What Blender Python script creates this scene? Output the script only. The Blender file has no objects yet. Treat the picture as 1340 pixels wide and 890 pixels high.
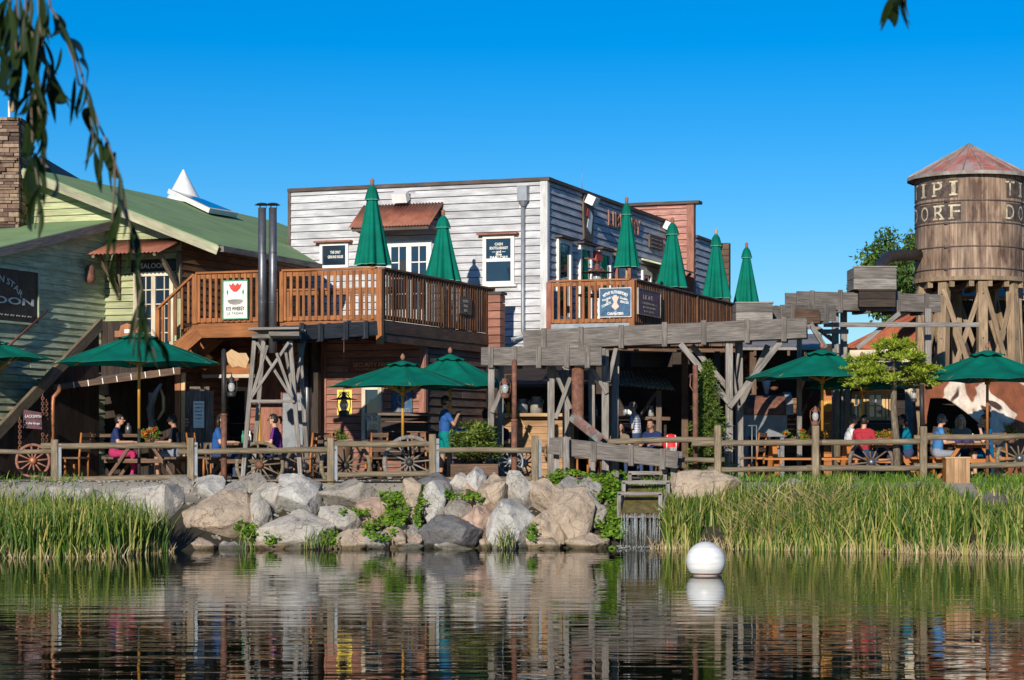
import bpy, bmesh, math, random
import numpy as np
from mathutils import Vector, Matrix, noise
random.seed(7); np.random.seed(7)
V = Vector
sc = bpy.context.scene
COL = sc.collection
# ---------------------------------------------------------------- camera
F = 2700.0; CX = 670.0; HY = 570.0; CAMZ = 2.2
cam_d = bpy.data.cameras.new('camera'); cam = bpy.data.objects.new('camera', cam_d); COL.objects.link(cam)
cam.location = (0, 0, CAMZ); cam.rotation_euler = (math.radians(90), 0, 0)
cam_d.sensor_width = 36; cam_d.lens = 36 * F / 1340; cam_d.shift_y = (HY - 445) / 1340
cam_d.clip_start = 0.1; cam_d.clip_end = 6000
cam_d.dof.use_dof = True; cam_d.dof.focus_distance = 43.5; cam_d.dof.aperture_fstop = 8.0
sc.camera = cam
# ---------------------------------------------------------------- sky and sun
SUN = V((-0.235, -0.972, 0)); SUN.normalize(); EL = math.radians(18)
S = V((SUN.x * math.cos(EL), SUN.y * math.cos(EL), math.sin(EL)))
w = bpy.data.worlds.new('World'); sc.world = w; w.use_nodes = True
nt = w.node_tree; nt.nodes.clear()
sky = nt.nodes.new('ShaderNodeTexSky'); sky.sky_type = 'NISHITA'; sky.sun_disc = False
sky.sun_elevation = EL; sky.sun_rotation = math.atan2(S.x, S.y)
sky.air_density = 1.0; sky.dust_density = 0.0; sky.ozone_density = 6.0; sky.altitude = 300
hs = nt.nodes.new('ShaderNodeHueSaturation'); hs.inputs['Saturation'].default_value = 1.31; hs.inputs['Value'].default_value = 0.98
hs.inputs['Hue'].default_value = 0.503
bg = nt.nodes.new('ShaderNodeBackground'); bg.inputs['Strength'].default_value = 0.1
wo = nt.nodes.new('ShaderNodeOutputWorld')
nt.links.new(sky.outputs[0], hs.inputs['Color']); nt.links.new(hs.outputs[0], bg.inputs['Color']); nt.links.new(bg.outputs[0], wo.inputs['Surface'])
sd = bpy.data.lights.new('sun', 'SUN'); sd.energy = 4.2; sd.angle = math.radians(0.5); sd.color = (1.0, 0.93, 0.82)
so = bpy.data.objects.new('sun', sd); COL.objects.link(so); so.location = (-10, -30, 30)
so.rotation_euler = (-S).to_track_quat('-Z', 'Y').to_euler()
vs = sc.view_settings; sc.display_settings.display_device = 'sRGB'; vs.view_transform = 'Standard'; vs.look = 'None'; vs.exposure = 0.24; vs.gamma = 1; vs.use_curve_mapping = False
sc.cycles.use_denoising = True
sc.cycles.max_bounces = 6; sc.cycles.transparent_max_bounces = 8

# ---------------------------------------------------------------- helpers
def at(px, py, Y): return V(((px - CX) * Y / F, Y, CAMZ + (HY - py) * Y / F))
def atz(px, Y, z): return V(((px - CX) * Y / F, Y, z))
PZ = 1.28                                    # patio level
R3 = V((0.9397, -0.342, 0)); B3 = V((0.342, 0.9397, 0)); UP = V((0, 0, 1))
def U(a, b): return random.uniform(a, b)

class Fr:
    """a building's own axes: a to the right along its front, b to the back"""
    def __init__(s, o): s.o = V(o); s.o.z = 0
    def __call__(s, a, b, z): return s.o + R3 * a + B3 * b + V((0, 0, z))

class MB:
    def __init__(s): s.v = []; s.f = []; s.uv = []; s.mi = []; s.sm = []
    def face(s, pts, uvs=None, mi=0, sm=False):
        i = len(s.v); s.v += [tuple(p) for p in pts]; s.f.append(tuple(range(i, i + len(pts))))
        s.uv += list(uvs) if uvs else [(0, 0)] * len(pts); s.mi.append(mi); s.sm.append(sm)
    def obox(s, c, ax, ay, az, mi=0):
        """box with centre c and half vectors"""
        c = V(c); L = [ax.length, ay.length, az.length]; ou, ov = U(0, 40), U(0, 40)
        i = len(s.v)
        for k in range(8): s.v.append(tuple(c + ax * (1 if k & 1 else -1) + ay * (1 if k & 2 else -1) + az * (1 if k & 4 else -1)))
        for q, (e1, e2) in (((0, 2, 3, 1), (1, 0)), ((4, 5, 7, 6), (0, 1)), ((0, 1, 5, 4), (0, 2)), ((2, 6, 7, 3), (2, 0)), ((0, 4, 6, 2), (2, 1)), ((1, 3, 7, 5), (1, 2))):
            l1, l2 = 2 * L[e1], 2 * L[e2]; uv = [(0, 0), (l1, 0), (l1, l2), (0, l2)]
            if l2 > l1: uv = [(y, x) for x, y in uv]
            s.f.append(tuple(i + k for k in q)); s.uv += [(ou + x, ov + y) for x, y in uv]; s.mi.append(mi); s.sm.append(False)
    def box(s, c, sx, sy, sz, mi=0): s.obox(c, V((sx / 2, 0, 0)), V((0, sy / 2, 0)), V((0, 0, sz / 2)), mi)
    def beam(s, p0, p1, w, h=None, up=UP, mi=0):
        p0, p1 = V(p0), V(p1); h = h or w; d = p1 - p0
        x = d.normalized(); y = V(up).cross(x)
        if y.length < 1e-4: y = V((1, 0, 0)).cross(x)
        y.normalize(); z = x.cross(y)
        s.obox((p0 + p1) / 2, d / 2, y * (w / 2), z * (h / 2), mi)
    def tube(s, pts, rad, n=8, cap=True, mi=0):
        pts = [V(p) for p in pts]; m = len(pts); rad = rad if hasattr(rad, '__len__') else [rad] * m
        i = len(s.v); ou = U(0, 30); Ls = 0; prev = None
        for k, p in enumerate(pts):
            t = (pts[min(k + 1, m - 1)] - pts[max(k - 1, 0)]).normalized()
            if prev is None:
                a = t.cross(V((0, 0, 1)) if abs(t.z) < 0.9 else V((1, 0, 0))).normalized()
            else: a = (prev - t * prev.dot(t)).normalized()
            prev = a; b = t.cross(a)
            for j in range(n):
                th = 2 * math.pi * j / n; s.v.append(tuple(p + (a * math.cos(th) + b * math.sin(th)) * rad[k]))
        for k in range(m - 1):
            l2 = Ls + (pts[k + 1] - pts[k]).length
            for j in range(n):
                s.f.append((i + k * n + j, i + k * n + (j + 1) % n, i + (k + 1) * n + (j + 1) % n, i + (k + 1) * n + j))
                c = 2 * math.pi * rad[k] / n
                s.uv += [(ou + Ls, j * c), (ou + Ls, (j + 1) * c), (ou + l2, (j + 1) * c), (ou + l2, j * c)]; s.mi.append(mi); s.sm.append(True)
            Ls = l2
        if cap:
            s.f.append(tuple(i + j for j in reversed(range(n)))); s.uv += [(0, 0)] * n; s.mi.append(mi); s.sm.append(False)
            s.f.append(tuple(i + (m - 1) * n + j for j in range(n))); s.uv += [(0, 0)] * n; s.mi.append(mi); s.sm.append(False)
    def lathe(s, prof, n=24, c=(0, 0, 0), ax=None, mod=None, mi=0, sm=True, a0=0, a1=2 * math.pi):
        c = V(c); X, Y, Z = ax or (V((1, 0, 0)), V((0, 1, 0)), V((0, 0, 1))); i = len(s.v); m = len(prof)
        full = abs(a1 - a0 - 2 * math.pi) < 1e-6; nn = n if full else n + 1
        for k, (r, z) in enumerate(prof):
            for j in range(nn):
                th = a0 + (a1 - a0) * j / n; rr = r * (mod(th, k) if mod else 1)
                s.v.append(tuple(c + X * (rr * math.cos(th)) + Y * (rr * math.sin(th)) + Z * z))
        acc = 0
        for k in range(m - 1):
            l = math.hypot(prof[k + 1][0] - prof[k][0], prof[k + 1][1] - prof[k][1])
            for j in range(n):
                j2 = (j + 1) % nn
                s.f.append((i + k * nn + j, i + k * nn + j2, i + (k + 1) * nn + j2, i + (k + 1) * nn + j))
                s.uv += [(acc, j / n * 6), (acc, (j + 1) / n * 6), (acc + l, (j + 1) / n * 6), (acc + l, j / n * 6)]; s.mi.append(mi); s.sm.append(sm)
            acc += l
    def ell(s, c, rx, ry, rz, n=10, ax=None, mi=0):
        X, Y, Z = ax or (V((1, 0, 0)), V((0, 1, 0)), V((0, 0, 1)))
        prof = [(max(1e-4, math.sin(math.pi * k / n)), -math.cos(math.pi * k / n) * rz) for k in range(n + 1)]
        s.lathe(prof, 2 * n, c, (X * rx, Y * ry, Z), mi=mi)
    def prism(s, poly, d, mi=0):
        """polygon (3D points) pushed along d"""
        d = V(d); poly = [V(p) for p in poly]; n = len(poly)
        o = poly[0]; e = (poly[1] - poly[0]).normalized(); q = d.normalized().cross(e) if d.length else UP
        uv = [((p - o).dot(e), (p - o).dot(q)) for p in poly]; ou = U(0, 20)
        uv = [(x + ou, y + ou) for x, y in uv]
        s.face(poly, uv, mi); s.face([p + d for p in reversed(poly)], list(reversed(uv)), mi)
        for k in range(n):
            a, b = poly[k], poly[(k + 1) % n]; l = (b - a).length; t = d.length
            s.face([b, a, a + d, b + d], [(l + ou, 0), (ou, 0), (ou, t), (l + ou, t)], mi)
    def raw(s, verts, faces, M=None, mi=0, sm=False):
        i = len(s.v); s.v += [tuple(M @ V(p)) if M else tuple(p) for p in verts]
        for f in faces: s.f.append(tuple(i + k for k in f)); s.uv += [(0, 0)] * len(f); s.mi.append(mi); s.sm.append(sm)
    def text(s, body, c, size, d=V((1, 0, 0)), n=V((0, -1, 0)), width=None, arc=None, ext=0.003, mi=0, bold=0.0, tilt=0, up=None):
        cu = bpy.data.curves.new('t', 'FONT'); cu.body = body; cu.align_x = 'CENTER'; cu.align_y = 'CENTER'; cu.size = size; cu.extrude = ext; cu.offset = bold; cu.resolution_u = 3
        ob = bpy.data.objects.new('t', cu); me = bpy.data.meshes.new_from_object(ob)
        co = [v.co.copy() for v in me.vertices]; fs = [tuple(p.vertices) for p in me.polygons]
        bpy.data.objects.remove(ob); bpy.data.curves.remove(cu); bpy.data.meshes.remove(me)
        if not co: return
        wx = max(p.x for p in co) - min(p.x for p in co)
        k = width / wx if width else 1
        d = V(d).normalized(); n = V(n).normalized(); u = V(up).normalized() if up else n.cross(d)
        if u.z < 0 and not up: u = -u
        ct, st = math.cos(tilt), math.sin(tilt)
        out = []
        for p in co:
            x, y, z = p.x * k, p.y, p.z
            if arc: x, y = arc * math.sin(x / arc) + 0 * y + y * math.sin(x / arc), y * math.cos(x / arc) - arc * (1 - math.cos(x / arc))
            x, y = x * ct - y * st, x * st + y * ct
            out.append(V(c) + d * x + u * y + n * z)
        s.raw(out, fs, mi=mi)
    def islands(s):
        par = list(range(len(s.v)))
        def find(x):
            while par[x] != x: par[x] = par[par[x]]; x = par[x]
            return x
        for f in s.f:
            r0 = find(f[0])
            for k in f[1:]: par[find(k)] = r0
        out = {}; li = 0
        for fi, f in enumerate(s.f):
            g = out.setdefault(find(f[0]), MB()); mp = g.__dict__.setdefault('mp', {}); ids = []
            for k in f:
                if k not in mp: mp[k] = len(g.v); g.v.append(s.v[k])
                ids.append(mp[k])
            g.f.append(tuple(ids)); g.uv += s.uv[li:li + len(f)]; li += len(f); g.mi.append(s.mi[fi]); g.sm.append(s.sm[fi])
        return list(out.values())
    def build(s, name, mat, parent=None, bevel=0, smooth=None):
        if name in ('bracket', 'brace', 'post', 'corner_board', 'painted_band', 'support', 'joists', 'batten', 'rail', 'twigs', 'side_board') and parent is not None:
            o = None
            for g in s.islands(): o = g._build(name.rstrip('s') if name in ('joists', 'twigs') else name, mat, parent, bevel, smooth)
            return o
        return s._build(name, mat, parent, bevel, smooth)
    def _build(s, name, mat, parent=None, bevel=0, smooth=None):
        off = V((0, 0, 0)); p = parent
        while p is not None: off += p.location; p = p.parent
        me = bpy.data.meshes.new(name)
        me.from_pydata([(x - off.x, y - off.y, z - off.z) for x, y, z in s.v], [], s.f)
        ul = me.uv_layers.new(name='UVMap')
        if len(s.uv) == len(me.loops): ul.data.foreach_set('uv', np.array(s.uv, dtype=np.float32).ravel())
        for m in (mat if isinstance(mat, (list, tuple)) else [mat]): me.materials.append(m)
        me.polygons.foreach_set('material_index', s.mi)
        me.polygons.foreach_set('use_smooth', [bool(x) if smooth is None else smooth for x in s.sm])
        me.update()
        o = bpy.data.objects.new(name, me); COL.objects.link(o)
        if parent is not None: o.parent = parent
        if bevel:
            b = o.modifiers.new('bevel', 'BEVEL'); b.width = bevel; b.segments = 1; b.limit_method = 'ANGLE'; b.angle_limit = math.radians(50)
        return o

def tag(o, label, cat, group=None, kind=None):
    if label: o['label'] = label
    if cat: o['category'] = cat
    if group: o['group'] = group
    if kind or cat: o['kind'] = kind or 'thing'
    return o
def thing(name, label, cat, loc=(0, 0, 0), group=None):
    o = bpy.data.objects.new(name, None); COL.objects.link(o); o.location = loc; o.empty_display_size = 0.2
    return tag(o, label, cat, group)
def dup(root, loc, label, rz=0, group=None, scale=1.0):
    r = root.copy(); COL.objects.link(r); r.location = loc; r.rotation_euler = (root.rotation_euler.x, root.rotation_euler.y, rz); r.scale = (scale,) * 3; r['label'] = label
    if group: r['group'] = group
    for ch in list(root.children):
        c = ch.copy(); COL.objects.link(c); c.parent = r
        for g in list(ch.children):
            d = g.copy(); COL.objects.link(d); d.parent = c
    return r

# ---------------------------------------------------------------- materials
def _new(name):
    m = bpy.data.materials.new(name); m.use_nodes = True; t = m.node_tree; b = t.nodes['Principled BSDF']; return m, t, b
def _ramp(t, stops):
    r = t.nodes.new('ShaderNodeValToRGB'); e = r.color_ramp.elements
    while len(e) < len(stops): e.new(0.5)
    for k, (p, c) in enumerate(stops): e[k].position = p; e[k].color = (*c, 1)
    return r
def _mix(t, a, b, fac, mode='MIX'):
    m = t.nodes.new('ShaderNodeMix'); m.data_type = 'RGBA'; m.blend_type = mode
    for sck, val in ((m.inputs[0], fac), (m.inputs[6], a), (m.inputs[7], b)):
        if isinstance(val, bpy.types.NodeSocket): t.links.new(val, sck)
        elif isinstance(val, (int, float)): sck.default_value = val
        else: sck.default_value = (*val, 1)
    return m.outputs[2]
def _noise(t, vec, scale, detail=5, rough=0.55, dist=0.0):
    n = t.nodes.new('ShaderNodeTexNoise'); n.inputs['Scale'].default_value = scale; n.inputs['Detail'].default_value = detail
    n.inputs['Roughness'].default_value = rough; n.inputs['Distortion'].default_value = dist
    if vec is not None: t.links.new(vec, n.inputs['Vector'])
    return n.outputs['Fac']
def _map(t, src, scale):
    m = t.nodes.new('ShaderNodeMapping'); m.inputs['Scale'].default_value = scale; t.links.new(src, m.inputs['Vector']); return m.outputs[0]
def _bump(t, b, h, strength, dist=0.01):
    bm = t.nodes.new('ShaderNodeBump'); bm.inputs['Strength'].default_value = strength; bm.inputs['Distance'].default_value = dist
    t.links.new(h, bm.inputs['Height']); t.links.new(bm.outputs[0], b.inputs['Normal'])
def _island(t, lo, hi):
    g = t.nodes.new('ShaderNodeNewGeometry'); mr = t.nodes.new('ShaderNodeMapRange'); mr.inputs[3].default_value = lo; mr.inputs[4].default_value = hi
    t.links.new(g.outputs['Random Per Island'], mr.inputs[0]); return mr.outputs[0]
def _scale(t, col, val):
    v = t.nodes.new('ShaderNodeVectorMath'); v.operation = 'SCALE'; t.links.new(col, v.inputs[0])
    if isinstance(val, bpy.types.NodeSocket): t.links.new(val, v.inputs['Scale'])
    else: v.inputs['Scale'].default_value = val
    return v.outputs[0]

def wood(name, dark, mid, light, rough=0.75, grain=(1.2, 22), var=0.25, wear=None, bump=0.5):
    """grain runs along each board (u of its uv)"""
    m, t, b = _new(name)
    uv = t.nodes.new('ShaderNodeTexCoord').outputs['UV']
    n1 = _noise(t, _map(t, uv, (grain[0], grain[1], 1)), 2.0, 6, 0.65)
    n2 = _noise(t, _map(t, uv, (0.8, 2.0, 1)), 1.7, 3, 0.5)
    r = _ramp(t, [(0.28, dark), (0.5, mid), (0.72, light)]); t.links.new(n1, r.inputs[0])
    r2 = _ramp(t, [(0.3, (0.62,) * 3), (0.7, (1.15,) * 3)]); t.links.new(n2, r2.inputs[0])
    c = _mix(t, r.outputs[0], r2.outputs[0], 1.0, 'MULTIPLY')
    if wear:
        n3 = _noise(t, _map(t, uv, (0.9, 7, 1)), 2.6, 6, 0.7); r3 = _ramp(t, [(0.52, (0, 0, 0)), (0.66, (1, 1, 1))]); t.links.new(n3, r3.inputs[0])
        c = _mix(t, c, wear, r3.outputs[0])
    c = _scale(t, c, _island(t, 1 - var, 1 + var))
    t.links.new(c, b.inputs['Base Color']); b.inputs['Roughness'].default_value = rough
    b.inputs['Specular IOR Level'].default_value = 0.3
    _bump(t, b, n1, bump, 0.006)
    return m
def plain(name, col, rough=0.6, var=0.12, scale=6.0, metal=0.0, bump=0.15, spec=0.4, dirt=None):
    m, t, b = _new(name)
    g = t.nodes.new('ShaderNodeNewGeometry').outputs['Position']
    n = _noise(t, g, scale, 5, 0.6)
    lo = tuple(max(0, c * (1 - 2 * var)) for c in col); hi = tuple(min(1, c * (1 + 2 * var)) for c in col)
    r = _ramp(t, [(0.3, lo), (0.7, hi)]); t.links.new(n, r.inputs[0]); c = r.outputs[0]
    if dirt:
        n3 = _noise(t, g, scale * 0.6, 6, 0.7); r3 = _ramp(t, [(0.48, (0, 0, 0)), (0.62, (1, 1, 1))]); t.links.new(n3, r3.inputs[0]); c = _mix(t, c, dirt, r3.outputs[0])
    t.links.new(c, b.inputs['Base Color'])
    b.inputs['Roughness'].default_value = rough; b.inputs['Metallic'].default_value = metal; b.inputs['Specular IOR Level'].default_value = spec
    if bump: _bump(t, b, _noise(t, g, scale * 6, 4), bump, 0.01)
    return m
def leafy(name, dark, light, trans=0.35, rough=0.5, extra=None):
    m, t, b = _new(name)
    ri = _island(t, 0, 1)
    st = [(0.0, dark), (0.6, tuple((a + c) / 2 for a, c in zip(dark, light))), (1.0, light)]
    if extra: st = [(0.0, tuple(x * .55 for x in dark)), (0.4, dark), (0.78, light), (0.84, extra)]
    r = _ramp(t, st); t.links.new(ri, r.inputs[0])
    t.links.new(r.outputs[0], b.inputs['Base Color']); b.inputs['Roughness'].default_value = rough; b.inputs['Specular IOR Level'].default_value = 0.3
    tr = t.nodes.new('ShaderNodeBsdfTranslucent'); t.links.new(r.outputs[0], tr.inputs['Color'])
    mx = t.nodes.new('ShaderNodeMixShader'); mx.inputs[0].default_value = trans
    t.links.new(b.outputs[0], mx.inputs[1]); t.links.new(tr.outputs[0], mx.inputs[2]); t.links.new(mx.outputs[0], t.nodes['Material Output'].inputs['Surface'])
    return m
def cloth(name, col, trans=0.25, var=0.1, rough=0.8, wv=0):
    m, t, b = _new(name)
    g = t.nodes.new('ShaderNodeTexCoord').outputs['Object']
    n = _noise(t, g, 2.2, 4); r = _ramp(t, [(0.3, tuple(c * (1 - var * 1.6) for c in col)), (0.7, tuple(c * (1 + var * 1.6) for c in col))]); t.links.new(n, r.inputs[0])
    t.links.new(r.outputs[0], b.inputs['Base Color']); b.inputs['Roughness'].default_value = rough; b.inputs['Specular IOR Level'].default_value = 0.2
    _bump(t, b, _noise(t, g, 13 if wv else 9, 4, .55, 1.2 if wv else 0), 0.8 if wv else 0.25, 0.03 if wv else 0.02)
    if trans:
        tr = t.nodes.new('ShaderNodeBsdfTranslucent'); t.links.new(r.outputs[0], tr.inputs['Color'])
        mx = t.nodes.new('ShaderNodeMixShader'); mx.inputs[0].default_value = trans
        t.links.new(b.outputs[0], mx.inputs[1]); t.links.new(tr.outputs[0], mx.inputs[2]); t.links.new(mx.outputs[0], t.nodes['Material Output'].inputs['Surface'])
    return m

M = {}
M['grey_wood'] = wood('grey_wood', (0.085, 0.072, 0.062), (0.215, 0.19, 0.165), (0.34, 0.31, 0.275), var=0.25)
M['flume_wood'] = wood('flume_wood', (0.05, 0.042, 0.036), (0.145, 0.125, 0.108), (0.25, 0.225, 0.20), var=0.25, wear=(0.075, 0.062, 0.052))
M['blue_black_wood'] = wood('blue_black_wood', (0.015, 0.016, 0.02), (0.03, 0.034, 0.042), (0.06, 0.065, 0.075))  # bluish near-black boards for the short flume by the deck
M['bar_wood'] = wood('bar_wood', (0.24, 0.125, 0.055), (0.40, 0.23, 0.115), (0.52, 0.34, 0.19), var=0.2)
M['brown_wood'] = wood('brown_wood', (0.06, 0.035, 0.022), (0.14, 0.08, 0.05), (0.22, 0.14, 0.09))
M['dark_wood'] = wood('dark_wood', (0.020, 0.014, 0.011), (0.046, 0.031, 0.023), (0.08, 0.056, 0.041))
M['rusty_tin'] = plain('rusty_tin', (0.30, 0.235, 0.175), 0.9, 0.2, 5, spec=0.1, dirt=(0.20, 0.13, 0.085)); M['steel_strap'] = plain('steel_strap', (0.17, 0.19, 0.21), 0.5, 0.15, 5, metal=0.3); M['wet_board'] = plain('wet_board', (0.12, 0.095, 0.035), 0.18, 0.25, 6)
M['old_brown'] = wood('old_brown', (0.07, 0.05, 0.04), (0.17, 0.125, 0.095), (0.27, 0.21, 0.165))
M['deck_wood'] = wood('deck_wood', (0.14, 0.05, 0.017), (0.30, 0.108, 0.032), (0.42, 0.17, 0.055), rough=0.55, var=0.25)
M['deck_shaded'] = wood('deck_shaded', (0.075, 0.03, 0.014), (0.17, 0.068, 0.026), (0.27, 0.115, 0.045), rough=0.6, var=0.3)  # darker deck wood: the side railings' shade is put into the colour
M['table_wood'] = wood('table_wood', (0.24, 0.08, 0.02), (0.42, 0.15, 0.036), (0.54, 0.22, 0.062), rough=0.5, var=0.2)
M['light_wood'] = wood('light_wood', (0.38, 0.22, 0.09), (0.56, 0.35, 0.16), (0.68, 0.46, 0.24), rough=0.6, var=0.15)
M['yellow_wood'] = wood('yellow_wood', (0.5, 0.22, 0.03), (0.66, 0.32, 0.05), (0.74, 0.4, 0.08), rough=0.45, var=0.1)
M['fence_wood'] = wood('fence_wood', (0.09, 0.066, 0.042), (0.21, 0.16, 0.10), (0.32, 0.255, 0.165), var=0.22, wear=(0.10, 0.078, 0.055))
M['tower_leg'] = wood('tower_leg', (0.12, 0.075, 0.042), (0.29, 0.20, 0.12), (0.42, 0.315, 0.205), var=0.2)
M['cap_wood'] = wood('cap_wood', (0.05, 0.035, 0.03), (0.10, 0.075, 0.065), (0.16, 0.12, 0.10))
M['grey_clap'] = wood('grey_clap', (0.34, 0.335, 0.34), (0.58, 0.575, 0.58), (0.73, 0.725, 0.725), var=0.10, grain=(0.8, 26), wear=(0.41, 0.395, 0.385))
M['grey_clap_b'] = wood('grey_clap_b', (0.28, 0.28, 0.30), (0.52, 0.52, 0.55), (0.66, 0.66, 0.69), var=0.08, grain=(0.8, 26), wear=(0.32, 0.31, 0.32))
M['white_board'] = wood('white_board', (0.5, 0.48, 0.47), (0.68, 0.66, 0.64), (0.78, 0.76, 0.74), var=0.04)
M['green_clap'] = wood('green_clap', (0.25, 0.275, 0.13), (0.43, 0.46, 0.25), (0.58, 0.60, 0.38), var=0.12, grain=(0.8, 18), wear=(0.40, 0.36, 0.19))
M['sage_clap'] = wood('sage_clap', (0.34, 0.40, 0.23), (0.58, 0.64, 0.41), (0.70, 0.74, 0.55), var=0.12, grain=(0.8, 18), wear=(0.24, 0.26, 0.20))
M['salmon_clap'] = wood('salmon_clap', (0.17, 0.065, 0.045), (0.315, 0.135, 0.092), (0.42, 0.215, 0.15), var=0.16, wear=(0.36, 0.17, 0.12))
M['red_clap'] = wood('red_clap', (0.33, 0.12, 0.10), (0.46, 0.20, 0.165), (0.56, 0.32, 0.26), var=0.14, grain=(0.8, 20), wear=(0.60, 0.36, 0.24))
M['brown_clap'] = wood('brown_clap', (0.10, 0.055, 0.03), (0.24, 0.125, 0.065), (0.34, 0.19, 0.105), var=0.15)
M['cream'] = wood('cream', (0.55, 0.46, 0.32), (0.68, 0.58, 0.42), (0.76, 0.67, 0.52), var=0.05)
M['white_paint'] = plain('white_paint', (0.78, 0.76, 0.71), 0.5, 0.05)
M['pale_rake'] = wood('pale_rake', (0.28, 0.265, 0.17), (0.42, 0.40, 0.26), (0.52, 0.49, 0.35), var=0.05)
M['green_roof'] = plain('green_roof', (0.25, 0.355, 0.16), 0.85, 0.07, 1.2, bump=0.05, spec=0.1)
def sheet_metal(name, base, patches, rough=0.6):
    m = plain(name, base, rough, 0.15, 3.0, dirt=patches, bump=0.1); return m
M['rust_roof'] = sheet_metal('rust_roof', (0.30, 0.105, 0.06), (0.22, 0.07, 0.045))
M['tower_roof'] = sheet_metal('tower_roof', (0.42, 0.15, 0.115), (0.40, 0.30, 0.28))
M['tile_roof'] = sheet_metal('tile_roof', (0.42, 0.12, 0.055), (0.32, 0.08, 0.04))
M['grey_tin'] = sheet_metal('grey_tin', (0.30, 0.27, 0.23), (0.20, 0.16, 0.13))
M['steel'] = plain('steel', (0.17, 0.17, 0.18), 0.42, 0.12, 5, metal=0.7)
M['zinc'] = plain('zinc', (0.27, 0.29, 0.31), 0.5, 0.12, 4, metal=0.3)
M['black_iron'] = plain('black_iron', (0.03, 0.028, 0.027), 0.5, 0.2, 8)
M['rust'] = plain('rust', (0.20, 0.085, 0.05), 0.75, 0.2, 9, dirt=(0.11, 0.05, 0.035))
M['copper'] = plain('copper', (0.42, 0.17, 0.08), 0.5, 0.15, 5, metal=0.4)
M['chute'] = plain('chute', (0.22, 0.12, 0.095), 0.6, 0.2, 6, dirt=(0.20, 0.27, 0.25))
M['white_plastic'] = plain('white_plastic', (0.82, 0.80, 0.76), 0.35, 0.03)
M['green_cloth'] = cloth('green_cloth', (0.0, 0.19, 0.125), 0.25, 0.16)
M['green_seam'] = cloth('green_seam', (0.01, 0.13, 0.09), 0, 0.1)
M['green_trim'] = cloth('green_trim', (0.12, 0.36, 0.26), 0.1)
M['grey_cloth'] = cloth('grey_cloth', (0.22, 0.17, 0.15), 0.1, 0.2)
M['yellow_poster'] = plain('yellow_poster', (0.80, 0.60, 0.09), 0.6, 0.05, bump=0)
M['white_poster'] = plain('white_poster', (0.80, 0.80, 0.72), 0.6, 0.04, bump=0)
M['navy_sign'] = plain('navy_sign', (0.03, 0.10, 0.19), 0.5, 0.2, 12, bump=0)
M['purple_sign'] = plain('purple_sign', (0.15, 0.07, 0.085), 0.6, 0.1, bump=0)
M['red_sign'] = plain('red_sign', (0.22, 0.02, 0.015), 0.5, 0.15)
M['dark_sign'] = plain('dark_sign', (0.022, 0.026, 0.026), 0.55, 0.3)
M['ink'] = plain('ink', (0.025, 0.025, 0.03), 0.6, 0.1, bump=0)
M['pale_letter'] = plain('pale_letter', (0.72, 0.70, 0.62), 0.6, 0.08, bump=0)
M['tower_letter'] = plain('tower_letter', (0.58, 0.50, 0.34), 0.8, 0.18, 9, bump=0, dirt=(0.30, 0.22, 0.15))
M['letter_shade'] = plain('letter_shade', (0.065, 0.05, 0.045), 0.8, 0.3, 7, bump=0, dirt=(0.15, 0.10, 0.07))
M['gold_letter'] = plain('gold_letter', (0.50, 0.33, 0.10), 0.5, 0.1, bump=0)
M['orange_letter'] = plain('orange_letter', (0.30, 0.14, 0.10), 0.7, 0.15)
M['flower_red'] = leafy('flower_red', (0.5, 0.02, 0.02), (0.75, 0.25, 0.03), 0.2)
M['pink'] = plain('pink', (0.85, 0.55, 0.44), 0.6, 0.05, bump=0)
M['red_art'] = plain('red_art', (0.62, 0.06, 0.04), 0.6, 0.1, bump=0)
M['art_green'] = plain('art_green', (0.05, 0.28, 0.15), 0.6, 0.1, bump=0)
M['gap_dark'] = plain('gap_dark', (0.06, 0.05, 0.045), 0.9, 0.2)
M['doorway_shade'] = plain('doorway_shade', (0.012, 0.010, 0.009), 0.9, 0.2)
def glass_mat():
    m, t, b = _new('window_glass'); b.inputs['Base Color'].default_value = (0.014, 0.028, 0.05, 1); b.inputs['Roughness'].default_value = 0.04
    b.inputs['Specular IOR Level'].default_value = 0.9
    g = t.nodes.new('ShaderNodeNewGeometry').outputs['Position']; _bump(t, b, _noise(t, g, 1.6, 2), 0.12, 0.05); return m
M['glass'] = glass_mat()
def lamp_glass():
    m, t, b = _new('lamp_glass'); b.inputs['Base Color'].default_value = (0.55, 0.55, 0.52, 1); b.inputs['Roughness'].default_value = 0.08; b.inputs['Transmission Weight'].default_value = 0.35; return m
M['lamp_glass'] = lamp_glass()
def barrel_wood():
    m, t, b = _new('tank_staves')
    uv = t.nodes.new('ShaderNodeTexCoord').outputs['UV']; pos = t.nodes.new('ShaderNodeNewGeometry').outputs['Position']
    n1 = _noise(t, _map(t, pos, (9, 9, 0.8)), 1.6, 6, 0.6); n2 = _noise(t, _map(t, pos, (1, 1, 0.4)), 2.2, 6, .65)
    r = _ramp(t, [(0.3, (0.12, 0.078, 0.055)), (0.5, (0.265, 0.185, 0.13)), (0.72, (0.44, 0.33, 0.245))]); t.links.new(n1, r.inputs[0])
    r2 = _ramp(t, [(0.36, (0.36, 0.29, 0.27)), (0.5, (0.95, 0.88, 0.82)), (0.68, (1.2, 1.18, 1.15))]); t.links.new(n2, r2.inputs[0])
    c = _mix(t, r.outputs[0], r2.outputs[0], 1.0, 'MULTIPLY'); c = _scale(t, c, _island(t, 0.8, 1.2))
    t.links.new(c, b.inputs['Base Color']); b.inputs['Roughness'].default_value = 0.8; _bump(t, b, n1, 0.5, 0.008); return m
M['staves'] = barrel_wood()
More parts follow.
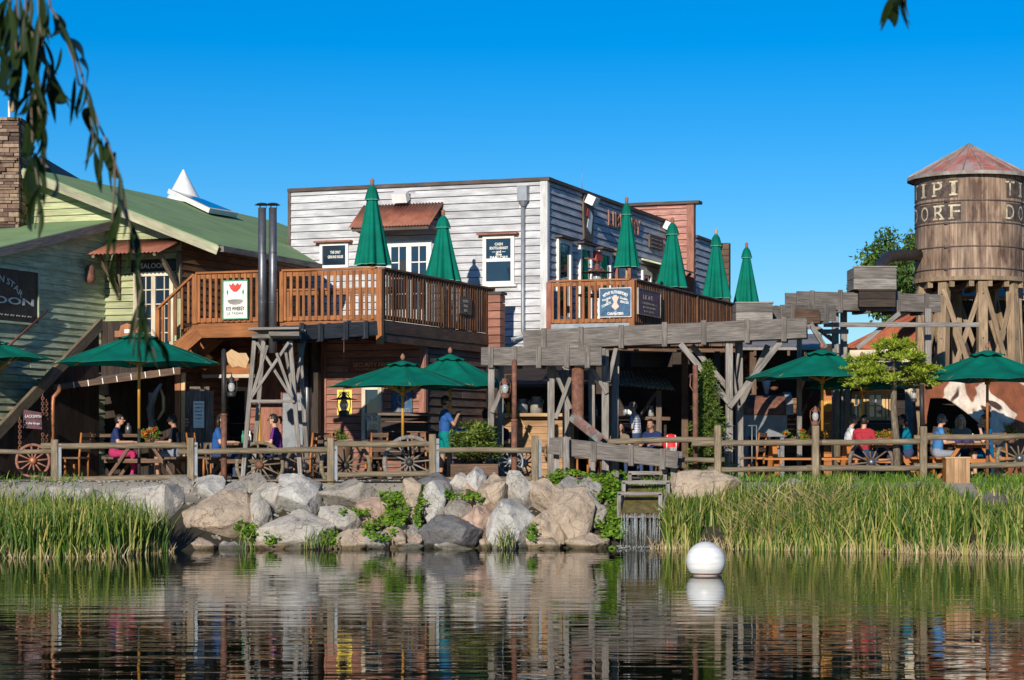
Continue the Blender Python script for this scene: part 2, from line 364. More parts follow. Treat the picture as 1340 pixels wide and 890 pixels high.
def hide():
    m, t, b = _new('cow_hide'); g = t.nodes.new('ShaderNodeTexCoord').outputs['Object']
    n = _noise(t, g, 0.62, 3, 0.5, 0.4); r = _ramp(t, [(0.0, (0.28, 0.095, 0.035)), (0.47, (0.24, 0.075, 0.03)), (0.485, (0.66, 0.58, 0.45)), (0.55, (0.70, 0.62, 0.50)), (0.565, (0.06, 0.028, 0.022))])
    r.color_ramp.interpolation = 'EASE'; t.links.new(n, r.inputs[0]); f2 = _ramp(t, [(.3, (.55, .5, .5)), (.7, (1.15, 1.1, 1.1))]); t.links.new(_noise(t, _map(t, g, (1, 1, .5)), 5, 5, .65), f2.inputs[0]); t.links.new(_mix(t, r.outputs[0], f2.outputs[0], 1, 'MULTIPLY'), b.inputs['Base Color']); b.inputs['Roughness'].default_value = 0.85
    _bump(t, b, _noise(t, g, 40, 3), 0.3, 0.01); return m
M['hide'] = hide()
def stone_wall():
    m, t, b = _new('stacked_stone'); g = t.nodes.new('ShaderNodeNewGeometry').outputs['Position']
    r = _ramp(t, [(0.0, (0.07, 0.042, 0.03)), (0.5, (0.20, 0.125, 0.085)), (1.0, (0.36, 0.25, 0.17))]); t.links.new(_island(t, 0, 1), r.inputs[0])
    n = _noise(t, g, 14, 5); r2 = _ramp(t, [(0.3, (0.7,) * 3), (0.7, (1.2,) * 3)]); t.links.new(n, r2.inputs[0])
    t.links.new(_mix(t, r.outputs[0], r2.outputs[0], 1, 'MULTIPLY'), b.inputs['Base Color']); b.inputs['Roughness'].default_value = 0.9; _bump(t, b, n, 0.6, 0.02); return m
M['stone'] = stone_wall()
def rock_mat(name, col):
    m, t, b = _new(name); g = t.nodes.new('ShaderNodeNewGeometry').outputs['Position']
    n1 = _noise(t, g, 3.0, 6, 0.65, 0.8); n2 = _noise(t, g, 16, 6, 0.7); n3 = _noise(t, _map(t, g, (1, 1, 3)), 1.7, 4, 0.6, 2.0)
    r = _ramp(t, [(0.27, tuple(c * 0.55 for c in col)), (0.45, col), (0.75, tuple(min(1, c * 1.25) for c in col))]); t.links.new(n1, r.inputs[0])
    r2 = _ramp(t, [(0.30, (0.66, 0.64, 0.62)), (0.46, (0.95,) * 3), (0.7, (1.1,) * 3)]); t.links.new(n2, r2.inputs[0])
    c = _mix(t, r.outputs[0], r2.outputs[0], 1, 'MULTIPLY')
    r3 = _ramp(t, [(0.58, (0, 0, 0)), (0.7, (1, 1, 1))]); t.links.new(n3, r3.inputs[0])
    c = _mix(t, c, (0.40, 0.28, 0.175), _scale(t, r3.outputs[0], 0.5))
    vo = t.nodes.new('ShaderNodeTexVoronoi'); vo.feature = 'DISTANCE_TO_EDGE'; vo.inputs['Scale'].default_value = 2.1
    wp = t.nodes.new('ShaderNodeVectorMath'); wp.operation = 'MULTIPLY_ADD'; nz = t.nodes.new('ShaderNodeTexNoise'); nz.inputs['Scale'].default_value = 2.5; t.links.new(g, nz.inputs['Vector']); t.links.new(nz.outputs['Color'], wp.inputs[0]); wp.inputs[1].default_value = (.7, .7, .7); t.links.new(g, wp.inputs[2]); t.links.new(wp.outputs[0], vo.inputs['Vector'])
    r5 = _ramp(t, [(0.0, (0.35, 0.33, 0.31)), (0.022, (1, 1, 1))]); t.links.new(vo.outputs['Distance'], r5.inputs[0]); c = _mix(t, c, r5.outputs[0], 0.8, 'MULTIPLY')   # cracks
    sx = t.nodes.new('ShaderNodeSeparateXYZ'); t.links.new(g, sx.inputs[0]); ad = t.nodes.new('ShaderNodeMath'); ad.operation = 'MULTIPLY_ADD'; t.links.new(n1, ad.inputs[0]); ad.inputs[1].default_value = -0.12; t.links.new(sx.outputs['Z'], ad.inputs[2])
    r6 = _ramp(t, [(0.0, (0.34, 0.33, 0.27)), (0.045, (1, 1, 1))]); t.links.new(ad.outputs[0], r6.inputs[0]); c = _mix(t, c, r6.outputs[0], 1.0, 'MULTIPLY')   # wet foot at the waterline
    t.links.new(c, b.inputs['Base Color']); b.inputs['Roughness'].default_value = 0.88; b.inputs['Specular IOR Level'].default_value = 0.25
    h = t.nodes.new('ShaderNodeMath'); h.operation = 'ADD'; t.links.new(n1, h.inputs[0]); t.links.new(n2, h.inputs[1]); _bump(t, b, h.outputs[0], 0.8, 0.035)
    return m
ROCK = {'pale': rock_mat('pale_rock', (0.44, 0.40, 0.345)), 'white': rock_mat('white_rock', (0.47, 0.445, 0.405)), 'grey': rock_mat('grey_rock', (0.31, 0.285, 0.255)),
        'tan': rock_mat('tan_rock', (0.43, 0.335, 0.245)), 'pink': rock_mat('pink_rock', (0.45, 0.31, 0.235)), 'dark': rock_mat('dark_rock', (0.16, 0.155, 0.155)), 'brown': rock_mat('brown_rock', (0.32, 0.285, 0.24))}
def ground_mat(name, a, b_, c_, sc_=1.2, gap_shade=False):
    m, t, b = _new(name); g = t.nodes.new('ShaderNodeNewGeometry').outputs['Position']
    n1 = _noise(t, g, sc_, 6, 0.6); n2 = _noise(t, g, sc_ * 30, 4, 0.7)
    r = _ramp(t, [(0.3, a), (0.5, b_), (0.7, c_)]); t.links.new(n1, r.inputs[0]); r2 = _ramp(t, [(0.3, (0.7,) * 3), (0.7, (1.2,) * 3)]); t.links.new(n2, r2.inputs[0])
    c = _mix(t, r.outputs[0], r2.outputs[0], 1, 'MULTIPLY')
    if gap_shade:                                                    # shade of the boulder gaps painted into the low soil, plain gravel on top
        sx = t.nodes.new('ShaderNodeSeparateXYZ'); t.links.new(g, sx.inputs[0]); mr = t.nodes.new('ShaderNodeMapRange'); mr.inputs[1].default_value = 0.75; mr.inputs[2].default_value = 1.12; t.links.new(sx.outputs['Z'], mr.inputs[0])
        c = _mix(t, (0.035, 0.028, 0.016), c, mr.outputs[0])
    t.links.new(c, b.inputs['Base Color']); b.inputs['Roughness'].default_value = 0.95; _bump(t, b, n2, 0.5, 0.03); return m
M['earth'] = ground_mat('earth', (0.22, 0.195, 0.155), (0.32, 0.29, 0.245), (0.26, 0.24, 0.18), gap_shade=True)
M['patio'] = ground_mat('patio_gravel', (0.25, 0.215, 0.175), (0.32, 0.275, 0.225), (0.38, 0.335, 0.28))
M['reed'] = leafy('reed_blades', (0.075, 0.16, 0.02), (0.30, 0.37, 0.055), 0.35, extra=(0.50, 0.43, 0.13))
M['dry_reed'] = leafy('dry_reed', (0.42, 0.31, 0.14), (0.62, 0.50, 0.28), 0.25)
M['ivy'] = leafy('ivy_leaves', (0.05, 0.13, 0.012), (0.24, 0.38, 0.035), 0.3)
M['bush_leaf'] = leafy('bush_leaves', (0.05, 0.10, 0.016), (0.27, 0.33, 0.055), 0.3)
M['pine_leaf'] = leafy('pine_needles', (0.15, 0.23, 0.018), (0.48, 0.55, 0.055), 0.3)
M['conifer_leaf'] = leafy('conifer_leaf', (0.04, 0.09, 0.012), (0.20, 0.275, 0.04), 0.3)
M['tree_leaf'] = leafy('tree_leaves', (0.05, 0.11, 0.018), (0.19, 0.29, 0.055), 0.35)
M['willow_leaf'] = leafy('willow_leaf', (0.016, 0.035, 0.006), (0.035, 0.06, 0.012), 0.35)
M['bark'] = wood('bark', (0.06, 0.045, 0.03), (0.16, 0.125, 0.085), (0.26, 0.21, 0.15), grain=(3, 12), rough=0.95, bump=1.0)
def water_mat():
    m, t, b = _new('pond_water'); g = t.nodes.new('ShaderNodeNewGeometry').outputs['Position']
    b.inputs['Base Color'].default_value = (0.006, 0.009, 0.004, 1); b.inputs['Roughness'].default_value = 0.015; b.inputs['IOR'].default_value = 1.333; b.inputs['Specular IOR Level'].default_value = 0.5
    n1 = _noise(t, _map(t, g, (0.55, 2.6, 1)), 1.0, 2, 0.45, 0.4); n2 = _noise(t, _map(t, g, (1.6, 5.0, 1)), 1.0, 1, 0.4)
    h = t.nodes.new('ShaderNodeMath'); h.operation = 'MULTIPLY_ADD'; t.links.new(n2, h.inputs[0]); h.inputs[1].default_value = 0.25; t.links.new(n1, h.inputs[2])
    _bump(t, b, h.outputs[0], 0.19, 0.03); return m
M['water'] = water_mat()
def fall_mat():
    m, t, b = _new('falling_water'); b.inputs['Base Color'].default_value = (0.85, 0.9, 0.9, 1); b.inputs['Roughness'].default_value = 0.12; b.inputs['Transmission Weight'].default_value = 0.75; b.inputs['IOR'].default_value = 1.33; return m
M['fall'] = fall_mat()
# ================================================================ ground, patio, water
EX = [-60, -12, -9.3, -7.2, -6.5, -5.6, 0, 1.4, 2.9, 4.5, 9.3, 14, 60]
EY = [34, 36.6, 37.1, 37.5, 38.9, 40.3, 40.35, 40.4, 40.2, 39.9, 37.8, 36.5, 34]
TX = [-60, -9, -6.5, -5.6, 1.6, 2.9, 60]; TY = [42, 41.3, 41.3, 41.55, 41.55, 41.4, 41.6]
def edge(x): return float(np.interp(x, EX, EY))
def top(x): return float(np.interp(x, TX, TY))
def gz(x, y):
    e, t_ = edge(x), top(x)
    if y >= e - 2:
        if y < e: return -0.9 + 0.9 * ((y - e + 2) / 2) ** 1.5 - 0.03
        k = min(1, (y - e) / (t_ - e)); return -0.03 + 1.30 * (k ** float(np.interp(x, [-11.5, -10, -7, -6.3, 2.4, 2.9], [.8, 3.2, 3.2, 1.1, 1.1, .8])))
    if y < 7: return -0.9 + 1.4 * min(1, max(0, (7 - y) / 3))
    return -0.9
gx = np.concatenate([[-2500, -900, -300, -120, -60, -45, -30, -22], np.arange(-17, 17.1, 0.35), [22, 30, 45, 60, 120, 300, 900, 2500]])
gy = np.concatenate([[-2500, -600, -100, -20, 0, 2, 4, 5, 6, 7, 9, 14, 20, 26, 31, 34], np.arange(35, 42.6, 0.2), [44, 50, 60, 80, 120, 250, 700, 3000]])
gv = []; gf = []
for y in gy:
    for x in gx:
        z = gz(x, y)
        if 35 < y < 41.2 and abs(x) < 17: z += 0.07 * noise.noise(V((x * 1.3, y * 1.3, 0)))
        gv.append((x, y, min(z, 1.27)))
nx = len(gx)
for j in range(len(gy) - 1):
    for i in range(nx - 1): gf.append((j * nx + i, j * nx + i + 1, (j + 1) * nx + i + 1, (j + 1) * nx + i))
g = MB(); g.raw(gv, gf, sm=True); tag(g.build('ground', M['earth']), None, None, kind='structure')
p = MB(); p.face([(-18, 41.35, PZ), (18, 41.6, PZ), (18, 75, PZ), (-18, 75, PZ)]); tag(p.build('patio', M['patio']), None, None, kind='structure')
p = MB(); p.face([(-60, 4, 0), (60, 4, 0), (60, 43, 0), (-60, 43, 0)]); tag(p.build('water', M['water']), None, None, kind='structure')

# ================================================================ building helpers
def clap(mb, fr, axis, a_or_b, z0, z1, span, board=0.19, lap=0.03, mi=0, seg=3.2, gap=0.02):
    """lapped boards: axis 'f' = front wall at b = a_or_b (facing -B), axis 'r' = wall at a = a_or_b facing +R"""
    z = z0
    while z < z1 - 0.01:
        zt = min(z + board, z1); x0, x1 = span((z + zt) / 2)
        x = x0
        while x1 - x > 0.05:
            xe = min(x + seg * U(0.6, 1.4), x1)
            if x1 - xe < 0.5: xe = x1
            j = U(-0.003, 0.003)
            def pt(u, dd, zz): return fr(u, a_or_b - dd, zz) if axis == 'f' else fr(a_or_b + dd, u, zz)
            g_ = 0.002
            zb_ = z + gap; A, Bq, C, D = pt(x + g_, lap + j, zb_), pt(xe - g_, lap + j, zb_), pt(xe - g_, 0.004, zt), pt(x + g_, 0.004, zt)
            ou, ov = U(0, 50), U(0, 50); l = xe - x; h = zt - z
            A2, B2 = pt(x + g_, 0, zb_), pt(xe - g_, 0, zb_)
            i = len(mb.v); mb.v += [tuple(q) for q in (A, Bq, C, D, A2, B2)]
            for q, uv in (((0, 1, 2, 3), [(0, 0), (l, 0), (l, h), (0, h)]), ((4, 5, 1, 0), [(0, 0), (l, 0), (l, lap), (0, lap)]), ((0, 3, 4), [(0, 0), (0, h), (0.02, 0)]), ((1, 5, 2), [(0, 0), (0, h), (0.02, 0)])):
                mb.f.append(tuple(i + k for k in q)); mb.uv += [(ou + a, ov + b) for a, b in uv]; mb.mi.append(mi); mb.sm.append(False)
            x = xe
        z = zt
def wslab(mb, fr, axis, pos, x0, x1, z0, z1, d0, d1, mi=0):
    """upright slab on a wall, from d0 to d1 in front of the wall plane"""
    if axis == 'f': q = [fr(x0, pos - d0, z0), fr(x1, pos - d0, z0), fr(x1, pos - d1, z0), fr(x0, pos - d1, z0)]
    else: q = [fr(pos + d0, x0, z0), fr(pos + d0, x1, z0), fr(pos + d1, x1, z0), fr(pos + d1, x0, z0)]
    c = sum(q, V((0, 0, 0))) / 4 + V((0, 0, (z1 - z0) / 2))
    mb.obox(c, (q[1] - q[0]) / 2, (q[3] - q[0]) / 2, V((0, 0, (z1 - z0) / 2)), mi)
def window(parent, fr, axis, pos, x0, x1, z0, z1, frame='white_paint', cols=1, rows=2, fw=0.075, sill=True, hood=None, name='window', base=0.03):
    m = MB(); d = base
    for (a, b, c, e) in ((x0, x0 + fw, z0, z1), (x1 - fw, x1, z0, z1), (x0 + fw, x1 - fw, z1 - fw, z1), (x0 + fw, x1 - fw, z0, z0 + fw)): wslab(m, fr, axis, pos, a, b, c, e, -0.02, d + 0.055)
    for k in range(1, cols):
        x = x0 + fw + (x1 - x0 - 2 * fw) * k / cols; wslab(m, fr, axis, pos, x - 0.018, x + 0.018, z0 + fw + 0.004, z1 - fw - 0.004, 0.0, d + 0.03)
    for k in range(1, rows):
        z = z0 + fw + (z1 - z0 - 2 * fw) * k / rows; t = 0.04 if cols == 1 else 0.018; wslab(m, fr, axis, pos, x0 + fw + 0.003, x1 - fw - 0.003, z - t, z + t, 0.0, d + 0.036)
    if sill: wslab(m, fr, axis, pos, x0 - 0.06, x1 + 0.06, z0 - 0.05, z0 - 0.003, 0.0, d + 0.09)
    f = m.build(name, M[frame], parent)
    m = MB(); wslab(m, fr, axis, pos, x0 + fw + 0.002, x1 - fw - 0.002, z0 + fw + 0.002, z1 - fw - 0.002, -0.01, d + 0.006); m.build('pane', M['glass'], f)
    if hood:
        m = MB(); wslab(m, fr, axis, pos, x0 - 0.12, x1 + 0.12, z1 + 0.005, z1 + 0.05, 0.0, d + 0.19); m.build('hood', M[hood], f)
    return f
def wave_sheet(mb, p00, p10, p11, p01, n, amp, thick=0.012, mi=0):
    """corrugated sheet, ridges run from edge p00-p10 to edge p01-p11"""
    p00, p10, p11, p01 = map(V, (p00, p10, p11, p01)); nrm = (p10 - p00).cross(p01 - p00).normalized(); i = len(mb.v); K = n * 6
    for s_ in (0, 1):
        for k in range(K + 1):
            t = k / K; o = nrm * (amp * math.cos(2 * math.pi * n * t) - s_ * thick)
            mb.v += [tuple(p00.lerp(p10, t) + o), tuple(p01.lerp(p11, t) + o)]
    m = 2 * (K + 1)
    def q(a, b, c, d): mb.f.append((i + a, i + b, i + c, i + d)); mb.uv.extend([(0, 0)] * 4); mb.mi.append(mi); mb.sm.append(True)
    for k in range(K):
        q(2 * k, 2 * k + 2, 2 * k + 3, 2 * k + 1); q(m + 2 * k, m + 2 * k + 1, m + 2 * k + 3, m + 2 * k + 2)
        q(2 * k, m + 2 * k, m + 2 * k + 2, 2 * k + 2); q(2 * k + 1, 2 * k + 3, m + 2 * k + 3, m + 2 * k + 1)
def planks_v(mb, fr, axis, pos, x0, x1, z0, z1, w=0.16, t=0.03, mi=0, ragged=0):
    x = x0
    while x < x1 - 0.03:
        xe = min(x + w * U(0.85, 1.15), x1); wslab(mb, fr, axis, pos, x + 0.003, xe - 0.003, z0, z1 + U(-ragged, ragged), 0, t + U(-0.004, 0.004), mi); x = xe

# ================================================================ green barn (left)
BF = Fr((-7.7, 48.0, 0))
barn = thing('barn', 'pale green clapboard barn with green sheet roof and rust awning over its glazed door', 'building', (-7.7, 48.0, PZ))
RZ = lambda a: 6.55 + 0.382 * (1.28 - a)
m = MB()
clap(m, BF, 'f', 0.0, 3.9, 8.62, lambda z: (-4.2, min(-0.06, 1.28 - (z + 0.16 - 6.55) / 0.382)), 0.16)
wslab(m, BF, 'f', 0, -4.2, 0, PZ, 6.85, -0.16, -0.004, 1)
m.prism([BF(-4.2, 0.01, 6.85), BF(-0.02, 0.01, 6.85), BF(-4.2, 0.01, 8.45)], B3 * 0.12)
wslab(m, BF, 'f', 0, -0.1, 0.02, 3.9, 6.95, 0, 0.05)
m.build('front_wall', [M['green_clap'], M['gap_dark']], barn)
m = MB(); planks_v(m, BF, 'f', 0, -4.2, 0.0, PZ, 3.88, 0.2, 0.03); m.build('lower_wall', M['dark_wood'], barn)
m = MB(); clap(m, BF, 'r', 0.0, PZ, 6.95, lambda z: (0.02, 6.6), 0.17); wslab(m, BF, 'r', 0, 0.0, 6.6, PZ, 6.95, -0.16, -0.003, 1); m.build('side_wall', [M['brown_clap'], M['gap_dark']], barn)
m = MB()
def slab(mb, poly, t=0.07, mi=0): mb.prism(poly, V((0, 0, -t)), mi)
slab(m, [BF(-4.1, -0.6, RZ(-4.1)), BF(1.28, -0.6, RZ(1.28)), BF(1.28, 4.7, RZ(1.28)), BF(-0.5, 6.62, RZ(-0.5)), BF(-4.1, 6.62, RZ(-4.1))])
slab(m, [BF(-4.1, 6.622, RZ(-4.1)), BF(-0.6, 6.622, RZ(-0.6)), BF(-0.6, 13, RZ(-0.6)), BF(-4.1, 13, RZ(-4.1))])
for k in range(0):
    b = -0.5 + k * 0.5; a1 = 1.28 if b < 4.7 else -0.6
    m.beam(BF(-4.1, b, RZ(-4.1) + 0.008), BF(a1, b, RZ(a1) + 0.008), 0.03, 0.02)
roof = m.build('roof', M['green_roof'], barn)
m = MB()
m.beam(BF(-4.14, -0.63, RZ(-4.14) - 0.13), BF(1.30, -0.63, RZ(1.30) - 0.13), 0.035, 0.2, up=-B3.cross(R3 + V((0, 0, -.382))))
m.build('rake_board', M['pale_rake'], barn)
m = MB(); m.beam(BF(1.31, -0.5, 6.46), BF(1.31, 4.75, 6.46), 0.14, 0.13); m.build('gutter', M['grey_wood'], barn)
m = MB()                                                                # scalloped underside of the eave sheet
wave_sheet(m, BF(1.22, -0.58, 6.55 - .05), BF(1.22, 4.68, 6.55 - .05), BF(0.9, 4.68, 6.55 + .08), BF(0.9, -0.58, 6.55 + .08), 40, 0.02); m.build('eave_sheet', M['cap_wood'], barn)
# front wing with the SALOON wall, its wall runs towards the viewer
WA = -2.03
m = MB(); WZ = lambda b: 7.28 + 0.22 * b
clap(m, BF, 'r', WA, PZ, 7.2, lambda z: (max(-7.5, (z + 0.1 - 7.28) / 0.22), -0.02), 0.16)
m.prism([BF(WA - 0.004, -7.5, PZ), BF(WA - 0.004, 0, PZ), BF(WA - 0.004, 0, WZ(0) - 0.03), BF(WA - 0.004, -7.5, WZ(-7.5) - 0.03)], R3 * -0.14)
wslab(m, BF, 'f', -7.5, -9, WA - 0.15, PZ, WZ(-7.5) - 0.05, -0.12, 0)
m.build('wing_wall', M['sage_clap'], barn)
m = MB(); slab(m, [BF(-9, -8.0, WZ(-8.0)), BF(WA + 0.28, -8.0, WZ(-8.0)), BF(WA + 0.28, -0.03, WZ(-0.03)), BF(-9, -0.03, WZ(-0.03))], 0.05); m.build('wing_roof', M['green_roof'], barn)
m = MB(); m.beam(BF(WA + 0.30, -8.0, WZ(-8.0) - 0.11), BF(WA + 0.30, -0.03, WZ(-0.03) - 0.11), 0.04, 0.19); m.build('rake_board', M['grey_wood'], barn)
# door with panes and awning
m = MB(); x0, x1, z0, z1 = -1.22, -0.16, 3.95, 6.02
for (a, b, c, e) in ((x0, x0 + .1, z0, z1), (x1 - .1, x1, z0, z1), (x0 + .1, x1 - .1, z1 - .1, z1), (x0 + .1, x1 - .1, z0, z0 + .3)): wslab(m, BF, 'f', 0, a, b, c, e, -0.02, 0.09)
wslab(m, BF, 'f', 0, -0.745, -0.635, z0 + .302, z1 - .102, -0.01, 0.08)
for s_ in (-1.12, -0.63):
    wslab(m, BF, 'f', 0, s_ + .21, s_ + .235, z0 + .305, z1 - .105, 0, 0.06)
    for k in range(1, 5): wslab(m, BF, 'f', 0, s_ + .002, s_ + .368, z0 + .3 + k * .335, z0 + .325 + k * .335, 0, 0.066)
d = m.build('door', M['cream'], barn); m = MB(); wslab(m, BF, 'f', 0, x0 + .102, x1 - .102, z0 + .302, z1 - .102, 0, 0.04); m.build('pane', M['glass'], d)
m = MB(); wslab(m, BF, 'f', 0, -1.3, -0.1, 6.03, 6.3, 0, 0.05); sg = m.build('door_sign', M['dark_sign'], barn)
m = MB(); m.text('SALOON', BF(-0.7, -0.056, 6.16), 0.17, R3, -B3); m.build('lettering', M['pale_letter'], sg)
m = MB(); wave_sheet(m, BF(-1.75, -0.02, 6.78), BF(0.12, -0.02, 6.78), BF(0.12, -1.25, 6.36), BF(-1.75, -1.25, 6.36), 18, 0.016)
aw = m.build('awning', M['rust_roof'], barn)
m = MB()
for a in (-1.62, -0.02):
    m.beam(BF(a, -0.03, 5.55), BF(a, -0.95, 6.36), 0.09); m.beam(BF(a, -0.05, 5.4), BF(a, -0.05, 6.5), 0.09, 0.09, up=R3); m.beam(BF(a, -0.1, 6.66), BF(a, -1.2, 6.32), 0.07)
m.build('bracket', M['fence_wood'], aw)
# handrail on the saloon wall, sign board, sconce
m = MB(); m.tube([BF(WA + .1, -6.8, 2.65), BF(WA + .1, -2.6, 5.0)], 0.028); m.build('handrail', M['salmon_clap'], barn)
m = MB(); b0, b1, z0, z1 = -5.95, -2.95, 4.69, 5.82
wslab(m, BF, 'r', WA, b0, b1, z0, z1, 0.025, 0.07); sgn = m.build('saloon_sign', M['dark_sign']); tag(sgn, 'dark framed board reading SALOON on the shaded sage green wall', 'sign')
m = MB()
for (a, b, c, e) in ((b0 - .05, b0, z0, z1), (b1, b1 + .05, z0, z1), (b0 - .05, b1 + .05, z1, z1 + .05), (b0 - .05, b1 + .05, z0 - .05, z0)): wslab(m, BF, 'r', WA, a, b, c, e, 0.02, 0.09)
m.build('frame', M['sage_clap'], sgn)
m = MB(); bc = (b0 + b1) / 2; m.text('SALOON', BF(WA + .075, bc + .05, z0 + .44), 0.21, B3, R3, width=2.6, bold=0.004); m.text('GOLDEN STAR', BF(WA + .075, bc, z0 + .9), 0.2, B3, R3, arc=1.3, width=1.9)
for k in range(12): m.text('~', BF(WA + .075, b0 + .25 + k * .22, z0 + .14), 0.25, B3, R3)
m.build('lettering', M['pale_letter'], sgn)
m = MB(); c = BF(WA + .06, -0.85, 6.02); m.lathe([(.001, .42), (.09, .36), (.1, .2), (.12, .05), (.07, -.03), (.001, -.06)], 12, c - V((0, 0, .25)) + R3 * .07); m.box(c + V((0, 0, -.1)), .1, .1, .3)
tag(m.build('wall_sconce', M['rust']), 'rusty brown wall lamp on the sage clapboards beside the saloon board', 'lamp')
# landing and long stair in front of the saloon wall
st = thing('stair', 'long grey stair with boarded dark side rising along the saloon wall to a landing', 'stair', BF(-1.5, -3, PZ))
m = MB(); 
m.beam(BF(-1.0, -6.3, 2.02), BF(-1.0, -1.84, 4.74), 0.09, 0.24); m.build('rail_board', M['fence_wood'], st)
m = MB(); b = -6.3
while b < -1.9:
    be = b + 0.2; z = 1.9 + (b + 0.1 + 6.3) * 0.61; wslab(m, BF, 'r', -1.06, b + .003, be - .003, PZ, z, 0, 0.03); b = be
planks_v(m, BF, 'f', -1.84, -1.0, 0.06, 3.5, 4.78, 0.16, 0.03)
m.build('side_boards', M['dark_wood'], st)
m = MB()
for k in range(12): m.box(BF(-1.52, -6.2 + k * .38, 1.5 + k * .215) , 0.9, 0.36, 0.05)
m.build('treads', M['old_brown'], st)
m = MB(); m.prism([BF(-2.0, -1.8, 3.93), BF(0.9, -1.8, 3.93), BF(0.9, -0.03, 3.93), BF(-2.0, -0.03, 3.93)], V((0, 0, -.14))); m.build('landing', M['dark_wood'], st)

# chimney, flue pole, skylight, cone
ch = thing('stone_chimney', 'square chimney stack of brown stacked stone at the left edge', 'chimney', at(4, 570, 49.5) * 1)
c0 = at(-4, 280, 49.2); c0.z = 0
m = MB(); zz = 6.0; wd, dp = 1.36, 1.1
while zz < 9.62:
    h = U(.05, .12); x = -wd / 2
    while x < wd / 2 - .02:
        l = min(U(.18, .45), wd / 2 - x); m.box(c0 + V((x + l / 2, -dp / 2 + U(-.045, .045), zz + h / 2)), l - .014, .2, h - .014); x += l
    y = -dp / 2
    while y < dp / 2 - .02:
        l = min(U(.2, .45), dp / 2 - y)
        for s_ in (-1, 1): m.box(c0 + V((s_ * (wd / 2 - .08 + U(-.02, .02)), y + l / 2 + .11, zz + h / 2)), .2, l - .012, h - .012)
        y += l
    zz += h
m.build('stonework', M['stone'], ch)
m = MB(); m.box(c0 + V((0, 0, 5.45)), wd - .06, dp - .06, 8.25); m.build('core', M['cap_wood'], ch)
m = MB(); m.box(c0 + V((0, 0, 9.66)), wd + .06, dp + .06, .07); m.build('cap', M['cap_wood'], ch)
fp = at(14, 224, 48.7); pl = thing('mast', 'thin white mast with a small beacon standing beside the stone chimney', 'mast', V((fp.x, fp.y, PZ)))
m = MB(); m.tube([V((fp.x, fp.y, PZ)), at(12, 132, 48.7)], 0.03); m.build('pole', M['white_plastic'], pl); m = MB(); m.lathe([(.01, 0), (.06, .02), (.06, .3), (.01, .33)], 10, at(16, 147, 48.6)); m.build('beacon', M['light_wood'], pl)
m = MB(); q = [at(40, 232, 52), at(52, 203, 52), at(68, 224, 52)]; m.prism(q, V((0, 5, 0))); m.prism([at(40, 232, 52), at(68, 224, 52), at(68, 330, 52), at(40, 330, 52)], V((0, 5, -.02)))
tag(m.build('shed_gable', M['cap_wood']), 'small dark gable peak showing behind the roof beside the chimney', 'building')
SK = thing('skylight', 'low white framed roof light let into the green barn roof', 'skylight', BF(-2.7, 2.2, RZ(-2.7)))
def onroof(px, py):
    """point of the barn roof seen at a pixel of the photograph"""
    dx, dz = (px - CX) / F, (HY - py) / F; n = R3 * 0.382 + UP
    t = (6.55 + .382 * 1.28 - CAMZ + R3.dot(BF.o) * .382) / (n.dot(V((dx, 1, dz)))); return V((dx * t, t, CAMZ + dz * t))
q = [onroof(218, 255), onroof(272, 281), onroof(309, 287), onroof(262, 268)]
m = MB(); nn = (R3 * .382 + UP).normalized(); m.prism([x + nn * .05 for x in q], nn * .13); m.build('curb', M['white_paint'], SK)
m = MB(); cq = sum(q, V((0, 0, 0))) / 4; m.face([cq + (x - cq) * .8 + nn * .19 for x in q]); m.build('pane', M['glass'], SK)
tp = at(240, 290, 58); m = MB(); zt = at(240, 222, 58).z; m.lathe([(.56, at(240, 268, 58).z), (0.02, zt)], 40, (tp.x, 58, 0)); m.lathe([(.56, at(240, 268, 58).z), (.55, PZ)], 40, (tp.x, 58, 0))
tag(m.build('cone_tower', M['white_plastic']), 'white cone topped tower rising behind the green roof', 'tower')

# ================================================================ grey clapboard house
GF = Fr((0.867, 52, 0)); GT = 8.62
house = thing('clapboard_house', 'two storey house of worn grey clapboards with a flat dark roofline and white windows', 'building', (0.867, 52, PZ))
m = MB(); clap(m, GF, 'f', 0, PZ, GT, lambda z: (-7.12, -0.14), 0.19); wslab(m, GF, 'f', 0, -7.12, 0, PZ, GT, -0.2, -0.004, 1); m.build('front_wall', [M['grey_clap'], M['gap_dark']], house)
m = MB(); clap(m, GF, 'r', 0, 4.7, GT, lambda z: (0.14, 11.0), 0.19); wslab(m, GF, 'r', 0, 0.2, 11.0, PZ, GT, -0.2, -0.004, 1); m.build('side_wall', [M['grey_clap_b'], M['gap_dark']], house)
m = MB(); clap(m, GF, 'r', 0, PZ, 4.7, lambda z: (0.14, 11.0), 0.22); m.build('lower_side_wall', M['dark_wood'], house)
m = MB(); wslab(m, GF, 'f', 0, -0.15, 0.04, PZ, GT, -0.01, 0.045); wslab(m, GF, 'r', 0, -0.002, 0.14, PZ, GT, -0.01, 0.044); m.build('corner_board', M['white_board'], house)
m = MB(); wslab(m, GF, 'f', 0, -7.2, 0.1, GT, GT + .09, -0.3, 0.08); wslab(m, GF, 'r', 0, 0.302, 11.0, GT, GT + .09, -0.3, 0.09); wslab(m, GF, 'f', 0, -7.2, -7.12, 6.9, GT, 0, 0.05); m.build('roof_cap', M['cap_wood'], house)
m = MB(); m.prism([GF(-7.0, .3, GT - .1), GF(-.2, .3, GT - .1), GF(-.2, 11, GT - .1), GF(-7, 11, GT - .1)], V((0, 0, -.1))); wslab(m, GF, 'f', 11, -7.1, -.2, PZ, GT, -.1, 0); wslab(m, GF, 'r', -7.1, .2, 11, PZ, GT, -.1, 0); m.build('roof', M['cap_wood'], house)
